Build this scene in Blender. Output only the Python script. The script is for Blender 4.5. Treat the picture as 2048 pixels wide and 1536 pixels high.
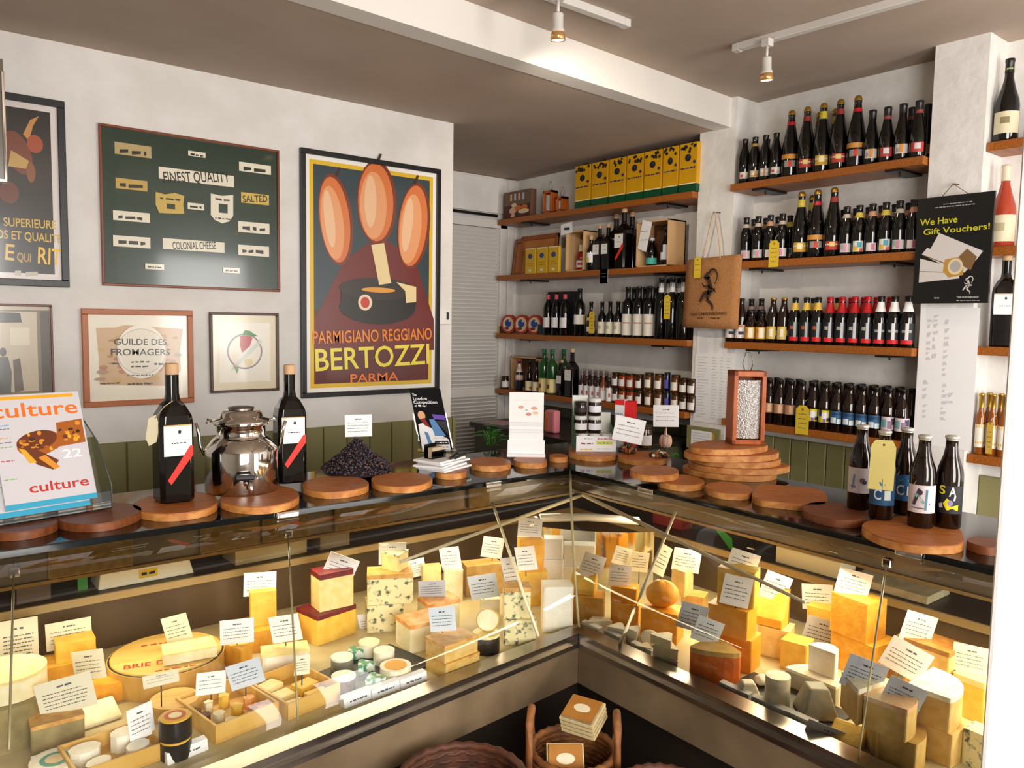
import bpy, math, random
import numpy as np
from mathutils import Vector, Matrix
random.seed(7)
for o in list(bpy.data.objects): bpy.data.objects.remove(o)
SC = bpy.context.scene; COL = SC.collection
PI = math.pi

# ------------------------------------------------------------------ camera
FPX, YAW, PITCH, ROLL, HCAM = 1555.84, math.radians(51.4615), math.radians(-4.605), math.radians(0.9459), 1.68
_f = np.array([math.cos(YAW)*math.cos(PITCH), math.sin(YAW)*math.cos(PITCH), math.sin(PITCH)])
_r = np.array([math.sin(YAW), -math.cos(YAW), 0.0]); _u = np.cross(_r, _f)
CR = math.cos(ROLL)*_r + math.sin(ROLL)*_u
CU = -math.sin(ROLL)*_r + math.cos(ROLL)*_u
CF = _f
EYE = np.array([0, 0, HCAM])
cam = bpy.data.cameras.new('camera'); camo = bpy.data.objects.new('camera', cam); COL.objects.link(camo)
cam.sensor_width = 36.0; cam.lens = 36.0*FPX/2048.0; cam.clip_start = 0.05; cam.clip_end = 60
camo.matrix_world = Matrix(((CR[0], CU[0], -CF[0], 0), (CR[1], CU[1], -CF[1], 0), (CR[2], CU[2], -CF[2], HCAM), (0, 0, 0, 1)))
SC.camera = camo

# ------------------------------------------------------------------ world, light, exposure
w = bpy.data.worlds.new('World'); SC.world = w; w.use_nodes = True
bg = w.node_tree.nodes['Background']; bg.inputs[0].default_value = (0.80, 0.88, 1.0, 1); bg.inputs[1].default_value = 1.2
SC.view_settings.view_transform = 'Standard'; SC.view_settings.look = 'None'
SC.view_settings.exposure = 0.0; SC.view_settings.gamma = 1.0; SC.view_settings.use_curve_mapping = False
SC.cycles.max_bounces = 7; SC.cycles.diffuse_bounces = 4; SC.cycles.glossy_bounces = 4
SC.cycles.transmission_bounces = 6; SC.cycles.transparent_max_bounces = 10
SC.cycles.sample_clamp_indirect = 6.0; SC.cycles.caustics_reflective = False; SC.cycles.caustics_refractive = False

def area_light(name, loc, aim, sx, sy, power, col=(1, 1, 1)):
    L = bpy.data.lights.new(name, 'AREA'); L.shape = 'RECTANGLE'; L.size = sx; L.size_y = sy; L.energy = power; L.color = col
    o = bpy.data.objects.new(name, L); COL.objects.link(o); o.location = loc
    d = Vector(aim) - Vector(loc); o.rotation_euler = d.to_track_quat('-Z', 'Y').to_euler()
    return o
def spot_light(name, loc, aim, power, col, size=1.2, blend=0.6, rad=0.03):
    L = bpy.data.lights.new(name, 'SPOT'); L.energy = power; L.color = col; L.spot_size = size; L.spot_blend = blend; L.shadow_soft_size = rad
    o = bpy.data.objects.new(name, L); COL.objects.link(o); o.location = loc
    d = Vector(aim) - Vector(loc); o.rotation_euler = d.to_track_quat('-Z', 'Y').to_euler()
    return o
# daylight through the shop window behind the camera and through the door on the right of it
area_light('daylight_window', (0.15, -1.62, 1.75), (3.4, 1.7, 1.35), 1.9, 1.5, 150, (1.0, 0.95, 0.89))
area_light('daylight_door', (2.6, -1.62, 1.35), (2.9, 2.5, 1.5), 0.9, 1.9, 70, (1.0, 0.96, 0.91))
# strip lamps under the counter top that light the cheese well
area_light('case_lamp_back', (0.85, 2.02, 1.068), (0.85, 1.80, 0.78), 1.9, 0.05, 8.5, (1.0, 0.83, 0.55))
area_light('case_lamp_side', (1.90, 0.95, 1.068), (1.72, 0.95, 0.78), 1.5, 0.05, 8.5, (1.0, 0.83, 0.55))

# ------------------------------------------------------------------ pixel <-> place helpers (authoring on real planes)
def ray(x, y): return ((x-1024)*CR - (y-768)*CU + FPX*CF)/FPX
def at(x, y, dep): return EYE + ray(x, y)*dep
def onz(x, y, z): d = ray(x, y); return EYE + d*(z-HCAM)/d[2]
def onx(x, y, X): d = ray(x, y); return EYE + d*X/d[0]
def ony(x, y, Y): d = ray(x, y); return EYE + d*Y/d[1]
def depth(p): return float((np.array(p)-EYE) @ CF)
def atz(px, z, dep):
    # the point seen in column px at the given depth and height
    rz = (z-HCAM)/dep
    py = 768 - (rz - (px-1024)*CR[2]/FPX - CF[2])*FPX/CU[2]
    return at(px, py, dep)
def face(p):
    # z rotation that turns a thing's front (-y) to the camera
    return math.atan2(-p[0], p[1])
RR = -PI/2      # rotation for things on the right-hand wall
# ------------------------------------------------------------------ materials
def lin(c):
    if isinstance(c, str):
        c = [int(c[i:i+2], 16)/255 for i in (0, 2, 4)]
    return tuple((v/12.92 if v <= 0.04045 else ((v+0.055)/1.055)**2.4) for v in c) + (1.0,)
MATS = {}
def M(name, col=None, rough=0.5, metal=0.0, col2=None, scale=20.0, stretch=(1, 1, 1), detail=4, lo=0.35, hi=0.65, bump=0.0, bscale=None,
      coat=0.0, emit=0.0, spec=0.5, kind='noise', sss=0.0):
    if name in MATS: return MATS[name]
    m = bpy.data.materials.new(name); m.use_nodes = True
    nt = m.node_tree; b = nt.nodes['Principled BSDF']
    b.inputs['Base Color'].default_value = lin(col); b.inputs['Roughness'].default_value = rough; b.inputs['Metallic'].default_value = metal
    b.inputs['Specular IOR Level'].default_value = spec
    if coat: b.inputs['Coat Weight'].default_value = coat; b.inputs['Coat Roughness'].default_value = 0.08
    if emit: b.inputs['Emission Color'].default_value = lin(col); b.inputs['Emission Strength'].default_value = emit
    if sss: b.inputs['Subsurface Weight'].default_value = sss; b.inputs['Subsurface Radius'].default_value = (0.02, 0.012, 0.006); b.inputs['Subsurface Scale'].default_value = 0.5
    if col2 or bump:
        tc = nt.nodes.new('ShaderNodeTexCoord'); mp = nt.nodes.new('ShaderNodeMapping'); mp.inputs['Scale'].default_value = stretch
        nt.links.new(tc.outputs['Object'], mp.inputs['Vector'])
        def tex(sc):
            if kind == 'voronoi':
                t = nt.nodes.new('ShaderNodeTexVoronoi'); t.inputs['Scale'].default_value = sc; out = t.outputs['Distance']
            elif kind == 'wave':
                t = nt.nodes.new('ShaderNodeTexWave'); t.inputs['Scale'].default_value = sc; t.inputs['Distortion'].default_value = 6; t.inputs['Detail'].default_value = 3; out = t.outputs['Fac']
            else:
                t = nt.nodes.new('ShaderNodeTexNoise'); t.inputs['Scale'].default_value = sc; t.inputs['Detail'].default_value = detail; out = t.outputs['Fac']
            nt.links.new(mp.outputs['Vector'], t.inputs['Vector']); return out
        out = tex(scale)
        if col2:
            rp = nt.nodes.new('ShaderNodeValToRGB'); rp.color_ramp.elements[0].position = lo; rp.color_ramp.elements[1].position = hi
            rp.color_ramp.elements[0].color = lin(col); rp.color_ramp.elements[1].color = lin(col2)
            nt.links.new(out, rp.inputs['Fac']); nt.links.new(rp.outputs['Color'], b.inputs['Base Color'])
        if bump:
            bp = nt.nodes.new('ShaderNodeBump'); bp.inputs['Strength'].default_value = bump; bp.inputs['Distance'].default_value = 0.01
            nt.links.new(tex(bscale or scale), bp.inputs['Height']); nt.links.new(bp.outputs['Normal'], b.inputs['Normal'])
    MATS[name] = m; return m
def flat(h, rough=0.6):     # plain printed / painted colour
    return M('colour_'+h+('' if rough == 0.6 else str(rough)), h, rough)
def glass_mat(name, tint='ffffff', refl=1.0, f0=1.45):
    if name in MATS: return MATS[name]
    m = bpy.data.materials.new(name); m.use_nodes = True; nt = m.node_tree; nt.nodes.clear()
    out = nt.nodes.new('ShaderNodeOutputMaterial'); mix = nt.nodes.new('ShaderNodeMixShader'); tr = nt.nodes.new('ShaderNodeBsdfTransparent')
    gl = nt.nodes.new('ShaderNodeBsdfGlossy'); gl.inputs['Roughness'].default_value = 0.02
    fr = nt.nodes.new('ShaderNodeFresnel'); fr.inputs['IOR'].default_value = f0
    tr.inputs[0].default_value = lin(tint); gl.inputs[0].default_value = (refl, refl, refl, 1)
    nt.links.new(fr.outputs[0], mix.inputs[0]); nt.links.new(tr.outputs[0], mix.inputs[1]); nt.links.new(gl.outputs[0], mix.inputs[2]); nt.links.new(mix.outputs[0], out.inputs[0])
    MATS[name] = m; return m

# ------------------------------------------------------------------ mesh builder
_TXT = {}
def text_geo(s):
    if s not in _TXT:
        c = bpy.data.curves.new('t', 'FONT'); c.body = s; c.size = 1.0; c.align_x = 'LEFT'; c.resolution_u = 3; c.offset = 0.012
        o = bpy.data.objects.new('t', c); COL.objects.link(o); bpy.context.view_layer.update()
        me = bpy.data.meshes.new_from_object(o.evaluated_get(bpy.context.evaluated_depsgraph_get()))
        v = [tuple(p.co[:2]) for p in me.vertices]; f = [tuple(p.vertices) for p in me.polygons]
        bpy.data.objects.remove(o); bpy.data.curves.remove(c); bpy.data.meshes.remove(me)
        xs = [p[0] for p in v] or [0, 1]; ys = [p[1] for p in v] or [0, 1]
        _TXT[s] = (v, f, min(xs), max(xs), min(ys), max(ys))
    return _TXT[s]
class MB:
    def __init__(s): s.v = []; s.f = []; s.m = []; s.sm = []
    def add(s, vs, fs, mat=0, smooth=False):
        n = len(s.v); s.v += [tuple(map(float, p)) for p in vs]
        for f in fs: s.f.append(tuple(i+n for i in f)); s.m.append(mat); s.sm.append(smooth)
        return s
    def box(s, x0, x1, y0, y1, z0, z1, mat=0, rz=0, c=None):
        vs = [(x, y, z) for z in (z0, z1) for y in (y0, y1) for x in (x0, x1)]
        if rz:
            cx, cy = c or ((x0+x1)/2, (y0+y1)/2); ca, sa = math.cos(rz), math.sin(rz)
            vs = [(cx+(x-cx)*ca-(y-cy)*sa, cy+(x-cx)*sa+(y-cy)*ca, z) for x, y, z in vs]
        return s.add(vs, [(0, 2, 3, 1), (4, 5, 7, 6), (0, 1, 5, 4), (2, 6, 7, 3), (0, 4, 6, 2), (1, 3, 7, 5)], mat)
    def prism(s, poly, z0, z1, mat=0, side=None, smooth=False):      # outline in xy (ccw)
        n = len(poly)
        s.add([(x, y, z0) for x, y in poly] + [(x, y, z1) for x, y in poly], [tuple(range(n-1, -1, -1)), tuple(range(n, 2*n))], mat)
        s.add([(x, y, z0) for x, y in poly] + [(x, y, z1) for x, y in poly], [(i, (i+1) % n, n+(i+1) % n, n+i) for i in range(n)], mat if side is None else side, smooth)
        return s
    def sheet(s, poly, y, mat=0, t=0.0):       # outline in xz, facing -y
        n = len(poly)
        if not t: return s.add([(x, y, z) for x, z in poly], [tuple(range(n))], mat)
        s.add([(x, y, z) for x, z in poly] + [(x, y+t, z) for x, z in poly],
              [tuple(range(n)), tuple(range(2*n-1, n-1, -1))] + [(i, n+i, n+(i+1) % n, (i+1) % n) for i in range(n)], mat); return s
    def rect(s, x0, x1, z0, z1, y, mat=0): return s.sheet([(x0, z0), (x1, z0), (x1, z1), (x0, z1)], y, mat)
    def disc(s, cx, cz, rx, rz, y, mat=0, n=24, rot=0):
        return s.sheet([(cx+rx*math.cos(a)*math.cos(rot)-rz*math.sin(a)*math.sin(rot), cz+rx*math.cos(a)*math.sin(rot)+rz*math.sin(a)*math.cos(rot)) for a in [2*PI*i/n for i in range(n)]], y, mat)
    def ring(s, cx, cz, r0, r1, y, mat=0, n=28):
        vs = []; 
        for i in range(n):
            a = 2*PI*i/n; vs += [(cx+r0*math.cos(a), y, cz+r0*math.sin(a)), (cx+r1*math.cos(a), y, cz+r1*math.sin(a))]
        return s.add(vs, [(2*i, (2*i+2) % (2*n), (2*i+3) % (2*n), 2*i+1) for i in range(n)], mat)
    def lathe(s, prof, n=20, cx=0, cy=0, cz=0, mat=0, a0=0, a1=2*PI, sx=1, sy=1, smooth=True):
        full = abs(a1-a0-2*PI) < 1e-6; k = n if full else n+1
        vs = []
        for r, z in prof:
            for i in range(k):
                a = a0+(a1-a0)*i/n; vs.append((cx+r*math.cos(a)*sx, cy+r*math.sin(a)*sy, cz+z))
        fs = []
        for j in range(len(prof)-1):
            for i in range(n):
                i2 = (i+1) % k; fs.append((j*k+i, j*k+i2, (j+1)*k+i2, (j+1)*k+i))
        return s.add(vs, fs, mat, smooth)
    def tube(s, path, r, n=6, mat=0, closed=False):
        P = [Vector(p) for p in path]; vs = []; L = len(P)
        for i, p in enumerate(P):
            t = (P[(i+1) % L]-P[i-1]) if closed else (P[min(i+1, L-1)]-P[max(i-1, 0)])
            t.normalize(); up = Vector((0, 0, 1)) if abs(t.z) < 0.9 else Vector((1, 0, 0))
            a = t.cross(up).normalized(); b = a.cross(t)
            rr = r[i] if isinstance(r, (list, tuple)) else r
            for k in range(n):
                q = p + a*rr*math.cos(2*PI*k/n) + b*rr*math.sin(2*PI*k/n); vs.append(tuple(q))
        fs = []
        for i in range(L if closed else L-1):
            for k in range(n): fs.append((i*n+k, i*n+(k+1) % n, ((i+1) % L)*n+(k+1) % n, ((i+1) % L)*n+k))
        if not closed: fs += [tuple(range(n-1, -1, -1)), tuple((L-1)*n+k for k in range(n))]
        return s.add(vs, fs, mat, True)
    def blob(s, c, rad, n=10, m=7, noise=0.0, mat=0, rnd=random, smooth=True):
        rx, ry, rz = rad if isinstance(rad, (list, tuple)) else (rad, rad, rad); vs = []; 
        for j in range(m+1):
            th = PI*j/m
            for i in range(n):
                k = 1+(rnd.random()-.5)*noise if 0 < j < m else 1
                a = 2*PI*i/n; vs.append((c[0]+rx*math.sin(th)*math.cos(a)*k, c[1]+ry*math.sin(th)*math.sin(a)*k, c[2]+rz*math.cos(th)*k))
        return s.add(vs, [(j*n+i, (j+1)*n+i, (j+1)*n+(i+1) % n, j*n+(i+1) % n) for j in range(m) for i in range(n)], mat, smooth)
    def text(s, st, cx, cz, h, y, width=None, mat=0, align='C', rot=0.0):
        v, f, x0, x1, y0, y1 = text_geo(st); k = h/max(1e-6, 0.70); kx = k
        if width: kx = width/max(1e-6, x1-x0)
        ox = {'C': -(x0+x1)/2, 'L': -x0, 'R': -x1}[align]; ca, sa = math.cos(rot), math.sin(rot); out = []
        for a, b in v:
            X = (a+ox)*kx; Z = (b-0.35)*k; out.append((cx+X*ca-Z*sa, y, cz+X*sa+Z*ca))
        return s.add(out, f, mat)
    def scrawl(s, x0, x1, z, y, h, mat=0, rnd=random):      # a line of illegible handwriting
        x = x0
        while x < x1:
            l = rnd.uniform(0.5, 2.2)*h; e = min(x+l, x1); dz = rnd.uniform(-.12, .12)*h
            s.sheet([(x, z-h*.28+dz), (e, z-h*.28-dz), (e, z+h*rnd.uniform(.1, .35)), (x, z+h*rnd.uniform(.1, .35))], y, mat); x = e+h*rnd.uniform(.25, .6)
        return s
    def move(s, fn, start=0): s.v[start:] = [tuple(fn(*p)) for p in s.v[start:]]; return s
    def tilt(s, ang, start=0, oy=0, oz=0):     # lean back about the x axis
        ca, sa = math.cos(ang), math.sin(ang)
        return s.move(lambda x, y, z: (x, oy+(y-oy)*ca+(z-oz)*sa, oz-(y-oy)*sa+(z-oz)*ca), start)
    def mesh(s, name, mats):
        me = bpy.data.meshes.new(name); me.from_pydata(s.v, [], s.f)
        for m in (mats if isinstance(mats, (list, tuple)) else [mats]): me.materials.append(m)
        me.polygons.foreach_set('material_index', s.m); me.polygons.foreach_set('use_smooth', s.sm); me.update(); return me
    def build(s, name, mats, parent=None, loc=(0, 0, 0), rz=0.0, bevel=0.0, seg=2, subsurf=0):
        o = bpy.data.objects.new(name, s.mesh(name, mats)); COL.objects.link(o); o.location = loc; o.rotation_euler = (0, 0, rz)
        if parent is not None: o.parent = parent
        if bevel:
            b = o.modifiers.new('b', 'BEVEL'); b.width = bevel; b.segments = seg; b.limit_method = 'ANGLE'; b.angle_limit = math.radians(40); b.harden_normals = False
        if subsurf:
            q = o.modifiers.new('s', 'SUBSURF'); q.levels = subsurf; q.render_levels = subsurf
        return o
def tag(o, label, cat, group=None, kind=None):
    o['label'] = label; o['category'] = cat
    if group: o['group'] = group
    if kind: o['kind'] = kind
    return o
def thing(name, label, cat, loc=(0, 0, 0), rz=0.0, group=None):
    o = bpy.data.objects.new(name, None); COL.objects.link(o); o.location = tuple(map(float, loc)); o.rotation_euler = (0, 0, rz); o.empty_display_size = 0.05
    return tag(o, label, cat, group)
def struct(o): o['kind'] = 'structure'; return o
def plab(o, label): o['label'] = label; return o
ORD = ['first', 'second', 'third', 'fourth', 'fifth', 'sixth', 'seventh', 'eighth', 'ninth', 'tenth', 'eleventh', 'twelfth', 'thirteenth', 'fourteenth', 'fifteenth', 'sixteenth', 'seventeenth', 'eighteenth', 'nineteenth', 'twentieth', 'twenty-first', 'twenty-second', 'twenty-third', 'twenty-fourth', 'twenty-fifth', 'twenty-sixth', 'twenty-seventh', 'twenty-eighth']
# ================================================================== materials used all over
plaster = M('white_plaster', 'e6e3df', 0.85, col2='dcd8d3', scale=6, bump=0.25, bscale=45)
brickw = M('white_painted_brick', 'e9e7e3', 0.8, col2='dedbd6', scale=9, bump=0.35, bscale=22)
ceilm = M('ceiling_paint', 'b8a697', 0.9, col2='b09e8e', scale=3)
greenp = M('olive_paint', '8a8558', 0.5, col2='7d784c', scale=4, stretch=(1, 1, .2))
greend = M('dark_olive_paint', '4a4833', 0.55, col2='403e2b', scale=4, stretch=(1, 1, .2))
shelfw = M('orange_stained_shelf_wood', 'a9621f', 0.42, col2='8a4a14', scale=16, stretch=(8, .7, 8), bump=0.1)
boardw = M('olive_wood_board', 'bf7434', 0.45, col2='96521f', scale=7, stretch=(3, 16, 3), detail=6, lo=.3, hi=.7, bump=0.1)
boardd = M('dark_wood_board', '8a4d26', 0.45, col2='663418', scale=7, stretch=(3, 16, 3), detail=6, lo=.3, hi=.7, bump=0.1)
rimw = M('pale_bark_edge', 'd99a55', 0.55, col2='b06a2c', scale=30)
steel = M('brushed_steel', 'a9a29a', 0.28, 1.0, col2='8f8880', scale=30, stretch=(.2, .2, 12))
steeld = M('dull_steel', '8d857b', 0.38, 1.0, col2='6e665d', scale=5)
chrome = M('polished_steel', 'd6d2cc', 0.08, 1.0)
blackg = M('black_glass_edge', '0b0d0c', 0.08)
black = M('black_plastic', '121212', 0.4)
darkb = M('dark_brown_laminate', '3b2c1e', 0.45, col2='2b2017', scale=5)
deckm = M('cream_deck', 'c9b98d', 0.5, col2='b7a678', scale=12)
tanl = M('tan_ledge_edge', 'b89a63', 0.5)
reflm = M('board_reflection_tan', 'b59a67', 0.75, col2='a0844f', scale=60)
paper = M('white_paper', 'efeeee', 0.7)
ink = M('grey_ink', '5a5a60', 0.8)
inkd = M('dark_ink', '222228', 0.8)
wood = M('light_wood', 'c58a4a', 0.5, col2='a86d30', scale=14, stretch=(1, 1, 6))
case_glass = glass_mat('case_glass', 'fbfdfb', 1.0, 1.42)
acrylic = glass_mat('clear_acrylic', 'e8ecec', 1.0, 1.5)

# ================================================================== the room
ZC, ZL, YW, XP, XB, YB = 2.85, 2.70, 3.45, 3.44, 3.62, 4.52
yf = lambda x: 2.337+.0574*x
def wallbox(name, x0, x1, y0, y1, z0, z1, m=plaster): return struct(MB().box(x0, x1, y0, y1, z0, z1).build(name, m))
wallbox('floor', -2.1, 3.8, -1.9, 4.7, -0.05, 0, M('floor_tile', '6b5a48', 0.5, col2='5a4a3a', scale=4))
struct(MB().prism([(-2.1, -1.9), (3.8, -1.9), (3.8, yf(3.8)), (-2.1, yf(-2.1))], ZC, ZC+.05).build('ceiling', ceilm))
struct(MB().prism([(-2.1, yf(-2.1)+.106), (3.8, yf(3.8)+.106), (3.8, 4.7), (-2.1, 4.7)], ZL+.003, ZL+.05).build('ceiling_lower', ceilm))
struct(MB().prism([(-2.1, yf(-2.1)), (3.62, yf(3.62)), (3.62, yf(3.62)+.10), (-2.1, yf(-2.1)+.10)], ZL, ZC+.02).build('beam', M('beam_paint', 'e4dfd8', 0.8), bevel=.006))
wallbox('wall_left', -2.1, 2.33, YW, YW+.13, 0, ZL+.02)
wallbox('wall_back', 1.9, XB+.1, YB, YB+.12, 0, ZL+.02)
wallbox('wall_recess', 1.8, 1.9, YW+.13, YB+.12, 0, ZL+.02)
wallbox('wall_right', XB, XB+.12, -1.9, YB, 0, ZC+.02, brickw)
wallbox('pier_1', XP, XB, 2.50, 2.73, 0, ZC, brickw).name = 'wall_pier'
wallbox('pier_2', XP, XB, 1.32, 1.528, 0, ZC, brickw).name = 'wall_pier_far_right'
wallbox('wall_side', -2.2, -2.1, -1.9, YW+.13, 0, ZC)
# shop front behind the camera
m = MB()
m.box(-2.1, -.85, -1.9, -1.8, 0, ZC).box(-.85, 1.15, -1.9, -1.8, 0, .95).box(-.85, 1.15, -1.9, -1.8, 2.55, ZC).box(1.15, 2.1, -1.9, -1.8, 0, ZC).box(2.1, 3.1, -1.9, -1.8, 2.4, ZC).box(3.1, 3.62, -1.9, -1.8, 0, ZC)
struct(m.build('wall_front', plaster))
m = MB()
for a, b, c, d in ((-.85, 1.15, .95, 1.0), (-.85, 1.15, 2.5, 2.55), (-.85, -.8, .95, 2.55), (1.1, 1.15, .95, 2.55), (.13, .17, 1.0, 2.5)): m.box(a, b, -1.88, -1.8, c, d)
struct(m.build('window_1', M('frame_paint', '2f3a30', .5)))
m = MB().box(2.1, 2.2, -1.88, -1.8, 0, 2.4).box(3.0, 3.1, -1.88, -1.8, 0, 2.4).box(2.2, 3.0, -1.88, -1.8, 2.3, 2.4).box(2.2, 3.0, -1.88, -1.8, 0, .25)
struct(m.build('door_1', MATS['frame_paint']))
# wainscot boards
def wains(name, x0, x1, y0, z1, mat=greenp, wd=.122, rz=0, loc=(0, 0, 0)):
    m = MB(); n = max(1, int(round((x1-x0)/wd))); d = (x1-x0)/n
    for i in range(n): m.box(x0+i*d+.002, x0+(i+1)*d-.002, y0, y0+.016, 0, z1)
    m.box(x0, x1, y0+.012, y0+.02, 0, z1)
    return struct(m.build(name, mat, None, loc, rz, bevel=.004, seg=1))
wains('trim_1', -2.1, 2.33, YW-.02, 1.163)
struct(MB().box(2.33, 2.35, YW-.02, YW+.13, 0, 1.163).build('trim_2', greenp))
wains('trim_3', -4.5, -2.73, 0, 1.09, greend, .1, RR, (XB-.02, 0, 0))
wains('trim_4', -2.50, -1.528, 0, 1.10, greenp, .1, RR, (XB-.02, 0, 0))
wains('trim_5', -2.73, -2.50, 0, 1.07, greenp, .115, RR, (XP-.02, 0, 0))
wains('trim_6', -1.528, -1.32, 0, 1.06, greenp, .104, RR, (XP-.02, 0, 0))
wains('trim_7', -1.32, 1.8, 0, 1.06, greenp, .1, RR, (XB-.02, 0, 0))
# louvred cupboard door in the far recess, with a dark rail over it
t = thing('louvred_door', 'white louvred cupboard door in the recess behind the poster wall', 'door', (0, YB-.001, 0))
m = MB(); x0, x1 = 2.75, 3.50
for i in range(84):
    z = .10+i*.027
    if z > 2.36: break
    m.add([(x0+.06, -.012, z), (x1-.06, -.012, z), (x1-.06, -.034, z+.022), (x0+.06, -.034, z+.022)], [(0, 1, 2, 3)])
m.build('louvre_slats', M('door_white', 'd9d5d0', .55), t)
MB().box(x0, x0+.06, -.04, -.005, .05, 2.40).box(x1-.06, x1, -.04, -.005, .05, 2.40).box(x0, x1, -.04, -.005, 2.34, 2.40).box(x0, x1, -.04, -.005, 1.14, 1.20).box(x0+.02, x1-.02, -.012, -.004, .05, 2.4).build('door_frame', MATS['door_white'], t, bevel=.003)
MB().tube([(2.35, -.05, 2.432), (3.40, -.05, 2.425)], .011).build('dark_rail', black, t)
t = thing('cupboard_panel', 'plain white panel above the louvred door', 'panel', (0, YB-.001, 0))
MB().box(2.72, 3.52, -.02, 0, 2.45, 2.69).build('panel', plaster, t, bevel=.002)
MB().box(3.504, 3.56, -.045, 0, 0, 2.69).build('edge_post', plaster, t, bevel=.004)
# near white post at the right edge of the picture
p = at(2004, 900, 1.12); a = math.atan2(CR[1], CR[0])
struct(MB().box(0, .32, 0, .10, 0, ZC).build('post', M('post_paint', 'e9eae9', .6, col2='c9c8c6', scale=7, stretch=(3, 3, .5), lo=.45, hi=.8), None, (p[0], p[1], 0), face(p)-.03, bevel=.006))
bpy.data.objects['post'].name = 'wall_post_near'

# ================================================================== track lights
white_m = M('white_enamel', 'dcd8d2', .35); warm = M('lit_bulb', 'ffd9a0', .3, emit=14.0)
gold_r = M('bulb_reflector', 'd9a96a', .2, .6)
def track(name, a, b, label):
    d = (Vector(b)-Vector(a)); L = d.length; rz = math.atan2(d.y, d.x)
    t = thing(name, label, 'track light rail', (a[0], a[1], ZC-.03), rz)
    MB().box(0, L, -.017, .017, 0, .03).build('rail', white_m, t, bevel=.003)
    MB().box(-.03, 0, -.018, .018, -.002, .029).build('end_cap', white_m, t, bevel=.003)
    return t
A1 = onz(1481, 86, ZC); A2 = onz(1790, -3, ZC); A2 = A1+(A2-A1)*1.5
track('ceiling_track', A1, A2, 'white track light rail on the ceiling, ending above the beer shelves')
B1 = onz(1245, 36, ZC); B2 = onz(1150, 1, ZC); B2 = B1+(B2-B1)*6
track('ceiling_track', B1, B2, 'white track light rail cut by the top edge of the picture, near the beam')
def spot(px, py, label, aim, power, ztop=ZC-.03, lean=.25):
    p = onz(px, py, ztop)
    t = thing('spotlight', label, 'spotlight', p, 0)
    MB().box(-.018, .018, -.018, .018, -.03, 0).build('adapter', white_m, t, bevel=.003)
    MB().tube([(0, 0, -.03), (0, 0, -.075)], .006).build('stem', white_m, t)
    d = (Vector(aim)-Vector(p)).normalized(); d = Vector((d.x*lean, d.y*lean, -1)).normalized()
    q = d.to_track_quat('Z', 'Y').to_matrix()
    def place(m): return m.move(lambda x, y, z: tuple(q @ Vector((x, y, z)) + Vector((0, 0, -.075))))
    place(MB().lathe([(0, -.005), (.017, -.004), (.019, 0), (.019, .045), (.023, .05), (.023, .058)], 16)).build('lamp_body', white_m, t)
    place(MB().lathe([(.019, .055), (.024, .062), (.027, .085), (.0245, .086), (.018, .070)], 18)).build('bulb', gold_r, t)
    place(MB().lathe([(.0235, .083), (.001, .0835)], 16)).build('lit_face', warm, t)
    e = Vector(p)+Vector((0, 0, -.075))+d*.12
    spot_light('lamp', e, aim, power, (1, .88, .72), 1.7, .9)
spot(1535, 78, 'white spotlight with lit bulb on the rail above the beer shelves', (3.3, 2.0, 1.6), 8)
spot(1117, -16, 'white spotlight with lit bulb hanging in front of the beam', (3.5, 3.5, 1.7), 34, lean=.12)
spot(1090, -150, 'white spotlight above the picture edge on the same rail', (1.4, 3.4, 1.8), 8) if False else None

# ================================================================== wall shelves
SH = []      # shelf tops
XS = 3.40
def shelf(z, y0, y1, label, xs=XS, brk=2, dep=None, thick=.036):
    t = thing('wall_shelf', label, 'shelf', (xs, y1, z), RR)       # local x runs to the viewer's right
    w_ = y1-y0; dep = dep or (XB-xs)
    MB().box(0, w_, 0, dep, -thick, 0).build('board', shelfw, t, bevel=.003)
    for k in range(brk):
        x = w_*(.16+.70*k/max(1, brk-1)) if brk > 1 else w_*.5
        MB().box(x-.035, x+.035, .02, dep, -thick-.010, -thick).tube([(x, .08, -thick-.01), (x, .085, -thick-.022)], .004).build('bracket', black, t)
    return t
LEV = ['top', 'second', 'third', 'lowest']
ZA = [2.396, 2.004, 1.594, 1.196]     # left bay shelf tops
ZB = [2.400, 2.004, 1.594, 1.190]     # right bay shelf tops
for i in range(4):
    shelf(ZA[i], 2.735 if i else 2.735, 4.46, f'orange wooden {LEV[i]} shelf of the left bay, behind the jute bag')
for i in range(4):
    shelf(ZB[i], 1.535, 2.495, f'orange wooden {LEV[i]} shelf of the right bay of beer bottles')
ZS = [2.425, 2.010, 1.610, 1.165]
for i in range(4):
    shelf(ZS[i], 0.90, 1.316, f'short wooden {LEV[i]} shelf between the far right pier and white post', xs=3.46, brk=1)

# ================================================================== the L-shaped cheese counter
ZD, ZR, ZT = .78, .80, 1.180
Lr = lambda x: 1.552-.0915*(1.488-x)      # front rim line of the left arm
XR_ = 1.494; YE = .30; X0 = -.35
CT = thing('display_counter', 'L-shaped refrigerated cheese counter with steel rim and slanted glass', 'counter', (0, 0, 0))
def strip(x0, w0, w1, z0, z1):      # along the left arm, offset w0..w1 behind the rim line, mitred into the side arm
    return None
def lpoly(o0, o1, xe=X0, ye=YE):      # L-shaped band between two offsets behind the rim (outline, ccw)
    c0 = (XR_+o0, Lr(XR_)+o0); c1 = (XR_+o1, Lr(XR_)+o1)
    return [(xe, Lr(xe)+o0), c0, (XR_+o0, ye), (XR_+o1, ye), c1, (xe, Lr(xe)+o1)]
def band(o0, o1, z0, z1, name, mat, bev=.002):
    p = lpoly(o0, o1); m = MB()
    m.prism([p[0], p[1], p[4], p[5]], z0, z1); m.prism([p[1], p[2], p[3], p[4]], z0, z1)
    return m.build(name, mat, CT, bevel=bev)
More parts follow.
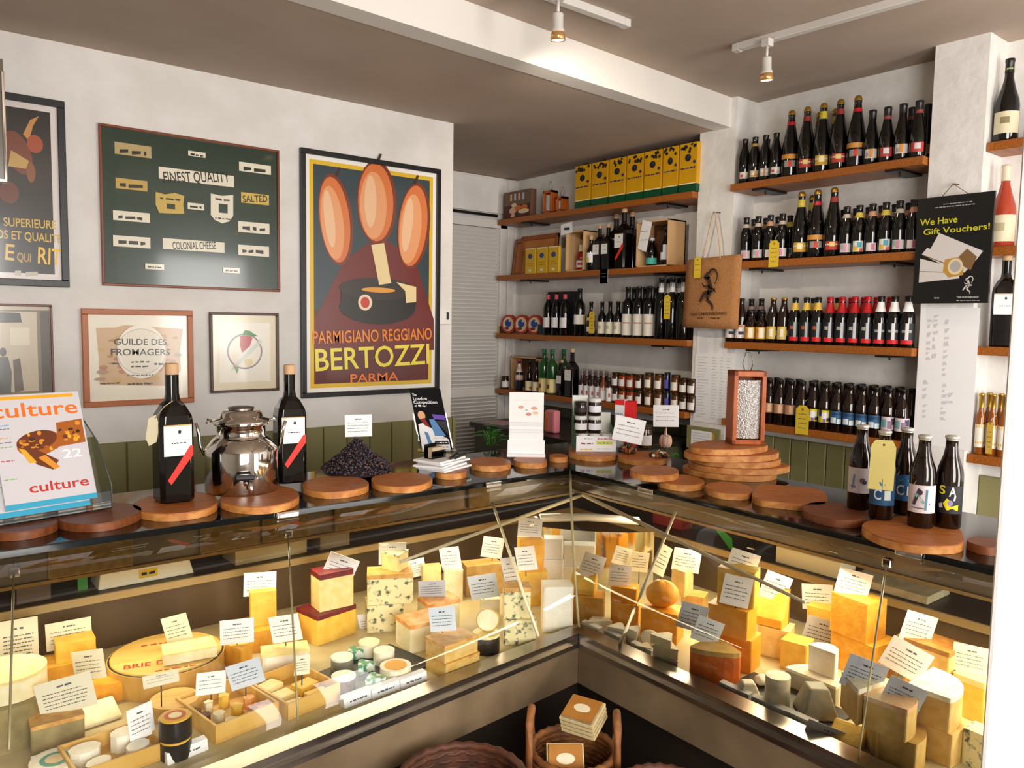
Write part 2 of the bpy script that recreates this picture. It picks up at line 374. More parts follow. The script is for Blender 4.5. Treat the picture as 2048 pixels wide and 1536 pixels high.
band(0.0, .055, ZD-.02, ZR, 'front_rim', steel, .006)
band(-.012, .0, ZR-.035, ZR-.022, 'rim_lip', steel, .003)
band(.0, .02, .655, ZR-.035, 'fascia', M('fascia_steel', '9a8468', .5, .55, col2='7d6a52', scale=5))
band(.10, .16, .0, .66, 'plinth', M('plinth_dark', '241a12', .6))
YD, XD = 2.27, 2.14
fan = [(X0, Lr(X0)+.04), (XR_+.03, Lr(XR_)+.03), (XR_+.04, YE), (XD, YE), (XD, YD), (X0, YD)]
MB().add([(x, y, ZD) for x, y in fan], [(0, 1, 4, 5), (1, 2, 3, 4)]).add([(x, y, ZD-.03) for x, y in fan], [(5, 4, 1, 0), (4, 3, 2, 1)]).build('deck', deckm, CT)
ZG = .925
MB().box(X0, XD+.0, YD, YD+.015, ZD, ZG).box(XD, XD+.015, YE, YD, ZD, ZG).build('well_back', M('well_back_brown', '6a5335', .4, col2='4d3b25', scale=3), CT)
MB().box(X0, XD+.2, YD-.012, YD+.20, ZG, ZG+.012).box(XD-.012, XD+.20, YE, YD-.012, ZG, ZG+.012).build('loading_ledge', darkb, CT)
MB().box(X0, XD-.012, YD-.022, YD-.012, ZG-.008, ZG+.014).box(XD-.022, XD-.012, YE, YD-.022, ZG-.008, ZG+.014).build('ledge_lip', tanl, CT, bevel=.002)
MB().box(X0, 2.36, 2.44, 2.47, .0, ZT-.02).box(2.34, 2.37, YE, 2.44, .0, ZT-.02).build('rear_doors', M('rear_door_brown', '36291d', .4, col2='2a1f15', scale=4), CT)
MB().box(X0, 1.99, 2.00, 2.06, 1.075, ZT-.018).box(1.88, 1.94, YE, 2.0, 1.085, ZT-.018).build('canopy', steeld, CT, bevel=.003)
MB().box(X0, 1.88, 1.994, 2.0, 1.070, 1.078).box(1.874, 1.88, YE, 1.994, 1.080, 1.088).build('canopy_trim', tanl, CT)
MB().tube([(X0, 2.075, 1.09), (1.86, 2.075, 1.09)], .012).tube([(1.955, 2.0, 1.10), (1.955, YE, 1.10)], .012).build('lamp_tube', M('lit_tube', 'ffe2ae', .4, emit=3.0), CT)
MB().box(X0, 2.3, YE-.02, YE, .0, ZT-.02).build('end_panel', M('end_panel_dark', '2a2622', .4), CT) if False else None
MB().box(1.55, 2.34, YE-.012, YE, .0, ZT-.02).build('end_panel', case_glass, CT)
# glass: two slightly bowed panes meeting at the corner seam
tl, tr = Vector((X0, 1.925, ZT-.019)), Vector((1.797, 1.925, ZT-.019)); bl, br = Vector((X0, Lr(X0)+.03, ZR)), Vector((XR_+.03, Lr(XR_)+.03, ZR))
rb, rt = Vector((XR_+.03, YE, ZR)), Vector((1.795, YE, ZT-.019)); BOW = .105
def bow(t, dx, dy): k = BOW*math.sin(PI*max(0, min(1, t)))**.6; return Vector((-.8*k*dx, -.75*k*dy, .62*k))
def pane(p0, p1, q1, q0, ends):
    m = MB(); n = 18; vs = []
    for i in range(n+1):
        t = (i/n)**1.5; vs += [p0.lerp(q0, t)+bow(t, *ends[0]), p1.lerp(q1, t)+bow(t, *ends[1])]
    return m.add(vs, [(2*i, 2*i+1, 2*i+3, 2*i+2) for i in range(n)], 0, True).build('glass_pane', case_glass, CT)
pane(bl, br, tr, tl, ((0, 1), (1, 1))); pane(br, rb, rt, tr, ((1, 1), (1, 0)))
def onpane(side, px, py, inset=.0):     # where a view ray meets a glass pane
    a, b, c = (bl, br, tl) if side == 'L' else (br, rb, tr)
    n = (b-a).cross(c-a).normalized(); d = Vector(ray(px, py)); e = Vector(EYE)
    if n.dot(d) > 0: n = -n
    off = 0.0
    for _ in range(30):
        p = e + d*((a+n*(off-inset)-e).dot(n)/d.dot(n)); t = (p.z-ZR)/(ZT-ZR); off = .5*off+.5*BOW*.97*math.sin(PI*max(0, min(1, t)))**.6
    return p
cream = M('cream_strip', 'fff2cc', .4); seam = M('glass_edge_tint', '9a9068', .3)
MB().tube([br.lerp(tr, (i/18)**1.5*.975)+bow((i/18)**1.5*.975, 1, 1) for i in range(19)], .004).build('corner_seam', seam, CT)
MB().tube([onpane('L', 1164-364*i/8, 990+134*i/8, .012) for i in range(9)], [.0065-.0003*i for i in range(9)], 8).build('reflection_strip', cream, CT)  # bright reflection lines on the two panes, modelled as cream tubes
MB().tube([onpane('R', 1166+444*i/8, 990+215*i/8, .012) for i in range(9)], [.0065-.0003*i for i in range(9)], 8).build('reflection_strip', cream, CT)
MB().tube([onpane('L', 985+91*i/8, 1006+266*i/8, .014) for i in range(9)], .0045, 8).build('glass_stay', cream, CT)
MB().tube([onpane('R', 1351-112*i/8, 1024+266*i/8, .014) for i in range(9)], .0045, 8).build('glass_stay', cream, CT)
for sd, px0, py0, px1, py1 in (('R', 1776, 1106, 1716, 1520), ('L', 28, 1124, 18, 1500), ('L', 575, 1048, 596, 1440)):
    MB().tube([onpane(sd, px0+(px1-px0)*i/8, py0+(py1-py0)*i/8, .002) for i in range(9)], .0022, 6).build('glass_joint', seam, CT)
    c = onpane(sd, px0, py0+14, -.002)
    MB().box(c.x-.010, c.x+.010, c.y-.010, c.y+.010, c.z-.016, c.z+.004).build('glass_clip', chrome, CT, bevel=.003)
# corner back panel, corner bar
c = at(1192, 1100, 2.62); fa = face(c)
MB().lathe([(.6, .0), (.6, .20)], 24, mat=0, a0=-PI/2-.33, a1=-PI/2+.33).move(lambda x, y, z: (c[0]+x*math.cos(fa)-(y+.6)*math.sin(fa), c[1]+x*math.sin(fa)+(y+.6)*math.cos(fa), ZD+z)).build('corner_panel', chrome, CT)
c2 = [at(1080, 1036, 2.56), at(1175, 1034, 2.60), at(1278, 1042, 2.56)]
MB().tube(c2, .013, 10).build('corner_bar', M('bar_white', 'd8d4cc', .3, .3), CT)
for px in (1085, 1272):
    e = c2[0] if px < 1100 else c2[2]
    MB().tube([e, (e[0]+.05, e[1]+.10, e[2]-.03)], .008).build('bar_bracket', steeld, CT)
# reflections of the wooden boards in the steel canopy, built as tan panels
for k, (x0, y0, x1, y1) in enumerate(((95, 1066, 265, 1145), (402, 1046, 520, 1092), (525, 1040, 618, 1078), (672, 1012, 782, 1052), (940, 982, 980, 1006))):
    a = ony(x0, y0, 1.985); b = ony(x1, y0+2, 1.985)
    MB().box(a[0], b[0], 1.986, 1.998, 1.082, 1.158).build('board_reflection', reflm, CT, bevel=.002)
# worktop
YT, XT = 2.37, 2.28
WT = thing('worktop', 'long black glass worktop of the cheese counter under the wooden boards', 'worktop', (0, 0, 0))
MB().prism([(X0, 1.92), (1.79, 1.92), (1.79, YE-.01), (XT, YE-.01), (XT, YT), (X0, YT)], ZT-.016, ZT).build('slab', blackg, WT, bevel=.003)
for px, side in ((575, 'L'), (985, 'L'), (1290, 'R'), (1822, 'R')):
    p = ony(px, 1030, 1.915) if side == 'L' else onx(px, 1030, 1.783)
    if side == 'L': MB().box(p[0]-.03, p[0]+.03, 1.908, 1.919, ZT-.018, ZT-.001).build('edge_clip', chrome, WT, bevel=.003)
    else: MB().box(1.778, 1.789, p[1]-.03, p[1]+.03, ZT-.018, ZT-.001).build('edge_clip', chrome, WT, bevel=.003)
# ================================================================== pictures on the poster wall
def picture(name, label, cat, tl, br, frame_col, fw=.02, thick=.022, mat_col=None, mat_w=0.0, back='efe9dd', glassy=True):
    a = ony(*tl, YW-thick); b = ony(*br, YW-thick); W, H = b[0]-a[0], a[2]-b[2]
    t = thing(name, label, cat, (a[0], YW-.0005, b[2]), 0)
    fm = M('frame_'+frame_col, frame_col, .35)
    MB().box(0, W, -thick, 0, 0, fw).box(0, W, -thick, 0, H-fw, H).box(0, fw, -thick, 0, fw, H-fw).box(W-fw, W, -thick, 0, fw, H-fw).build('frame', fm, t, bevel=.002)
    MB().box(fw*.5, W-fw*.5, -.010, -.002, fw*.5, H-fw*.5).build('backing', M('print_'+back, back, .25 if glassy else .6, coat=.6 if glassy else 0), t)
    def uv(px, py):
        p = ony(px, py, YW-.012); return (p[0]-a[0], p[2]-b[2])
    return t, uv, W, H
class Art(MB):
    def __init__(s, uv, y0=-.0105): MB.__init__(s); s.T = MB(); s.uv = uv; s.y = y0; s.cols = []
    def c(s, col):
        m = M('print_'+col, col, .28, coat=.5)
        if m not in s.cols: s.cols.append(m)
        s.y -= .00012; return s.cols.index(m)
    def poly(s, col, *pts): i = s.c(col); return s.sheet([s.uv(*p) for p in pts], s.y, i)
    def q(s, col, x0, y0, x1, y1): i = s.c(col); a = s.uv(x0, y0); b = s.uv(x1, y1); return s.rect(a[0], b[0], b[1], a[1], s.y, i)
    def lr(s, col, x0, x1, z0, z1): i = s.c(col); return s.rect(x0, x1, z0, z1, s.y, i)
    def oval(s, col, cx, cy, rx, ry, rot=0):
        i = s.c(col); a = s.uv(cx-rx, cy); b = s.uv(cx+rx, cy); d = s.uv(cx, cy-ry); e = s.uv(cx, cy+ry); m_ = s.uv(cx, cy)
        return s.disc(m_[0], m_[1], (b[0]-a[0])/2, (d[1]-e[1])/2, s.y, i, 28, rot)
    def hoop(s, col, cx, cy, r0, r1):
        i = s.c(col); m_ = s.uv(cx, cy); k = (s.uv(cx, cy-10)[1]-s.uv(cx, cy+10)[1])/20; return s.ring(m_[0], m_[1], r0*k, r1*k, s.y, i)
    def tx(s, col, st, x0, y0, x1, y1, h):      # text from pixel (x0,y0) to (x1,y1), cap height h px
        i = s.c(col); a = s.uv(x0, y0); b = s.uv(x1, y1); k = (s.uv(x0, y0-h/2)[1]-s.uv(x0, y0+h/2)[1])
        s.T.text(st, (a[0]+b[0])/2, (a[1]+b[1])/2, k, s.y, b[0]-a[0], i, 'C', math.atan2(b[1]-a[1], b[0]-a[0])); return s
    def scr(s, col, x0, x1, y, h, rows=1, gap=0):
        i = s.c(col)
        for r in range(rows):
            a = s.uv(x0, y+r*gap); b = s.uv(x1, y+r*gap); k = abs(s.uv(x0, y-h/2)[1]-s.uv(x0, y+h/2)[1]); s.scrawl(a[0], b[0], a[1], s.y, k, i)
        return s
    def done(s, name, t):
        o = s.build(name, s.cols, t)
        if s.T.v: s.T.build('lettering', s.cols, o)
        return o

# large yellow-bordered poster: generic still life in the poster's colours, its lettering kept
t, uv, W, H = picture('framed_poster', 'tall black framed cheese poster with yellow border, BERTOZZI in big letters', 'poster', (602, 294), (879, 783), '101010', .024)
a = Art(uv); k = .024
a.lr('f1eee8', k, W-k, k, H-k).lr('e2b92d', k+.020, W-k-.020, k+.020, H-k-.020).lr('2b3f46', k+.040, W-k-.040, k+.040, H-k-.040)
x0, x1 = k+.040, W-k-.040
a.lr('5a1a1a', x0, x1, k+.040, H*.36).poly('6e1f1d', (628, 640), (690, 520), (760, 470), (830, 520), (868, 640), (868, 700), (628, 700))
for cx, cy, rx, ry, rot in ((672, 440, 34, 92, .12), (754, 405, 40, 84, 0), (828, 452, 32, 88, -.12)):      # three plain pear-like forms
    a.oval('7a2f14', cx, cy, rx, ry, rot).oval('d9763a', cx-2, cy, rx*.88, ry*.93, rot).oval('e8a06c', cx-7, cy+6, rx*.66, ry*.8, rot).oval('efc096', cx-13, cy-2, rx*.3, ry*.62, rot)
    a.poly('3a2414', (cx-3, cy-ry+4), (cx+6, cy-ry-14), (cx+10, cy-ry-12), (cx+3, cy-ry+5))
a.oval('12100f', 757, 615, 76, 34).q('12100f', 682, 578, 832, 612).oval('2a2320', 757, 578, 76, 22).poly('efd7a0', (742, 490), (768, 486), (782, 566), (758, 570)).poly('efd7a0', (792, 564), (832, 574), (832, 604), (812, 606), (810, 582))
a.oval('f0ddc0', 730, 605, 14, 16).oval('c8402a', 730, 605, 9, 11).oval('e9a03a', 757, 580, 34, 5)
a.tx('ef8a2c', 'PARMIGIANO REGGIANO', 625, 675, 863, 667, 25).tx('f2df4a', 'BERTOZZI', 630, 720, 858, 707, 44).tx('ef7a2c', 'PARMA', 700, 757, 796, 752, 17)
a.done('print', t)
# green board of old labels
t, uv, W, H = picture('label_board', 'wide dark green framed board of old cheese labels, FINEST QUALITY at top', 'sign', (197, 245), (561, 584), '7a3a16', .010, .018, back='12301f')
a = Art(uv); tan_, wht = 'b7a06c', 'e4ddc8'
for x0, y0, x1, y1, col, s in ((229, 283, 303, 317, tan_, ''), (231, 355, 295, 383, 'c2a04a', ''), (226, 420, 300, 446, wht, ''), (226, 470, 301, 497, wht, ''), (478, 323, 542, 350, wht, ''),
                            (482, 384, 538, 411, 'd0b050', 'SALTED'), (476, 442, 539, 469, wht, ''), (476, 489, 538, 514, wht, ''), (325, 476, 449, 506, wht, 'COLONIAL CHEESE'), (317, 333, 468, 375, wht, 'FINEST QUALITY'),
                            (376, 301, 411, 316, wht, ''), (375, 405, 408, 421, wht, ''), (290, 527, 328, 540, wht, ''), (446, 535, 480, 547, wht, '')):
    a.q(col, x0, y0, x1, y1)
    w_, h_ = x1-x0, y1-y0
    sl = w_*.10 if y0 < 400 else w_*.04
    if s: a.tx('15120e', s, x0+w_*(.06 if len(s) != 15 else .16), (y0+y1)/2-.0, x1-w_*(.06 if len(s) != 15 else .14), (y0+y1)/2+(.0), h_*.5)
    else: a.scr('1d1a12', x0+w_*.14, x1-w_*.14, (y0+y1)/2, h_*.45)
a.poly('c9a94c', (311, 384), (330, 389), (350, 386), (368, 392), (366, 410), (368, 428), (318, 426), (311, 410)).scr('2a2410', 320, 360, 396, 8).q('12301f', 333, 407, 350, 419)
a.poly(wht, (421, 387), (444, 392), (466, 390), (466, 432), (458, 443), (444, 447), (429, 440), (421, 430)).scr('2a2410', 430, 460, 398, 7).q('12301f', 437, 407, 455, 427).scr('2a2410', 430, 460, 436, 5)
a.done('paper_labels', t)
# dark poster cut by the left edge
t, uv, W, H = picture('framed_poster', 'black framed dark poster cut by the left edge, yellow letters E QUI RIT', 'poster', (-190, 150), (140, 575), '0f0f10', .026)
a = Art(uv); k = .026
a.lr('dcd3cf', k, W-k, k, H-k).lr('231d17', k+.022, W-k-.022, k+.022, H-k-.022)
a.oval('7a3a22', 36, 305, 26, 44, .3).poly('c98a4a', (46, 268), (60, 240), (78, 232), (66, 252), (58, 282)).oval('a84a26', 70, 288, 16, 18).poly('caa15a', (22, 300), (58, 322), (52, 338), (16, 332)).oval('8a4f24', 62, 345, 9, 20).oval('6a2f18', 18, 385, 20, 22)
a.tx('d9b23a', 'SUPERIEURE', 7, 443, 112, 450, 17).tx('d9b23a', 'OS ET QUALITE', -8, 467, 123, 478, 17).tx('e2b43a', 'E', 11, 503, 29, 505, 32).tx('c99a2f', 'QUI', 34, 513, 62, 516, 17).tx('f0bd38', 'RIT', 76, 510, 123, 515, 33)
a.scr('bfb6a6', 30, 85, 546, 16)  # pale strip: a reflection on the poster, drawn in as scrawl
a.done('print', t)
# old print, bottom left
t, uv, W, H = picture('framed_print', 'thin framed beige print of a standing figure, cut by left edge', 'picture', (-60, 606), (110, 792), '6b3f2e', .008, back='b9aa92')
a = Art(uv)
a.q('7a6a55', -50, 618, 104, 785).q('c3b59d', -46, 622, 78, 782).q('4c4335', 80, 622, 103, 785).poly('2b2620', (-40, 622), (40, 626), (44, 645), (-40, 646)).q('d8ccb4', 20, 655, 60, 690)  # dark right-hand strip: a window reflection coloured into the print
a.oval('4a3a2c', 6, 704, 7, 9).poly('59564f', (-6, 714), (16, 714), (24, 745), (22, 788), (0, 788), (-10, 740)).poly('5f4a35', (26, 720), (40, 716), (48, 780), (30, 786))
a.done('print', t)
# cheese guild certificate
t, uv, W, H = picture('framed_certificate', 'brown framed certificate reading GUILDE DES FROMAGERS on mottled tan paper', 'certificate', (163, 617), (389, 805), 'a85a1c', .022, back='e9e1cf')
a = Art(uv)
a.poly('c9a57c', (192, 656), (230, 655), (250, 650), (335, 656), (366, 658), (360, 700), (362, 740), (340, 772), (200, 770), (198, 720))
rn = random.Random(3)
for i in range(46):
    x, y = rn.uniform(200, 356), rn.uniform(662, 764); a.oval(rn.choice(['b98a55', 'd2b58c', 'b07a52', 'c2a25e', 'a98a70']), x, y, rn.uniform(4, 12), rn.uniform(2, 5))
a.oval('ece4d4', 283, 703, 50, 54).oval('e3dac8', 283, 703, 42, 46).hoop('c9bfa9', 283, 703, 44, 46)
a.tx('17140f', 'GUILDE DES', 228, 683, 333, 684, 12).tx('17140f', 'FROMAGERS', 222, 704, 340, 704, 13).scr('33302a', 225, 240, 727, 5).scr('33302a', 308, 336, 728, 7).scr('3a3a2e', 262, 298, 724, 6, 2, 9).scr('55504a', 255, 306, 751, 4).scr('4a3a30', 200, 242, 767, 5).scr('3a3a32', 256, 304, 768, 7)
a.done('certificate_print', t)
# small strawberry picture
t, uv, W, H = picture('framed_picture', 'small dark framed picture of a strawberry and knife in a blue ring', 'picture', (420, 624), (559, 781), '4a2413', .011, back='e2d6b8')
a = Art(uv)
a.q('efe9da', 438, 645, 541, 762).hoop('5a6fa0', 490, 703, 33.5, 35.5).oval('eee6d6', 490, 703, 33, 33).poly('cfd6cc', (520, 678), (525, 684), (470, 738), (462, 742), (466, 732)).poly('7f9f57', (466, 728), (470, 738), (474, 748), (478, 738))
a.poly('b3262c', (481, 672), (496, 668), (505, 676), (500, 692), (484, 706), (480, 690)).poly('2f7a33', (484, 670), (490, 660), (500, 662), (508, 668), (516, 672), (502, 674), (494, 672)).oval('e2cf9a', 497, 724, 9, 7).hoop('c98b3a', 490, 703, 32, 33)
a.done('print', t)
# light switch at the wall end
p = ony(891, 633, YW-.01)
t = thing('light_switch', 'white light switch with black rocker near the end of poster wall', 'switch', (p[0], YW-.0005, p[2]))
MB().box(-.035, .035, -.010, 0, -.042, .042).build('switch_plate', M('switch_white', 'ece9e4', .3), t, bevel=.004)
MB().box(.006, .018, -.016, -.010, -.016, .024).build('rocker', black, t, bevel=.002)
# silver framed panel hanging at the left edge, close to the camera
p = at(14, 360, 2.0)
t = thing('hanging_panel', 'silver edged hanging panel cut by the left edge of the picture', 'panel', (p[0], p[1], p[2]), face(p))
MB().box(-.32, 0, -.006, .006, 0, .30).build('panel', M('panel_grey', '5f564c', .2), t)
MB().box(-.006, .002, -.010, .010, -.006, .27).box(-.32, .002, -.010, .010, -.008, .002).build('silver_edge', chrome, t, bevel=.002)
MB().tube([(-.02, 0, .28), (-.022, 0, 1.03-.0)], .014).build('hanger_tube', steeld, t)

# ================================================================== bottles and jars
def onxz(px, X, z):
    k = (px-1024)/FPX; c = CR-k*CF; return np.array([X, -(c[0]*X+c[2]*(z-HCAM))/c[1], z])
g_black = M('dark_bottle_glass', '0a0807', .06, spec=.6); g_brown = M('brown_bottle_glass', '1c0d06', .06, spec=.6); g_green = M('green_bottle_glass', '1f4a1c', .07, spec=.6)
g_amber = M('amber_bottle_glass', '8a4a10', .07, spec=.6); g_rose = M('rose_wine_glass', 'a8402a', .07, spec=.6); g_honey = M('honey_jar_glass', '3b1c08', .08, spec=.6)
gold = M('gold_foil', 'b98f3a', .3, .8); capw = M('white_cap', 'e9e7e2', .4); capk = M('black_cap', '141414', .35); capr = M('red_foil', 'b3121c', .35)
PROF = {
 'beer': [(0, 0), (.027, 0), (.0295, .004), (.0295, .128), (.027, .145), (.018, .172), (.0140, .192), (.0132, .215), (.0148, .217), (.0148, .222), (0, .223)],
 'stubby': [(0, 0), (.029, 0), (.031, .004), (.031, .085), (.027, .103), (.016, .125), (.0135, .150), (.0148, .152), (.0148, .160), (0, .161)],
 'big': [(0, 0), (.038, 0), (.041, .006), (.041, .115), (.039, .145), (.030, .195), (.020, .245), (.0155, .285), (.0165, .288), (.0165, .306), (.012, .316), (0, .318)],
 'mid': [(0, 0), (.030, 0), (.033, .005), (.033, .085), (.030, .115), (.022, .150), (.0155, .190), (.0145, .225), (.0155, .227), (.0155, .238), (0, .239)],
 'wine': [(0, 0), (.034, 0), (.037, .005), (.037, .185), (.034, .205), (.020, .225), (.0145, .24), (.014, .29), (.0155, .291), (.0155, .300), (0, .301)],
 'tall': [(0, 0), (.036, 0), (.038, .005), (.038, .20), (.033, .225), (.019, .25), (.0150, .27), (.0145, .335), (.016, .336), (.016, .345), (0, .346)],
 'burg': [(0, 0), (.040, 0), (.0435, .006), (.0435, .14), (.040, .165), (.026, .21), (.0165, .25), (.0145, .31), (.016, .312), (.016, .325), (0, .326)],
 'half': [(0, 0), (.025, 0), (.0275, .004), (.0275, .115), (.025, .13), (.014, .15), (.0115, .165), (.011, .205), (.0125, .206), (.0125, .215), (0, .216)],
 'sauce': [(0, 0), (.020, 0), (.022, .003), (.022, .095), (.018, .11), (.0095, .125), (.0085, .17), (.010, .171), (.010, .182), (0, .183)],
}
_BK = {}
def bottle_kind(key, shape, glass, cap=None, capz=0, label=None, lz=(.03, .10), marks=(), neck=None, nz=None, foil=None, foilz=0, span=1.25):
    pr = PROF[shape]
    def rad(z):
        for (r0, z0), (r1, z1) in zip(pr, pr[1:]):
            if z0 <= z <= z1 and z1 > z0: return r0+(r1-r0)*(z-z0)/(z1-z0)
        return pr[-2][0]
    parts = []
    body = MB().lathe(pr, 18).mesh(key, [glass])
    A0, A1 = -PI/2-span, -PI/2+span
    top = pr[-1][1]
    if cap is not None:
        zs = [z for r, z in pr if z > capz]; 
        m = MB().lathe([(rad(capz)+.0008, capz)]+[(r+.0010, z) for r, z in pr if capz < z and r > 0]+[(.010, top+.0012), (0, top+.0014)], 16); parts.append(('cap', m.mesh('cap', [cap])))
    if foil is not None:
        z0, z1 = foilz; n = 5
        parts.append(('foil', MB().lathe([(rad(z0+(z1-z0)*i/n)+.0007, z0+(z1-z0)*i/n) for i in range(n+1)], 16).mesh('foil', [foil])))
    if label:
        m = MB(); mats = [flat(label)]
        n = 4; z0, z1 = lz
        m.lathe([(rad(z0+(z1-z0)*i/n)+.0006, z0+(z1-z0)*i/n) for i in range(n+1)], 14, a0=A0, a1=A1)
        for (u0, u1, v0, v1, col) in marks:      # printed patches on the label, fractions of its width and height
            mats.append(flat(col)); za, zb = z0+(z1-z0)*v0, z0+(z1-z0)*v1
            m.lathe([(rad(za)+.0010, za), (rad(zb)+.0010, zb)], 5, a0=A0+(A1-A0)*u0, a1=A0+(A1-A0)*u1, mat=len(mats)-1)
        parts.append(('paper_label', m.mesh('paper_label', mats)))
    if neck:
        z0, z1 = nz; m = MB().lathe([(rad(z0)+.0007, z0), (rad((z0+z1)/2)+.0007, (z0+z1)/2), (rad(z1)+.0007, z1)], 12, a0=-PI/2-1.2, a1=-PI/2+1.2); parts.append(('neck_label', m.mesh('neck_label', [flat(neck)])))
    _BK[key] = (body, parts, max(r for r, z in pr))
def put_bottle(key, p, label, cat='bottle', group=None, name=None, rz=None):
    body, parts, r = _BK[key]
    o = bpy.data.objects.new(name or 'bottle', body); COL.objects.link(o); o.location = tuple(p); o.rotation_euler = (0, 0, face(p) if rz is None else rz)
    tag(o, label, cat, group)
    for n, me in parts:
        c = bpy.data.objects.new(n, me); COL.objects.link(c); c.parent = o
    return o
mk = lambda *a: a
lab1 = [(.1, .4, .2, .6, 'b53a3a'), (.45, .7, .3, .9, 'd9cfc0'), (.62, .9, .1, .5, 'a9a4a0')]
bottle_kind('small pale label', 'beer', g_black, capk, .205, 'cfc4b8', (.022, .055), lab1, span=.8)
bottle_kind('small gold label', 'beer', g_black, capk, .205, 'b9a070', (.022, .055), [(.2, .5, .3, .8, 'd8d0c0'), (.5, .9, .1, .5, 'b5722a')], 'a98a3a', (.175, .19), span=.8)
bottle_kind('small grey label', 'beer', g_black, capk, .205, 'b9b4ae', (.020, .058), [(.35, .6, 0, 1, 'a8733a'), (.1, .9, .5, .8, 'd8d5d0')], span=.8)
bottle_kind('large gold-topped', 'big', g_black, gold, .296, '8f8a86', (.045, .075), [(.35, .65, 0, 1, 'c03a22')], 'c98a3a', (.083, .105), capr, (.245, .262), span=.7)
bottle_kind('large gold-topped, red label', 'big', g_black, gold, .296, 'b23a2a', (.030, .070), [(.3, .7, .4, .9, 'e0c070'), (0, 1, .55, .72, 'd6d2cc')], '8a2a22', (.25, .275), span=.75)
bottle_kind('large gold-topped, yellow label', 'big', g_black, gold, .296, 'c2962f', (.030, .075), [(.3, .7, .3, .9, 'e9d9a0'), (0, 1, .55, .70, 'd6d2cc')], 'c2b03a', (.245, .28), span=.75)
bottle_kind('black-capped, white oval label', 'mid', g_black, capk, .20, 'c9c2ba', (.025, .065), [(.35, .65, .1, 1, 'c9863a'), (.1, .3, .2, .6, '9a94a0')], span=.8)
bottle_kind('black-capped, red label', 'mid', g_black, capk, .20, 'b03a34', (.022, .062), [(.3, .75, .3, .9, 'cfc6c6')], '8a3a3a', (.185, .2), span=.8)
bottle_kind('dark, pale low label', 'beer', g_black, capk, .205, 'cfc9c6', (.015, .055), [(.3, .6, .1, .9, 'c98aa0'), (.1, .3, .3, .9, '8ab0a8')], 'b5a79a', (.17, .188), span=.85)
bottle_kind('dark, tan neck label', 'beer', g_black, capk, .205, 'd8d0cc', (.014, .05), [(.5, .8, .1, .9, 'c06a8a')], 'b98a6a', (.168, .19), span=.75)
bottle_kind('dark, colourful label', 'beer', g_black, capk, .205, 'd6d6cf', (.014, .062), [(.1, .5, .1, .5, 'd9a93a'), (.4, .8, .4, .9, '4a9ab0'), (.6, .9, .0, .3, 'c9554a')], 'c9b040', (.166, .19), span=.8)
bottle_kind('plain dark', 'beer', g_black, capk, .205, neck='8a6f66', nz=(.168, .185))
bottle_kind('brown, white landscape label', 'beer', g_brown, capk, .205, 'e6e2df', (.020, .088), [(.25, .6, .8, 1, 'c97a4a'), (.35, .7, .25, .5, '2a2a40'), (0, 1, .0, .2, 'cfa98a')])
bottle_kind('short amber, yellow label', 'stubby', g_brown, capk, .146, 'e0a531', (.018, .078), [(.3, .65, .1, .9, 'efe6cf'), (.1, .3, .5, .8, 'd9862a')])
bottle_kind('brown, yellow diamond label', 'beer', g_brown, gold, .212, 'd9bf6a', (.020, .082), [(.3, .5, .2, .8, 'efe6d0'), (.7, 1, 0, .3, '17100c'), (.7, 1, .7, 1, '17100c')])
bottle_kind('black, yellow neck label', 'beer', g_black, capk, .205, '16161a', (.015, .105), [(.2, .75, .0, .22, 'd4161a'), (.45, .62, .2, 1, '9aa6a8'), (.2, .42, .62, .8, 'b5552a')], 'd9b24a', (.163, .197))
bottle_kind('black, red foil neck', 'beer', g_black, capr, .200, '16161a', (.015, .105), [(.2, .75, .0, .22, 'd4161a'), (.45, .62, .2, 1, 'b9b9c0'), (.2, .42, .62, .8, 'a8a69a')], foil=capr, foilz=(.150, .195))
bottle_kind('black, white neck label', 'beer', g_black, capk, .205, '16161a', (.015, .105), [(.15, .8, .0, .2, 'd4161a'), (.4, .58, .2, 1, 'd6d6d6'), (.2, .75, .55, .68, '9a9a94')], 'ecebe8', (.155, .198))
bottle_kind('brown, copper label', 'beer', g_brown, capk, .212, 'b98762', (.058, .105), [(.4, .65, .1, .9, 'd8b090')])
bottle_kind('brown, yellow graphic label', 'beer', g_brown, capk, .212, 'd9cc2c', (.040, .098), [(.3, .7, .3, .8, 'e6e2e6'), (.1, .3, .5, 1, '23284a'), (.6, .9, .1, .4, '23284a'), (.4, .55, .0, .3, '7a5a9a')])
bottle_kind('brown, blue graphic label', 'beer', g_brown, capk, .212, '2a5a86', (.040, .098), [(.1, .45, .05, .5, 'dfe8ea'), (.5, .75, .0, .4, 'cfe0d8'), (.2, .8, .7, .9, '173a5c')])
bottle_kind('brown, pink graphic label', 'beer', g_brown, capk, .212, 'd8c4cc', (.040, .098), [(.1, .4, .2, .8, '6fa8a8'), (.45, .7, .1, .7, '8a6a86'), (.65, .95, .4, .9, '4a4460')])
bottle_kind('brown glass', 'beer', g_brown, capk, .212)
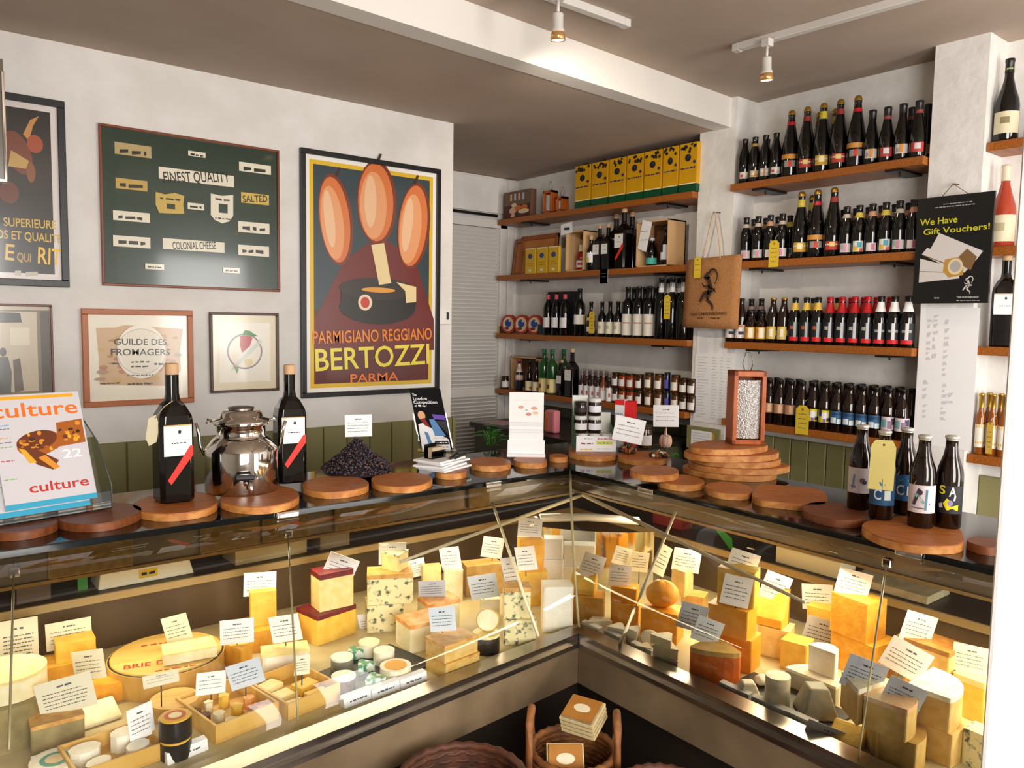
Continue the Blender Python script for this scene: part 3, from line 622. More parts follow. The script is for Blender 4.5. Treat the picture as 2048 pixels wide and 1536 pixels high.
# wine, oil, spirits of the left bay
bottle_kind('dark wine, white label', 'wine', g_black, capk, .235, 'e4e0d8', (.075, .135), [(.75, .9, 0, 1, 'd9ac3a')])
bottle_kind('dark wine, long cream label', 'wine', g_black, capk, .235, 'dcd6c8', (.015, .140), [(.1, .7, .55, .62, 'b08a78')], span=1.1)
bottle_kind('half bottle, cream label', 'half', g_black, capk, .17, 'e2dcc4', (.020, .092), [(.1, .4, .4, .7, 'b8b08a')], span=1.15)
bottle_kind('half bottle, small white labels', 'half', g_black, capk, .17, 'dcd6d0', (.030, .06), [], 'd6c0a8', (.10, .118))
bottle_kind('tall black wine, white neck band', 'tall', g_black, capk, .29, neck='e6e6e6', nz=(.265, .318))
bottle_kind('green, yellow label', 'wine', g_green, M('green_cap', '1f6a4a', .4), .275, 'd9c27a', (.012, .105), [(.1, .3, .3, .6, '8a2a1a'), (.35, .8, .1, .9, 'e6d8a0')])
bottle_kind('small brown, cream label', 'half', g_brown, capk, .17, 'e6d9b0', (.012, .075), [(.5, .8, .1, .4, 'c0662a')])
bottle_kind('small olive oil, white label', 'half', g_black, M('cork', 'c9a27a', .7), .19, 'e2dfe0', (.05, .11), [(.1, .35, .0, .5, 'd9c04a')])
bottle_kind('slim sauce, white label', 'sauce', M('sauce_glass', '2a1410', .08), M('sauce_cap', '8f7f80', .4), .150, 'e8e4e2', (.006, .088), [(.4, .6, .3, .6, 'b05a5a')])
bottle_kind('slim sauce, orange label', 'sauce', M('sauce_glass2', '7a3a10', .08), M('sauce_cap', '8f7f80', .4), .150, 'e6e0da', (.006, .085), [(0, 1, .78, 1, 'd9722a')])
bottle_kind('burgundy, cream label', 'burg', g_black, capk, .27, 'd9d0b0', (.03, .115), [(.3, .6, .45, .75, '8a805a')], 'c9cf8a', (.282, .289))
bottle_kind('rose wine, cream label', 'burg', g_rose, M('pale_cap', 'd9cdb0', .5), .262, 'd9cfae', (.02, .125), [(.15, .55, .4, .7, 'b5a884')])
PROF['slim'] = [(0, 0), (.017, 0), (.0185, .004), (.0185, .14), (.017, .155), (.011, .175), (.0095, .19), (.009, .24), (.0105, .241), (.0105, .25), (0, .251)]
bottle_kind('small amber spirit', 'slim', g_amber, gold, .195, 'e6e0d0', (.030, .125), [(0, 1, .85, 1, 'e0b23a'), (0, 1, .15, .25, 'd9a83a')])

def row(bay, lev, z, items, xs=XS):
    # items: (px column, kind, row 0 front / 1 middle / 2 back); ordinals are counted from the viewer's left
    by = {}
    for it in items: by.setdefault(it[2], []).append(it)
    for r_, lst in by.items():
        lst.sort(key=lambda q: q[0])
        ps = []
        for px, key, rr in lst:
            R = _BK[key][2]; X = xs+.008+[R, .105, .172][rr]
            if rr: X = max(X, xs+.008+.082+R)
            ps.append([onxz(px, min(X, XB-.004-R), z), R])
        lo_, hi_ = (1.548, 2.490) if bay == 'right bay' else (2.742, 4.45)
        ps[0][0][1] = min(ps[0][0][1], hi_-ps[0][1])
        for i in range(1, len(ps)): ps[i][0][1] = min(ps[i][0][1], ps[i-1][0][1]-ps[i][1]-ps[i-1][1]-.001)
        ps[-1][0][1] = max(ps[-1][0][1], lo_+ps[-1][1])
        for i in range(len(ps)-2, -1, -1): ps[i][0][1] = max(ps[i][0][1], ps[i+1][0][1]+ps[i][1]+ps[i+1][1]+.001)
        for i, (px, key, rr) in enumerate(lst):
            p = ps[i][0]
            rn_ = ['front', 'middle', 'back'][rr] if len(by) == 3 else ['front', 'back', 'back'][rr]
            nm = 'wine_bottle' if any(q in key for q in ('wine', 'burgundy', 'olive')) else 'beer_bottle' if bay == 'right bay' else 'bottle'
            lab = f"{key} bottle, {ORD[i]} from left, {rn_} row, {lev} shelf, {bay}"
            put_bottle(key, p, lab, 'bottle', f'bottles on the {lev} shelf of the {bay}', nm)
S1, S2, S3 = 'small pale label', 'small gold label', 'small grey label'
B1_, B2_, B3_ = 'large gold-topped', 'large gold-topped, red label', 'large gold-topped, yellow label'
row('right bay', 'top', ZB[0], [(1492, S1, 0), (1515, S2, 0), (1538, S3, 0), (1559, S1, 0), (1506, S1, 1), (1531, S2, 1), (1586, B1_, 0), (1617, B2_, 0), (1648, B3_, 0), (1683, B2_, 0), (1712, B1_, 0), (1634, B2_, 2), (1666, B3_, 2),
     (1744, 'black-capped, white oval label', 0), (1776, 'black-capped, red label', 0), (1806, 'black-capped, white oval label', 0), (1833, 'black-capped, red label', 0), (1826, 'black-capped, red label', 1), (1848, 'black-capped, white oval label', 1)])
D1, D2, D3, D0 = 'dark, pale low label', 'dark, tan neck label', 'dark, colourful label', 'plain dark'
row('right bay', 'second', ZB[1], [(1490, D1, 0), (1514, D1, 0), (1538, D2, 0), (1562, D1, 0), (1505, D1, 1), (1529, D2, 1), (1553, D1, 1), (1577, D3, 1), (1602, B3_, 0), (1650, B1_, 0), (1682, B2_, 0), (1620, B3_, 2),
     (1700, D1, 0), (1718, D3, 0), (1744, D2, 0), (1775, D2, 1), (1770, D3, 0), (1797, D1, 0), (1826, D2, 0), (1697, D1, 1), (1714, D2, 1), (1730, D3, 1), (1748, D2, 1), (1792, D2, 1), (1809, D1, 1), (1826, D2, 1), (1842, D1, 1)])
F1, F2, F3, F4 = 'brown, white landscape label', 'short amber, yellow label', 'brown, yellow diamond label', 'black, yellow neck label'
F5, F6 = 'black, red foil neck', 'black, white neck label'
row('right bay', 'third', ZB[2], [(1488, F1, 0), (1510, F1, 0), (1532, F2, 0), (1554, F2, 0), (1574, F3, 0), (1592, F3, 0), (1614, F4, 0), (1640, F4, 0), (1666, F4, 0), (1690, F5, 0), (1714, F5, 0), (1737, F5, 0), (1760, F5, 0), (1784, F6, 0), (1808, F6, 0), (1832, F6, 0),
     (1500, D0, 1), (1520, D0, 1), (1624, F4, 1), (1672, F4, 1), (1699, F5, 1), (1724, F5, 1), (1749, F5, 1), (1774, F5, 1), (1812, F6, 1)])
G1, G2, G3, G4, G0 = 'brown, copper label', 'brown, yellow graphic label', 'brown, blue graphic label', 'brown, pink graphic label', 'brown glass'
row('right bay', 'lowest', ZB[3], [(1544, G1, 0), (1566, G1, 0), (1588, G1, 0), (1610, G1, 0), (1632, G1, 0), (1650, G1, 0), (1668, G2, 0), (1687, G2, 0), (1706, G2, 0), (1727, G3, 0), (1748, G3, 0), (1768, G3, 0), (1787, G3, 0), (1806, G4, 0), (1826, G4, 0),
     (1484, G0, 1), (1503, G0, 1), (1522, G0, 1), (1555, G0, 1), (1577, G0, 1), (1599, G0, 1), (1621, G0, 1), (1643, G0, 1), (1665, G0, 1), (1688, G0, 1), (1711, G0, 1), (1734, G0, 1), (1757, G0, 1), (1778, G0, 1), (1797, G0, 1), (1816, G0, 1),
     (1550, G0, 2), (1572, G0, 2), (1594, G0, 2), (1627, G0, 2), (1649, G0, 2), (1672, G0, 2), (1695, G0, 2), (1718, G0, 2), (1741, G0, 2), (1765, G0, 2), (1789, G0, 2)])
# left bay
W1, W2, W3 = 'dark wine, white label', 'dark wine, long cream label', 'half bottle, cream label'
row('left bay', 'third', ZA[2], [(1158, W1, 0), (1181, 'half bottle, small white labels', 0), (1203, W3, 0), (1219, W3, 0), (1235, W3, 0), (1254, W2, 0), (1276, W2, 0), (1297, W2, 0), (1320, 'tall black wine, white neck band', 0), (1342, 'tall black wine, white neck band', 0), (1364, 'tall black wine, white neck band', 0),
     (1246, W3, 1), (1266, W2, 1), (1288, W2, 1), (1309, W1, 1), (1334, 'tall black wine, white neck band', 1), (1353, 'tall black wine, white neck band', 1)])
row('left bay', 'lowest', ZA[3], [(1058, 'small brown, cream label', 0), (1072, 'small brown, cream label', 0), (1087, 'green, yellow label', 0), (1103, 'green, yellow label', 0), (1126, 'green, yellow label', 1), (1143, 'small olive oil, white label', 1)] +
    [(1163, 'slim sauce, white label', 0), (1173, 'slim sauce, white label', 0), (1184, 'slim sauce, white label', 0), (1195, 'slim sauce, white label', 0), (1206, 'slim sauce, orange label', 0), (1218, 'slim sauce, white label', 0),
     (1168, 'slim sauce, orange label', 1), (1179, 'slim sauce, white label', 1), (1190, 'slim sauce, white label', 1), (1201, 'slim sauce, white label', 1), (1212, 'slim sauce, white label', 1)])
# square dark bottle with a red slash (also used on the worktop)
def square_bottle(p, label, k=1.0, rz=None, slash=True, name='square_wine_bottle', cat='wine bottle', group=None):
    t = thing(name, label, cat, p, face(p) if rz is None else rz, group)
    w_, h_ = .043*k, .205*k
    m = MB(); sq = lambda r, z, e=.72: [((r if abs(math.cos(a_))+abs(math.sin(a_)) else r)*x, r*y, z) for a_ in [0] for x, y in [(-1, -e), (-e, -1), (e, -1), (1, -e), (1, e), (e, 1), (-e, 1), (-1, e)]]
    rings = [sq(w_*.9, 0), sq(w_, .006*k), sq(w_, h_), sq(w_*.92, h_+.02*k), sq(w_*.66, h_+.045*k, .5), sq(w_*.40, h_+.058*k, .42), sq(w_*.37, h_+.075*k, .42), sq(w_*.37, h_+.125*k, .42)]
    vs = [v for r in rings for v in r]; n = 8
    fs = [(j*n+i, j*n+(i+1) % n, (j+1)*n+(i+1) % n, (j+1)*n+i) for j in range(len(rings)-1) for i in range(n)] + [tuple(range(n-1, -1, -1)), tuple((len(rings)-1)*n+i for i in range(n))]
    m.add(vs, fs, 0); m.build('glass_body', g_black, t, bevel=.002*k)
    MB().lathe([(w_*.38, h_+.124*k), (w_*.40, h_+.126*k), (w_*.40, h_+.150*k), (w_*.36, h_+.153*k), (0, h_+.153*k)], 12).build('cork', M('cork', 'c9a27a', .7), t)
    m = MB(); mats = [flat('ece9e6'), flat('c0a060'), inkd]
    m.rect(-w_*.80, w_*.80, h_*.60, h_*.98, -w_-.0008, 0).rect(-w_*.80, w_*.80, h_*.975, h_*.99, -w_-.0012, 1).scrawl(-w_*.35, w_*.45, h_*.76, -w_-.0013, .005*k, 2).disc(w_*.1, h_*.90, .004*k, .005*k, -w_-.0013, 2, 10)
    m.build('paper_label', mats, t)
    if slash: MB().sheet([(-w_*.62, h_*.30), (-w_*.42, h_*.24), (w_*.86, h_*.60), (w_*.86, h_*.72), (w_*.70, h_*.72)], -w_-.0016, 0, .0006).build('red_ribbon', flat('d92a1e'), t)
    return t
for i, (px, rr, k, sl) in enumerate(((1198, 0, .78, False), (1215, 0, .78, False), (1246, 0, 1.02, True), (1230, 1, .98, False), (1262, 1, .98, False))):
    p = onxz(px, XS+(.055 if rr == 0 else .155), ZA[1])
    square_bottle(p, ['square dark wine bottle left of the shelf price card, second shelf, left bay', 'square dark wine bottle right above the shelf price card, second shelf, left bay', 'square dark wine bottle with red ribbon, second shelf, left bay', 'square bottle half hidden left of red-ribbon bottle, back of second shelf', 'square bottle half hidden right of red-ribbon bottle, beside open crate'][i], k, RR-.35*0+.0, sl, 'square_wine_bottle', 'wine bottle', 'square wine bottles on the second shelf')
for i, (px, rr, k) in enumerate(((1123, 0, .66), (1143, 0, .88))):
    p = onxz(px, XS+.05+.0*rr, ZA[3])
    square_bottle(p, ['smaller square dark bottle beside the green bottles, lowest shelf, left bay', 'larger square dark bottle with white label, lowest shelf, left bay'][i], k, RR, False)
put_bottle('small olive oil, white label', onxz(1181, XS+.032, ZA[1]), 'small dark bottle with pale label beside the open crate, second shelf', 'bottle')
# jars in two layers, lowest shelf of the left bay
def jar_kind(key, body, lid, label, r=.027, h=.088, blue=False):
    pr = [(0, 0), (r*.94, 0), (r, .004), (r, h-.016), (r*.9, h-.008), (r*.9, h)]
    parts = [('lid', MB().lathe([(r*.95, h-.010), (r*.98, h-.006), (r*.98, h+.004), (0, h+.0045)], 16).mesh('lid', [lid])), ('paper_label', MB().lathe([(r+.0006, .014), (r+.0006, h*.62)], 14, a0=-PI/2-1.2, a1=-PI/2+1.2).mesh('paper_label', [flat(label)]))]
    _BK[key] = (MB().lathe(pr, 16).mesh(key, [body]), parts, r)
lidd = M('dark_gold_lid', '3a2a12', .35, .5)
jar_kind('dark jar, white label', g_honey, lidd, 'e6e2de'); jar_kind('orange jar, white label', M('orange_jar', '8a3208', .08), lidd, 'e0d6cf'); jar_kind('brown jar, cream label', M('brown_jar', '5a3208', .08), lidd, 'e8e2d8', h=.095)
jar_kind('dark blue bottle', M('blue_jar', '10103a', .08), capk, '5a58b0', .018, .10)
for px, key in ((1232, 'dark jar, white label'), (1246, 'orange jar, white label'), (1262, 'orange jar, white label'), (1279, 'dark jar, white label'), (1298, 'brown jar, cream label'), (1318, 'brown jar, cream label'), (1334, 'dark blue bottle'), (1351, 'brown jar, cream label'), (1368, 'dark jar, white label'), (1384, 'dark jar, white label')):
    i = [1232, 1246, 1262, 1279, 1298, 1318, 1334, 1351, 1368, 1384].index(px)
    R = _BK[key][2]; h = {'dark blue bottle': .105, 'brown jar, cream label': .0998}.get(key, .0928)
    for lv in range(2):
        p = onxz(px, XS+.012+.03, ZA[3]+lv*h)
        put_bottle(key, p, f"{key}, {ORD[i]} column of jars from left, {'upper' if lv else 'lower'} layer", 'jar' if 'jar' in key else 'bottle', 'stacked jars on the lowest shelf', 'preserve_jar' if 'jar' in key else 'small_bottle', RR-.2)
p = onxz(1010, XS+.03, ZA[3]); put_bottle('dark jar, white label', p, 'single small jar at the left end of the lowest shelf, left bay', 'jar', None, 'preserve_jar')

# ---- boxed goods of the left bay
def boxthing(name, label, cat, px0, px1, z, h, xoff, dep, mat, yaw=0, art=None, group=None, bevel=.002, X=None):
    Xf = (X or XS)+xoff; a_ = onxz(px0, Xf, z); b_ = onxz(px1, Xf, z); w_ = a_[1]-b_[1]
    t = thing(name, label, cat, (Xf, (a_[1]+b_[1])/2, z), RR+yaw, group)
    MB().box(-w_/2, w_/2, 0, dep, 0, h).build('carton' if 'tin' not in name else 'tin_body', mat, t, bevel=bevel)
    if art: art(t, w_, h)
    return t, w_
tin_y = M('yellow_tin', 'd9a514', .28, col2='c98f0e', scale=5); tin_g = M('tin_green', '0f4a2c', .3)
def tin_art(t, w_, h):
    MB().box(-w_/2-.0006, w_/2+.0006, -.0006, .07, 0, h*.16).build('green_band', tin_g, t)
    m = MB(); mats = [flat('17180f'), flat('2a2f5a'), flat('f0e9c8')]; rn = random.Random(len(bpy.data.objects))
    for i in range(9): m.disc(rn.uniform(-.42, .42)*w_, h*rn.uniform(.82, .97), w_*rn.uniform(.05, .11), h*.035, -.0012-.0001*i, 0, 8, rn.uniform(0, 3))
    m.disc(0, h*.70, w_*.17, h*.075, -.0022, 0, 16).disc(w_*.03, h*.715, w_*.06, h*.03, -.0024, 1, 10).disc(w_*.36, h*.60, w_*.08, h*.035, -.0022, 1, 10)
    m.scrawl(-w_*.42, w_*.42, h*.49, -.0022, h*.055, 1).rect(-w_*.46, w_*.46, h*.165, h*.185, -.0012, 2)
    m.build('printed_front', mats, t)
    MB().box(-w_*.18, w_*.22, .02, .05, h, h+.012).build('tin_spout', M('dark_cap2', '1b1b1b', .4), t, bevel=.003)
for i, (a_, b_) in enumerate(((1149, 1179), (1182, 1214), (1217, 1249), (1252, 1284), (1287, 1321), (1324, 1354), (1357, 1392))):
    boxthing('oil_tin', f"tall yellow and green oil tin, {ORD[i]} from left on the top shelf", 'oil tin', a_, b_, ZA[0], .262, .012, .07, tin_y, art=tin_art, group='yellow oil tins on the top shelf')
def card_art(t, w_, h):
    m = MB(); mats = [flat('6b5340'), flat('4a1a10'), flat('d9a98a'), flat('c9672a'), flat('d9c79a'), flat('b9b4c9')]
    m.rect(-w_*.48, w_*.48, h*.48, h*.98, -.001, 0).rect(-w_*.48, w_*.48, h*.02, h*.48, -.001, 1)
    for i in range(4): m.rect(-w_*.25+i*w_*.15, -w_*.18+i*w_*.15, h*.65, h*.90, -.0014, 2+(i % 2)*3)
    m.disc(-w_*.15, h*.28, w_*.13, h*.12, -.0014, 2).disc(w_*.05, h*.36, w_*.13, h*.10, -.0015, 3).disc(w_*.28, h*.36, w_*.11, h*.10, -.0014, 3).disc(w_*.25, h*.22, w_*.20, h*.08, -.0016, 4).disc(-w_*.14, h*.10, w_*.08, h*.06, -.0016, 2).disc(-w_*.1, h*.48, w_*.1, h*.08, -.0017, 4)
    m.build('printed_front', mats, t)
boxthing('gift_box', 'brown printed box with food picture at the left end of top shelf', 'box', 1007, 1061, ZA[0], .185, .02, .05, flat('6b4a36'), art=card_art)
def grater_thing(name, label, p, rz, w_, h, lean=0.0, hook=True, d_=.06):
    t = thing(name, label, 'grater', p, rz)
    gw = M('grater_wood', 'c06424', .45, col2='a34c14', scale=12, stretch=(6, 6, 1))
    def lb(m): return m.tilt(lean)
    lb(MB().box(-w_/2, -w_/2+.014, 0, d_, 0, h).box(w_/2-.014, w_/2, 0, d_, 0, h).box(-w_/2, w_/2, 0, d_, h-.018, h).box(-w_/2, w_/2, 0, d_, 0, .016).box(-w_/2+.014, w_/2-.014, d_-.006, d_, .01, h-.01)).build('wooden_box', gw, t, bevel=.002)
    m = MB(); a0, a1 = .3, .62*2
    n = 8; z0, z1 = .02, h-.03
    vs = []
    for i in range(n+1):
        x = (-w_/2+.016)+(w_-.032)*i/n; y = .012-.010*math.sin(PI*i/n); vs += [(x, y, z0), (x, y, z1)]
    m.add(vs, [(2*i, 2*i+2, 2*i+3, 2*i+1) for i in range(n)], 0, True)
    lb(m).build('grater_plate', M('grater_steel', '55504e', .35, .3, col2='cdcac8', scale=170, kind='voronoi', lo=.16, hi=.30, bump=.5), t)
    if hook: lb(MB().tube([(-.008, d_*.5, h), (-.016, d_*.5, h+.025), (-.006, d_*.5, h+.062), (.010, d_*.5, h+.062), (.020, d_*.5, h+.025), (.012, d_*.5, h)], .0016, 6)).build('wire_hook', steeld, t)
    return t
grater_thing('box_grater', 'larger wooden box grater with wire hook, left of the yellow tins', onxz(1093, XS+.03, ZA[0]), RR, .088, .152)
grater_thing('box_grater', 'smaller wooden box grater with wire hook, next to the yellow tins', onxz(1117, XS+.03, ZA[0]), RR, .062, .10)
# trays leaning on the second shelf, yellow cartons, crates
trayw = M('tray_wood', 'b8742c', .5, col2='a05f20', scale=10, stretch=(1, 1, .3)); trayr = M('tray_rim', '8f4a18', .5)
for i, (px0, px1, off, h, lab) in enumerate(((974, 1004, .05, .262, 'wooden tray leaning outward at the left end of the second shelf'), (1001, 1069, .02, .268, 'wider wooden tray standing behind the yellow cartons, second shelf'))):
    a_ = onxz(px0, XS+off, ZA[1]); b_ = onxz(px1, XS+off, ZA[1]); w_ = a_[1]-b_[1]
    t = thing('wooden_tray', lab, 'tray', (XS+off+.02, (a_[1]+b_[1])/2, ZA[1]), RR-(.0 if i else .25))
    if i == 0: t.location.y = 4.335; w_ = .16
    else: t.location.y = min(t.location.y, 4.08); t.location.x = XS+.036
    MB().box(-w_/2, w_/2, .010, .018, 0, h).tilt(.12).build('tray_base', trayw, t)
    MB().box(-w_/2, -w_/2+.022, 0, .02, 0, h).box(w_/2-.022, w_/2, 0, .02, 0, h).box(-w_/2, w_/2, 0, .02, h-.03, h).box(-w_/2, w_/2, 0, .02, 0, .02).tilt(.12).build('tray_rim', trayr, t, bevel=.003)
def ybox_art(t, w_, h):
    m = MB(); mats = [flat('3a3f7a'), flat('a88a20'), flat('e8e0c0'), flat('b5522a')]
    m.disc(0, h*.68, w_*.22, h*.10, -.001, 0).scrawl(-w_*.3, w_*.3, h*.42, -.001, h*.05, 1).scrawl(-w_*.3, w_*.3, h*.32, -.001, h*.04, 3).disc(0, h*.13, w_*.15, h*.05, -.001, 2).rect(-w_*.45, w_*.45, h*.95, h*.99, -.001, 2)
    m.build('printed_front', mats, t)
for i, (a_, b_) in enumerate(((1050, 1070), (1073, 1093), (1096, 1117))):
    boxthing('oil_carton', f"slim yellow carton, {ORD[i]} of three from left on the second shelf", 'carton', a_, b_, ZA[1], .172, .004, .022, M('yellow_carton', 'd2a81a', .45), art=ybox_art, group='three yellow cartons on the second shelf')
crw = M('crate_wood', '6b4428', .6, col2='57361e', scale=8); cre = M('crate_edge', 'd0a878', .6)
def crate(label, px0, px1, z, h, dep=.15, off=.01):
    a_ = onxz(px0, XS+off, z); b_ = onxz(px1, XS+off, z); w_ = a_[1]-b_[1]
    t = thing('wooden_crate', label, 'crate', (XS+off, (a_[1]+b_[1])/2, z), RR)
    MB().box(-w_/2, w_/2, dep-.008, dep, 0, h).build('back_panel', crw, t)
    MB().box(-w_/2, -w_/2+.009, 0, dep, 0, h).box(w_/2-.009, w_/2, 0, dep, 0, h).box(-w_/2, w_/2, 0, dep, h-.009, h).box(-w_/2, w_/2, 0, dep, 0, .008).build('sides', cre, t, bevel=.001)
    return t, w_
cr1, cw1 = crate('open wooden crate on the second shelf with a red bottle inside', 1130, 1166, ZA[1], .255)
_BK['x'] = None
bottle_kind('red liqueur', 'stubby', M('red_liqueur', '8a1c0a', .08), M('cream_cap', 'd9cfb0', .5), .118, 'd9d0c4', (.018, .062), [(.2, .8, .3, .7, 'b03a4a')])
put_bottle('red liqueur', (XS+.07, cr1.location.y+.0, ZA[1]+.0085), 'squat red bottle inside the open crate on the second shelf', 'bottle')
cr2, cw2 = crate('open wooden crate at right of second shelf, white paper tag over it', 1271, 1335, ZA[1], .262)
bottle_kind('black teal label', 'stubby', g_black, M('pale_cap2', 'd9cfd0', .5), .145, '3fb3a4', (.010, .045))
bottle_kind('black white cone label', 'half', g_black, capk, .20, 'e2e0e6', (.03, .115), [(0, .3, .5, 1, '0c0c0c'), (.7, 1, .5, 1, '0c0c0c')])
put_bottle('black teal label', (XS+.06, cr2.location.y+cw2*.18, ZA[1]+.0085), 'squat black bottle with teal label in the right crate, second shelf', 'bottle')
put_bottle('black white cone label', (XS+.06, cr2.location.y-cw2*.24, ZA[1]+.0085), 'slim black bottle with white cone label in the right crate', 'bottle')
p = onxz(1287, XS-.0, ZA[1]+.19)
t = thing('paper_tag', 'white paper tag tilted over the right crate on second shelf', 'tag', (XS+.002, p[1], ZA[1]+.185), RR)
m = MB().sheet([(-.045, -.075), (.02, -.10), (.06, .065), (-.01, .085)], 0, 0, .0015); m.scrawl(-.02, .03, .02, -.0006, .008, 1).scrawl(-.02, .03, -.03, -.0006, .006, 1); m.build('sheet', [paper, ink], t)
MB().tube([(.02, .0008, .07), (.02, .0008, .079)], .0012).build('pin', black, t)
t = thing('paper_tag', 'white handwritten price card above the crate under the top shelf', 'tag', (XS+.004, onxz(1132, XS, 2.3)[1], ZA[1]+.262), RR)
m = MB().sheet([(-.05, -.028), (.055, -.018), (.05, .05), (-.055, .04)], 0, 0, .0015); m.scrawl(-.02, .035, .012, -.0006, .034, 1); m.build('sheet', [paper, inkd], t)
p = onxz(1208, XS-.003, ZA[1]-.03)
t = thing('paper_tag', 'cream price card hung on the front edge of second shelf', 'tag', (XS-.003, p[1], ZA[1]-.035), RR)
m = MB().rect(-.033, .033, -.05, .035, -.001, 0).box(-.033, .033, 0-.001, .001, -.05, .035); m.scrawl(-.02, .02, .01, -.0015, .008, 1).scrawl(-.02, .02, -.01, -.0015, .006, 1); m.build('sheet', [flat('e2dcd0'), ink], t)
# third shelf: round tins, black triple carton
t = thing('small_box', 'small black and gold box at the left end of third shelf', 'box', onxz(1001, XS+.03, ZA[2]), RR)
MB().box(-.03, .045, 0, .06, 0, .05).build('carton', flat('2a2018'), t, bevel=.002); MB().box(-.0305, -.012, -.0006, .05, 0, .0505).build('gold_end', flat('c9a84a'), t)
for i, px in enumerate((1019, 1045, 1071)):
    p = onxz(px, XS+.045, ZA[2])
    t = thing('round_tin', f"round red and blue tin standing on edge, {ORD[i]} of three, third shelf", 'tin', p, RR+.2, 'round tins on the third shelf')
    r = .066
    MB().lathe([(0, -.016), (r, -.016), (r, .016), (0, .016)], 26).move(lambda x, y, z: (x, z, y+r)).build('tin_body', flat('a03a22'), t, bevel=.002)
    m = MB(); m.ring(0, r, r*.78, r*.95, -.0165, 0).disc(0, r, r*.76, r*.76, -.0166, 1).disc(0, r*1.1, r*.45, r*.42, -.0168, 2).disc(-r*.2, r*.55, r*.35, r*.16, -.0169, 3).disc(r*.25, r*1.35, r*.2, r*.12, -.0169, 1)
    m.build('printed_lid', [flat('b5342a'), flat('cdbf9a'), flat('2a3f8a'), flat('7a2320')], t)
t = thing('small_box', 'dark blue carton in front of the round tins, third shelf', 'box', onxz(1083, XS+.004, ZA[2]), RR)
MB().box(-.04, .04, 0, .02, 0, .07).build('carton', flat('14222e'), t, bevel=.002)
t, w_ = boxthing('bottle_carton', 'black three-bottle carton with white labels on the third shelf', 'carton', 1094, 1145, ZA[2], .286, .045, .08, flat('0c0c0d'))
for i in range(3):
    x = (-.33+.33*i)*w_
    o = MB().lathe([(0, .002), (.030, .002), (.032, .006), (.032, .175), (.026, .20), (.013, .225), (.013, .27), (0, .272)], 14, cx=x, cy=-.033).build('carton_bottle', g_black, t)
    MB().lathe([(.0326, .05), (.0326, .115)], 10, a0=-PI/2-1.2, a1=-PI/2+1.2, cx=x, cy=-.033).build('paper_label', flat('ddd8d6'), o)
    MB().lathe([(.0138, .235), (.0138, .266)], 10, cx=x, cy=-.033).build('neck_foil', flat('b04a55'), o)
# crate on the lowest shelf
crate('open wooden crate with white tag at left of the lowest shelf', 1021, 1072, ZA[3], .235, .10, .085)
bottle_kind('tall printed', 'half', M('printed_glass', '1a2030', .2), capr, .205, 'd9c4bc', (.075, .19), [(0, 1, 0, .15, 'd93a2a'), (.3, .6, .3, .8, 'b08a80')], span=1.4)
put_bottle('tall printed', onxz(1038, XS+.04, ZA[3]), 'slim bottle with tall pink and red label before the crate, lowest shelf', 'bottle')
# yellow hang tags
ytag = M('yellow_card', 'e2c22e', .7, col2='d9b626', scale=8)
def hangtag(label, px, py0, py1, wpx, X, col=None, string=.03, rz=RR, scr=True):
    a_ = onx(px, py0, X); b_ = onx(px, py1, X); D = depth(a_); w_ = wpx*D/FPX/math.cos(.5); h = a_[2]-b_[2]
    t = thing('price_tag', label, 'price tag', (X, a_[1], b_[2]), rz)
    m = MB().sheet([(-w_/2, 0), (w_/2, 0), (w_/2, h-w_*.25), (w_*.25, h), (-w_*.25, h), (-w_/2, h-w_*.25)], -.001, 0, .001)
    m.disc(0, h-w_*.28, w_*.10, w_*.10, -.0012, 1, 10)
    if scr:
        for k in range(4): m.scrawl(-w_*.3, w_*.3, h*(.70-.16*k), -.0013, h*.05, 2)
    m.build('card', [col or ytag, flat('8a6a20'), ink], t)
    MB().tube([(0, -.001, h-w_*.28), (.004, .001, h+string*.5), (.016, .010, h+string)], .0010, 5).build('string', flat('c9bfae'), t)
    return t
hangtag('yellow price tag hanging over the edge of second shelf, right bay', 1549, 481, 534, 20, XS-.004)
hangtag('yellow price tag hanging over the edge of lowest shelf, right bay', 1606, 811, 869, 25, XS-.004)
hangtag('yellow price tag among small bottles on third shelf, left bay', 1184, 623, 667, 13, XS-.004)
hangtag('yellow price tag on the tall black wine bottles, third shelf', 1335, 590, 638, 14, XS-.004)
# short shelves at the far right
Xs = 3.46
put_bottle('burgundy, cream label', onxz(2010, Xs+.055, ZS[0]), 'large dark wine bottle with cream label on the far right top shelf', 'bottle', None, 'wine_bottle')
put_bottle('rose wine, cream label', onxz(2003, Xs+.055, ZS[1]), 'rose wine bottle with cream label on the far right second shelf', 'bottle', None, 'wine_bottle')
square_bottle(onxz(2003, Xs+.055, ZS[2]), 'dark shouldered bottle with pale streak label on the far right third shelf', 1.05, None, False)
for i, (px, off) in enumerate(((1957, .04), (1980, .04), (2003, .04), (1972, .105), (1995, .105))):
    put_bottle('small amber spirit', onxz(px, Xs+off, ZS[3]), f"small amber spirit bottle, {ORD[i % 3]} from left, {'front' if i < 3 else 'back'} row, far right lowest shelf", 'bottle', 'small amber bottles on the far right shelf', 'spirit_bottle')
hangtag('gold price tag on the small amber bottles, far right lowest shelf', 1981, 845, 908, 10, Xs-.004, M('gold_card', 'c9a23a', .6))

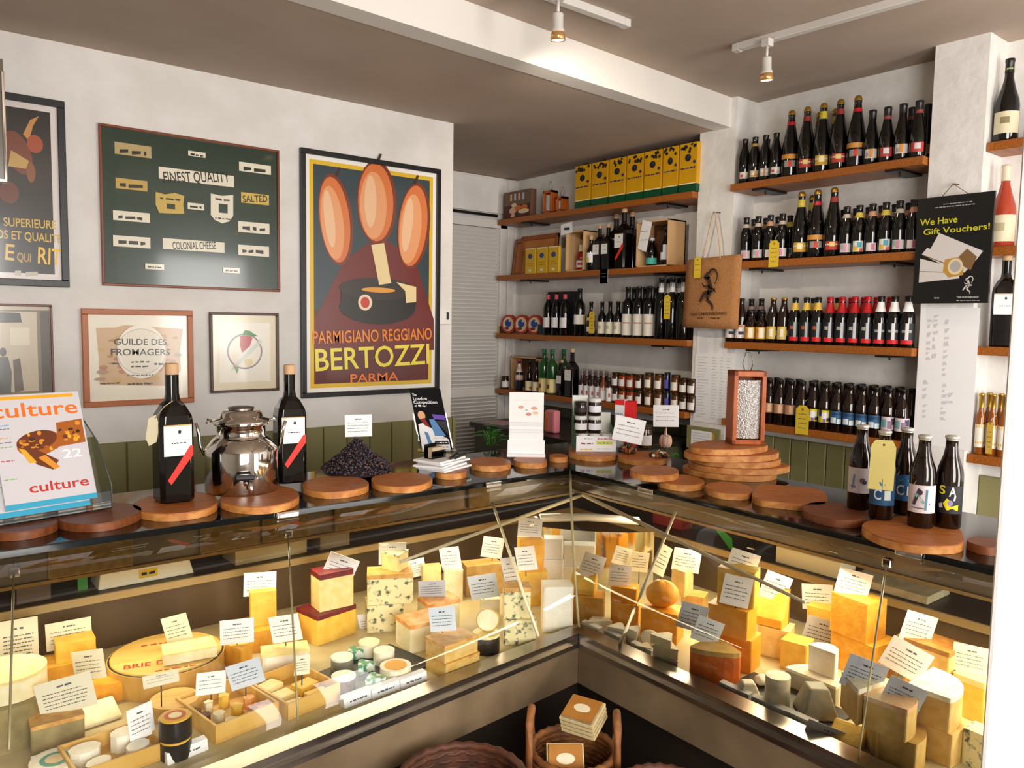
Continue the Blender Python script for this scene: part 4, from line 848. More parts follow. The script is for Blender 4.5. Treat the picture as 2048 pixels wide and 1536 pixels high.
# ================================================================== on the piers
def goat(m, cx, cz, k, y, mat):      # rampant goat emblem, drawn with strokes
    def st(pts, w0, w1):
        n = len(pts)
        for i in range(n-1):
            (xa, za), (xb, zb) = pts[i], pts[i+1]; d = math.hypot(xb-xa, zb-za) or 1; nx, nz = -(zb-za)/d, (xb-xa)/d
            wa = w0+(w1-w0)*i/(n-1); wb = w0+(w1-w0)*(i+1)/(n-1)
            m.sheet([(cx+k*(xa-nx*wa), cz+k*(za-nz*wa)), (cx+k*(xb-nx*wb), cz+k*(zb-nz*wb)), (cx+k*(xb+nx*wb), cz+k*(zb+nz*wb)), (cx+k*(xa+nx*wa), cz+k*(za+nz*wa))][::1], y, mat)
    st([(-.05, .75), (.10, .95), (.32, .92), (.45, .70), (.42, .45), (.30, .25)], .07, .02)      # horn
    st([(-.05, .75), (-.20, .70), (-.28, .55), (-.12, .52), (.0, .62)], .08, .06)               # head
    st([(-.10, .62), (-.02, .40), (.08, .10), (.02, -.12)], .09, .12)                            # neck, body
    st([(.02, -.12), (-.25, -.12), (-.42, -.40), (-.52, -.55)], .10, .05)
    st([(.02, -.12), (-.12, -.42), (.05, -.58), (.22, -.72), (.22, -.95)], .10, .04)
    st([(.04, .18), (-.30, .15), (-.40, .32)], .05, .03); st([(.06, .10), (.28, .02), (.36, -.10)], .05, .03); st([(.06, -.10), (.26, -.06), (.34, .08)], .04, .02)
# jute bag
X = XP-.050; a_ = onx(1374, 522, X); b_ = onx(1484, 506, X); c_ = onx(1362, 655, X); d_ = onx(1474, 658, X)
yc = (a_[1]+b_[1])/2; zt, zb = (a_[2]+b_[2])/2, (c_[2]+d_[2])/2; W = a_[1]-b_[1]; H = zt-zb
t = thing('jute_bag', 'brown jute shopping bag with goat emblem hanging on the pier', 'bag', (XP-.044, yc, zb), RR)
jute = M('jute_cloth', 'b5814f', .9, col2='a06c3d', scale=160, bump=.4, bscale=260)
m = MB(); N = 8; vs = []
for j in range(N+1):
    for i in range(N+1):
        u_, v_ = i/N, j/N; bul = .030*math.sin(PI*u_)*(1-.75*v_); vs.append(((u_-.5)*W*(1.02-.02*v_)-.012*(1-v_), -.008-bul, v_*H+.012*(u_-.5)*(1 if v_ > .5 else -.4)))
nb = len(vs); vs += [(x, -.001, z) for x, y, z in vs]
fs = [(j*(N+1)+i, j*(N+1)+i+1, (j+1)*(N+1)+i+1, (j+1)*(N+1)+i) for j in range(N) for i in range(N)]
fs += [tuple(reversed([q+nb for q in f])) for f in fs]
edge = [i for i in range(N+1)]+[j*(N+1)+N for j in range(1, N+1)]+[N*(N+1)+i for i in range(N-1, -1, -1)]+[j*(N+1) for j in range(N-1, 0, -1)]
fs += [(edge[i], edge[i]+nb, edge[(i+1) % len(edge)]+nb, edge[(i+1) % len(edge)]) for i in range(len(edge))]
m.add(vs, fs, 0, True).build('bag_body', jute, t)
e = onx(1429, 424, X); hx = yc-e[1]; hz = e[2]-zb
MB().tube([(-W*.20, -.010, H-.01), (-W*.13, -.008, H+(hz-H)*.35), (hx-.008, -.008, hz-.012), (hx, -.008, hz), (hx+.010, -.008, hz-.012), (W*.10, -.008, H+(hz-H)*.35), (W*.14, -.012, H-.01)], .0045, 8).build('rope_handle', M('rope', 'c9b396', .9), t)
MB().tube([(hx, .043, hz+.002), (hx, -.014, hz-.004)], .003).build('hook', steeld, t)
m = MB(); goat(m, .005, H*.54, H*.30, -.0415, 0); m.text('THE CHEESEBOARD', .0, H*.205, .014, -.036, W*.68, 0, 'C', .03).scrawl(-W*.20, W*.22, H*.145, -.034, .011, 0)
m.build('printed_emblem', M('bag_ink', '3a2415', .9), t)
m = MB().sheet([(-.022, -.055), (.022, -.055), (.022, .045), (.012, .055), (-.012, .055), (-.022, .045)], -.030, 0, .001).disc(0, .04, .004, .004, -.0312, 1); m.scrawl(-.014, .014, .015, -.0313, .006, 1).scrawl(-.014, .014, -.012, -.0313, .006, 1)
m.move(lambda x, y, z: (x-W*.24, y, z+H*.86)); o = m.build('hang_tag', [ytag, ink], t); plab(o, 'yellow price tag')
# papers pinned on the near pier
def sheetthing(name, label, cat, px0, py0, px1, py1, X, art, col=paper, thick=.001, sl=0):
    a_ = onx(px0, py0, X); b_ = onx(px1, py1, X)
    t = thing(name, label, cat, (X, (a_[1]+b_[1])/2, b_[2]), RR); W, H = a_[1]-b_[1], a_[2]-b_[2]
    m = MB().box(-W/2, W/2, -thick, 0, 0, H); mats = [col]
    m.build('sheet', mats, t)
    if art: art(t, W, H)
    return t, W, H
def grid_art(t, W, H):
    m = MB(); rn = random.Random(5)
    for i in range(22):
        z = H*(.96-.042*i)
        for c0, c1 in ((-.42, -.12), (-.05, .10), (.16, .26), (.32, .42)): m.scrawl(W*c0, W*(c0+(c1-c0)*rn.uniform(.5, 1)), z, -.0016, H*.014, 0, rn)
    m.build('writing', M('pale_ink', 'a9a8b8', .8), t)
sheetthing('notice_paper', 'upper white printed list pinned on the near pier under the bag', 'notice', 1395, 662, 1470, 712, XP-.001, grid_art)
sheetthing('notice_paper', 'lower long white printed list pinned on the near pier', 'notice', 1391, 708, 1464, 852, XP-.0025, grid_art)
t, W, H = sheetthing('framed_notice', 'small olive framed notice low on the near pier', 'notice', 1377, 850, 1440, 905, XP-.032, None, greenp, .012)
m = MB().rect(-W*.36, W*.28, H*.10, H*.84, -.0128, 0).rect(W*.28, W*.36, H*.10, H*.80, -.0127, 1)
for k in range(5): m.scrawl(-W*.3, W*.22, H*(.72-.12*k), -.0132, H*.04, 2)
m.build('paper_insert', [paper, flat('c99a2a'), M('pale_ink', 'a9a8b8', .8)], t)
# long handwritten paper on the far pier
def hand_art(t, W, H):
    m = MB(); rn = random.Random(8)
    for i, (x, z0, z1) in enumerate(((-.36, .62, .92), (-.26, .62, .95), (-.06, .50, .92), (-.38, .32, .48), (-.36, .22, .30), (-.04, .18, .46), (.06, .32, .40))):
        z = z1*H
        while z > z0*H:
            l = rn.uniform(.012, .03); m.sheet([(W*x, z-l*.8), (W*(x+rn.uniform(.03, .10)), z-l*.7), (W*(x+rn.uniform(.03, .10)), z), (W*x, z-l*.2)], -.0016, 0); z -= l*1.3
    m.build('writing', M('pale_ink2', 'cfccd2', .8), t)
sheetthing('notice_paper', 'long white paper with sideways handwriting on the far right pier', 'notice', 1842, 616, 1942, 902, XP-.001, hand_art)
# black gift voucher board
X = XP-.065
a_ = onx(1836, 398, X); b_ = onx(1976, 606, X); W, H = a_[1]-b_[1], a_[2]-b_[2]
t = thing('voucher_sign', 'black hanging sign saying We Have Gift Vouchers on the far right pier', 'sign', (X, (a_[1]+b_[1])/2, b_[2]), RR)
MB().box(-W/2, W/2, 0, .012, 0, H).build('board', M('sign_black', '0d0d0d', .35), t, bevel=.001)
e = onx(1904, 367, X); hx = (a_[1]+b_[1])/2-e[1]; hz = e[2]-b_[2]
MB().tube([(-W*.18, .006, H), (hx, .012, hz), (W*.16, .006, H)], .0016).tube([(hx, .012, hz), (hx, .064, hz+.004)], .003).build('hanging_cord', flat('6b4a2a'), t)
m = MB(); yel = flat('c9c21e'); mats = [yel, flat('cfcac6'), flat('b98a3a'), flat('7a5a34'), flat('d9c9a0'), flat('a9a5a2')]
m.text('We Have', -W*.20, H*.775, H*.062, -.0008, W*.50, 0, 'C', .02).text('Gift Vouchers!', .01, H*.685, H*.055, -.0008, W*.86, 0, 'C', .02)
m.scrawl(-W*.15, W*.22, H*.925, -.0008, H*.014, 5).scrawl(-W*.26, W*.26, H*.90, -.0008, H*.016, 5)
m.sheet([(-W*.30, H*.50), (-W*.18, H*.66), (W*.40, H*.47), (W*.33, H*.40), (W*.18, H*.28)], -.0010, 1).sheet([(-W*.40, H*.47), (-W*.33, H*.53), (W*.18, H*.35), (W*.15, H*.26)], -.0012, 1).sheet([(-W*.42, H*.20), (-W*.42, H*.43), (W*.1, H*.32), (W*.12, H*.23)], -.0014, 1)
m.sheet([(-W*.40, H*.47), (-W*.39, H*.46), (W*.0, H*.345), (W*.0, H*.355)], -.0016, 3).sheet([(-W*.42, H*.31), (-W*.42, H*.305), (W*.05, H*.28), (W*.05, H*.287)], -.0016, 3)
m.sheet([(-W*.10, H*.30), (-W*.08, H*.41), (W*.15, H*.43), (W*.17, H*.26), (-W*.02, H*.24)], -.0018, 2).sheet([(W*.10, H*.43), (W*.20, H*.50), (W*.33, H*.42), (W*.26, H*.30), (W*.16, H*.34)], -.0019, 3).disc(W*.06, H*.34, W*.10, H*.075, -.0021, 4).disc(W*.06, H*.34, W*.07, H*.05, -.0022, 5)
goat(m, W*.24, H*.165, H*.085, -.0012, 1); m.text('THE CHEESEBOARD', W*.24, H*.055, H*.014, -.0010, W*.28, 1).scrawl(W*.10, W*.40, H*.025, -.0010, H*.014, 5)
m.scrawl(-W*.20, -W*.13, H*.05, -.0010, H*.02, 5)
m.build('sign_print', mats, t)
# ================================================================== wooden boards along the worktop
BT = .020; ZBD = ZT+BT
def wood_board(label, l, r, t_, b, mat, z=ZT, th=BT, irregular=.06, seed=1, square=0.0, handle=None, grow=1.0, rot=0.0, centre=None, half=None):
    if centre is None:
        c = onz((l+r)/2, (t_+b)/2, z+th); hw = (r-l)/2*depth(c)/FPX*grow
        n_, f_ = onz((l+r)/2, b-6, z+th), onz((l+r)/2, t_, z+th); hd = np.hypot(*(f_-n_)[:2])/2*grow
        hd = min(hd, hw*1.25); hd = max(hd, hw*.72)
    else: c = centre; hw, hd = half
    rn = random.Random(seed); ph = [rn.uniform(0, 6) for _ in range(4)]
    pts = []
    for i in range(40):
        a_ = 2*PI*i/40; e = 2.0+square*3
        ca, sa = math.cos(a_), math.sin(a_); k = 1/(abs(ca)**e+abs(sa)**e)**(1/e)
        k *= 1+irregular*(math.sin(2*a_+ph[0])*.5+math.sin(3*a_+ph[1])*.4+math.sin(5*a_+ph[2])*.25)
        pts.append((hw*k*ca, hd*k*sa))
    t = thing('wooden_board', label, 'board', (c[0], c[1], z), face(c)+rot)
    m = MB().prism([(x*.985, y*.985) for x, y in pts], th-.004, th, 0); o = m.build('wood_face', mat, t)
    MB().prism(pts, .0005, th-.002, 0, 0, True).build('bark_edge', rimw if mat is boardw else boardd, t, bevel=.003)
    return t, c
BL = [
 ('dark wooden board under the magazine rack, cut by left edge', -30, 112, 1000, 1092, boardd, .05),
 ('dark wooden board in front of the magazine rack, second from left', 117, 282, 985, 1066, boardd, .05),
 ('round wooden board under the dark wine bottle with red ribbon', 270, 436, 968, 1040, boardw, .03),
 ('wooden board partly hidden under the steel can', 440, 602, 962, 1020, boardw, .04),
 ('wooden board under the heap of dark dried fruit', 604, 738, 934, 1000, boardw, .05),
 ('wooden board right of the dried fruit heap', 742, 866, 930, 986, boardw, .06),
 ('wooden board under the stack of white papers', 868, 934, 922, 958, boardw, .04),
 ('round wooden board beside the white leaflet holder, left', 936, 1024, 897, 948, boardw, .03),
 ('wooden board under the white leaflet holder', 1026, 1096, 898, 940, boardw, .04),
 ('small wooden board left of the jar display box', 1098, 1136, 896, 926, boardw, .04),
 ('wooden board under the jar display box at the corner', 1138, 1236, 884, 922, boardw, .06),
 ('wooden board under the brown dried bunch', 1236, 1336, 886, 936, boardw, .05),
 ('flat wooden board in front of the dried bunches', 1258, 1360, 926, 954, boardw, .05),
 ('small wooden board left of the stacked boards, at worktop edge', 1314, 1408, 944, 974, boardw, .05),
 ('wooden board in front of the stacked boards', 1410, 1506, 958, 992, boardw, .04),
 ('squared wooden board right of the stacked boards', 1508, 1652, 964, 1012, boardw, .03),
 ('dark oval wooden board left of the five beer bottles', 1600, 1742, 992, 1050, boardd, .03),
 ('live-edged wooden board under the five beer bottles', 1724, 1934, 1024, 1096, boardw, .09),
 ('dark wooden board beside the white post, cut at right', 1936, 2010, 1050, 1118, boardd, .04)]
BC = []
for i, (lab, l, r, t_, b, mt, ir) in enumerate(BL):
    BC.append(wood_board(lab, l, r, t_, b, mt, irregular=ir, seed=i+3, square=.7 if 'squared' in lab else 0, grow=.89 if mt is boardd or 'live' in lab else .95, z=ZT+(BT+.0006 if 'in front of the dried' in lab else 0))[1])
c = onz(1466, 938, ZBD); zz = ZT
for i, (dx, dy, hw, hd) in enumerate(((-.010, 0, .150, .135), (.015, .01, .160, .14), (.012, -.005, .148, .13), (-.005, .01, .170, .14), (-.02, .02, .145, .12))):
    cc = np.array([c[0]+CR[0]*dx, c[1]+CR[1]*dx, 0])
    wood_board(f"wooden board, {['lowest', 'second', 'third', 'fourth', 'topmost'][i]} in the pile of five under the box grater", 0, 0, 0, 0, boardw, z=zz, centre=cc, half=(hw, hd*.8), irregular=.05, seed=40+i, rot=.2*i)
    zz += BT+.0006
ZSTK = zz
p = atz(1496, ZSTK, depth(c)-.01)
grater_thing('box_grater', 'big wooden box grater standing on the pile of boards', p, face(p)+.30, .108, .245, 0.0, True, .085)

# ================================================================== magazine rack
p = onz(118, 1034, ZBD); p[2] += .0025
t = thing('magazine_rack', 'clear acrylic magazine rack on the left end of the worktop', 'magazine rack', p, .20)
def mg(m): return m.tilt(.38)
mg(MB().box(-.135, .115, .045, .049, .024, .24)).build('back_pane', acrylic, t)
MB().box(-.135, .115, -.012, .05, 0, .004).build('base_pane', acrylic, t)
for x in (-.137, .115):
    MB().add([(x, -.015, 0), (x, .06, 0), (x, .15, .21), (x, .06, .16), (x, -.015, .06)], [(0, 1, 2, 3, 4)]).build('side_pane', acrylic, t)
    MB().tube([(x, -.015, 0), (x, -.015, .06), (x, .06, .16), (x, .15, .21)], .0016, 5).build('pane_edge', M('acrylic_edge', '565c5c', .2), t)
def magazine(lab, dx, dz, dy):
    t = thing('magazine', lab, 'magazine', (p[0], p[1], p[2]+.022), .20, 'magazines in the clear rack')
    W, H = .198, .275; x0 = -.105+dx
    mg(MB().box(x0, x0+W, dy, dy+.006, dz, dz+H)).build('pages', flat('d9d8dc'), t)
    m = MB(); cs = ['cfccd2', 'e8731c', '2fa3c8', 'e7a92a', 'a85a18', '6b2f0e', 'd98f2a', 'c22a24', 'ffffff', '7fb24a', '3a2210', '6a6a72']; mats = [flat(k, .35) for k in cs]
    X = lambda u_: x0+W*u_
    Z = lambda v_: dz+H*v_
    y = dy-.0006
    m.rect(X(0), X(1), Z(0), Z(1), y, 0).rect(X(0), X(1), Z(0), Z(.045), y-.0003, 2).rect(X(.04), X(.93), Z(.955), Z(.985), y-.0003, 3)
    m.text('culture', X(.48), Z(.86), H*.125, y-.0004, W*.95, 1).text('culture', X(.60), Z(.165), H*.085, y-.0009, W*.66, 7)
    m.sheet([(X(.10), Z(.20)), (X(.98), Z(.28)), (X(.98), Z(.10)), (X(.3), Z(.08))], y-.0002, 0)
    m.disc(X(.46), Z(.55), W*.25, H*.11, y-.0004, 4, 18, .2).disc(X(.44), Z(.575), W*.23, H*.085, y-.0005, 5, 18, .2).sheet([(X(.66), Z(.50)), (X(.98), Z(.52)), (X(.98), Z(.74)), (X(.68), Z(.72))], y-.0006, 4)
    rn = random.Random(4)
    for k in range(34):
        m.disc(X(rn.uniform(.26, .64) if k % 2 else rn.uniform(.70, .95)), Z(rn.uniform(.49, .64) if k % 2 else rn.uniform(.54, .71)), W*rn.uniform(.015, .04), H*rn.uniform(.008, .022), y-.0007-.00001*k, rn.choice([6, 4, 3, 10, 5]), 8)
    m.sheet([(X(.24), Z(.50)), (X(.33), Z(.54)), (X(.64), Z(.38)), (X(.56), Z(.30)), (X(.40), Z(.36))], y-.0008, 5).sheet([(X(.23), Z(.52)), (X(.30), Z(.50)), (X(.40), Z(.38)), (X(.32), Z(.38))], y-.0009, 3).sheet([(X(.42), Z(.42)), (X(.50), Z(.44)), (X(.64), Z(.32)), (X(.58), Z(.30))], y-.001, 6)
    m.text('22', X(.80), Z(.43), H*.075, y-.0012, W*.22, 8)
    for z_, ci in ((.73, 2), (.70, 11), (.62, 3), (.58, 11), (.54, 9), (.42, 7), (.26, 9)): m.scrawl(X(.03), X(.17), Z(z_), y-.0005, H*.016, ci)
    mg(m).build('cover', mats, t)
magazine('front culture magazine with toasted sandwich cover in the clear rack', 0, .01, .010)
magazine('second culture magazine showing behind the front one at the left', -.014, -.004, .022)

# ================================================================== bottles and steel can
p = onz(348, 1000, ZBD); square_bottle(p, 'tall square dark wine bottle with red ribbon, left of the steel can', 1.0, face(p)+.28)
p2 = onz(580, 962, ZBD); square_bottle(p2, 'tall square dark wine bottle with red ribbon, behind right of the steel can', .96, face(p2)+.25)
t = thing('paper_tag', 'cream oval tag hanging on the neck of left ribbon bottle', 'tag', (p[0]-.055, p[1]-.02, p[2]+.19), face(p)-.3)
MB().sheet([(-.016, -.02), (-.008, -.04), (.010, -.03), (.018, .01), (.010, .04), (-.008, .03)], 0, 0, .001).build('card', flat('d9cfae'), t)
MB().tube([(.008, 0, .03), (.03, .0, .06), (.05, .005, .075)], .0012, 5).build('string', flat('b9a88a'), t)
p = onz(484, 985, ZBD); p = atz(484, ZBD, depth(p)+.04)
t = thing('steel_can', 'polished steel oil can with black-handled tap between the wine bottles', 'steel can', p, face(p))
r = .097
MB().lathe([(0, 0), (r*.98, 0), (r, .004), (r, .112), (r*.985, .118), (r*.80, .142), (r*.70, .150)], 40).build('can_body', chrome, t)
MB().lathe([(r*.70, .150), (r*.66, .156), (r*.66, .180), (r*.74, .184), (r*.74, .190), (r*.66, .192)], 36).build('can_neck', chrome, t)
MB().lathe([(r*.80, .190), (r*.80, .197), (r*.60, .203), (r*.56, .216), (r*.50, .222), (r*.30, .224), (0, .224)], 36).build('lid', chrome, t)
MB().lathe([(r*.34, .224), (r*.36, .231), (r*.2, .234), (0, .234)], 24).build('lid_knob', steeld, t)
for sx in (-1, 1):
    MB().tube([(sx*r*.97, 0, .10), (sx*r*1.10, 0, .125), (sx*r*1.14, 0, .165), (sx*r*1.22, 0, .190)], .005, 8).build('clasp', chrome, t)
    MB().tube([(sx*r*.79, 0, .193), (sx*r*.9, 0, .200), (sx*r*.93, 0, .188)], .004, 8).build('lid_hook', chrome, t)
MB().tube([(.012, -r+.006, .040), (.012, -r-.022, .040)], .009, 10).tube([(.020, -r-.020, .046), (.024, -r-.024, .006)], .008, 10).build('tap_spout', chrome, t)
MB().box(-.018, .032, -r-.030, -r-.012, .048, .064).build('tap_handle', black, t, bevel=.005)

# ================================================================== heap of dried fruit with its card
c = onz(714, 940, ZBD); rn = random.Random(11)
m = MB(); R0 = .112
def hh(q): return .082*max(0, 1-q)**.85+.022*max(0, 1-q*2.1)
m.lathe([(R0*.96*(1-k/8), .002+hh(1-k/8)-.006) for k in range(9)], 24)
dk = [M('raisin_a', '2a2028', .5), M('raisin_b', '3d2c34', .5), M('raisin_c', '1c161c', .5), M('raisin_d', '5a3a2e', .5), M('raisin_e', '4a4452', .5)]
for k in range(950):
    q = math.sqrt(rn.random()); a_ = rn.uniform(0, 2*PI); x, y = R0*q*math.cos(a_), R0*q*math.sin(a_)
    m.blob((x, y, .004+hh(q)+rn.uniform(-.004, .003)), (rn.uniform(.0035, .0055), rn.uniform(.003, .0045), rn.uniform(.003, .004)), 6, 4, .3, rn.choice([0, 0, 1, 1, 2, 2, 3, 4]), rn)
o = m.build('dried_fruit', dk, None, (c[0], c[1], ZBD), 0); tag(o, 'heap of small dark purple dried fruit on a wooden board', 'dried fruit', None, 'stuff')
def card(name, label, p, w_, h_, rz=0.0, roll=0.0, col=paper, lines=4, pin=.03, lean=0.0, cat='price card', group=None, lw=.6, inkm=None):
    # p = centre of the card; a black spike runs down from its lower edge
    t = thing(name, label, cat, p, rz, group)
    cr, sr = math.cos(roll), math.sin(roll)
    m = MB().box(-w_/2, w_/2, -.0005, .0005, -h_/2, h_/2); b = len(m.v)
    rn = random.Random(int(abs(p[0]*7919+p[2]*104729)*10)); 
    mw = MB(); mw.scrawl(-w_*.12, w_*.14, h_*.30, -.0012, h_*.09, 0, rn)
    for k in range(lines): mw.scrawl(-w_*lw/1.5, w_*lw/1.6*rn.uniform(.8, 1.05), h_*(.14-.52*k/max(1, lines)), -.0012, h_*.045, 0, rn)
    for q in (m, mw): q.move(lambda x, y, z: (x*cr-z*sr, y, x*sr+z*cr))
    mw.build('writing', inkm or ink, m.build('card_face', col, t))
    if pin: MB().tube([(0, .0015, -h_*.42), (0, .004, -h_/2-pin)], .0014, 5).build('spike', black, t)
    return t
cp = (c[0]+.005, c[1], ZBD+.142); card('price_card', 'white price card standing in the dried fruit heap', cp, .084, .070, face(cp), .02, paper, 4, .012)

# ================================================================== leaflets and papers
p = onz(874, 902, ZT)
t = thing('leaflet_stand', 'black leaflet headed The London Competition leaning in a clear stand', 'leaflet', p, face(p)+.12)
W, H = .118, .232
def sk(m, z0=.006): return m.move(lambda x, y, z: (x-(z)*.20, y+.10*z, z+z0))
sk(MB().box(-W/2, W/2, 0, .003, 0, H)).build('card', M('leaflet_black', '0c0a0b', .85, spec=.2), t)
m = MB(); cs = ['141013', 'efeef0', 'd9a27a', '8a2018', 'e9e9ee', '5a86b8', '6a4ab0', 'c9b9c4', '2a2a30']; mats = [flat(k, .8) for k in cs]
m.text('The', -W*.38, H*.90, H*.045, -.0008, W*.14, 1).text('London', -W*.22, H*.84, H*.05, -.0008, W*.44, 1).text('Competition', -W*.07, H*.78, H*.05, -.0008, W*.76, 1).scrawl(-W*.44, -W*.05, H*.72, -.0008, H*.045, 1)
m.disc(-W*.28, H*.56, W*.12, H*.075, -.0008, 2, 16).sheet([(-W*.36, H*.50), (-W*.20, H*.52), (-W*.08, H*.36), (-W*.24, H*.40)], -.0010, 3).sheet([(-W*.48, 0), (W*.45, 0), (W*.45, H*.16), (W*.1, H*.28), (-W*.24, H*.44), (-W*.44, H*.42)], -.0009, 4)
m.sheet([(-W*.06, H*.50), (W*.10, H*.50), (W*.38, H*.22), (W*.02, H*.22)], -.0011, 5).sheet([(W*.06, H*.58), (W*.46, H*.56), (W*.48, H*.48), (W*.10, H*.50)], -.0011, 6).sheet([(W*.12, H*.47), (W*.48, H*.46), (W*.48, H*.24)], -.0012, 8).rect(-W*.02, W*.42, H*.08, H*.14, -.0013, 0).scrawl(W*.02, W*.38, H*.11, -.0014, H*.03, 1)
m.sheet([(-W*.30, H*.30), (-W*.18, H*.28), (-W*.10, H*.05), (-W*.22, H*.05)], -.0012, 5).scrawl(-W*.02, W*.4, H*.19, -.0013, H*.03, 7).scrawl(-W*.02, W*.4, H*.04, -.0013, H*.03, 3)
sk(m).build('print', mats, t)
sk(MB().box(-W/2-.006, W/2+.006, .004, .007, -.006, H*.6)).build('clear_back', acrylic, t)
MB().box(-W/2-.012, W/2+.012, -.05, .03, 0, .006).build('clear_foot', acrylic, t)
p = onz(892, 936, ZBD)
for i in range(5):
    t = thing('booklet', ['lowest white booklet of the small pile by the leaflet stand', 'second white booklet from below in the pile by the leaflet stand', 'middle white booklet of the pile by the leaflet stand', 'fourth white booklet from below by the leaflet stand', 'topmost white booklet of the pile by the leaflet stand'][i], 'booklet', (p[0]-.012*(i % 3), p[1]+.004*i, ZBD+.0006+.0066*i), .35+.12*(i % 3)-.02*i, 'white booklets by the leaflet stand')
    m = MB().box(-.075, .075, -.05, .055, 0, .006); m.build('pages', flat('e9e8e8'), t, bevel=.0008)
z = ZBD+.0006+.0066*5
t = thing('card_holder', 'small clear card holder with cards on top of the booklets', 'card holder', (p[0]-.022, p[1]+.012, z), .3)
MB().box(-.035, .035, -.004, .03, 0, .002).box(-.035, .035, -.004, -.002, 0, .025).box(-.035, .035, .028, .030, 0, .045).build('clear_body', acrylic, t)
MB().box(-.028, .028, .002, .020, .0025, .035).build('cards', flat('b9a58a'), t)
for i, (dx, dy, a_, lb) in enumerate(((.035, .005, .75, 'black pen lying over the booklets, left one'), (.05, -.012, .62, 'black and silver pen lying over the booklets, right one'))):
    t = thing('pen', lb, 'pen', (p[0]+dx, p[1]+dy, z+.0045), a_)
    MB().tube([(-.055, 0, 0), (.05, 0, 0)], .0042, 8).build('barrel', black, t); MB().tube([(.05, 0, 0), (.062, 0, 0), (.068, 0, 0)], [.004, .003, .0008], 8).build('tip', steeld, t)
p = onz(1052, 914, ZBD)
t = thing('leaflet_holder', 'white card leaflet holder with pale pink picture, near the corner', 'leaflet holder', p, face(p)+.03)
MB().box(-.062, .062, .034, .040, 0, .228).tilt(.05).build('back_card', flat('eef0ef'), t)
MB().box(-.068, .068, -.01, .05, 0, .012).build('foot', flat('f2f2f4'), t, bevel=.002)
MB().box(-.066, .066, .0, .004, .010, .06).tilt(.12).build('front_pocket', flat('f4f4f6'), t)
for i in range(4): MB().box(-.061, .061, .008+.006*i, .0105+.006*i, .013, .085+.012*i).tilt(.05).build('leaflet', flat(['f3f3f5', 'e6e7ea', 'f1f1f3', 'e2e4e6'][i]), t)
m = MB(); m.disc(-.020, .175, .010, .006, .0335, 0, 12).disc(.028, .172, .012, .006, .0335, 0, 12).disc(.008, .150, .010, .006, .0335, 1, 12).disc(.032, .155, .012, .005, .0334, 2, 12).disc(0, .165, .004, .003, .0335, 3, 8).scrawl(-.04, .045, .12, .0335, .004, 4).scrawl(-.04, .045, .20, .0335, .003, 4)
m.tilt(.05).build('picture_print', [flat('d9a08a'), flat('c98a80'), flat('e6c09a'), flat('9ab0a0'), flat('cfd2d4')], t)
# green herb behind it
p = onz(992, 893, ZT); rn = random.Random(5)
t = thing('herb_bunch', 'bright green leafy herbs behind the round board', 'herbs', (p[0], p[1]+.03, ZT+.0005))
lf = M('herb_leaf', '2f9a1c', .5, col2='1f7a12', scale=30); m = MB()
for k in range(90):
    a_ = rn.uniform(0, 2*PI); q = rn.uniform(0, .055); zc = rn.uniform(.010, .085)*(1-q*4); s_ = rn.uniform(.010, .018); e = rn.uniform(-.6, .9)
    x, y = q*math.cos(a_), q*math.sin(a_); dx, dy = math.cos(a_+rn.uniform(-1, 1)), math.sin(a_+rn.uniform(-1, 1))
    m.add([(x, y, zc), (x+dx*s_-dy*s_*.5, y+dy*s_+dx*s_*.5, zc+s_*e*.6), (x+dx*s_*2, y+dy*s_*2, zc+s_*e), (x+dx*s_+dy*s_*.5, y+dy*s_-dx*s_*.5, zc+s_*e*.4)], [(0, 1, 2, 3)])
m.build('leaves', lf, t); m = MB()
for k in range(9): a_ = k*.7; m.tube([(.01*math.cos(a_), .01*math.sin(a_), 0), (.02*math.cos(a_), .02*math.sin(a_), .035), (.035*math.cos(a_), .035*math.sin(a_), .06)], .0015, 5)
m.build('stems', M('herb_stem', '4a8a2a', .5), t)
# base cabinet in the recess
t = thing('base_cabinet', 'olive cabinet with dark top below the left bay of shelves', 'cabinet', (0, 0, 0))
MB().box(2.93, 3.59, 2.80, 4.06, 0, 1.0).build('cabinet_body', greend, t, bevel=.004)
MB().box(2.90, 3.59, 2.78, 4.08, 1.0, 1.03).build('cabinet_top', M('cabinet_top_dark', '241f1a', .3), t, bevel=.004)
p = onz(985, 847, 1.03)
t = thing('paper_sheet', 'pinkish paper lying on the dark cabinet top in the recess', 'paper', (p[0]+.05, min(p[1], 3.95), 1.0305), .2)
MB().box(-.08, .10, -.10, .10, 0, .002).build('sheet', flat('b99aa0'), t)
p = onz(1098, 866, 1.03); p = (min(max(p[0], 2.98), 3.3), p[1], 1.03)
t = thing('pink_carton', 'pink rounded carton half hidden behind the white leaflet holder', 'carton', p, RR)
MB().box(-.045, .045, 0, .05, 0, .135).build('carton', flat('d9808a'), t, bevel=.012); MB().box(-.0455, -.01, -.0005, .04, .01, .12).build('orange_side', flat('d9773a'), t, bevel=.004)

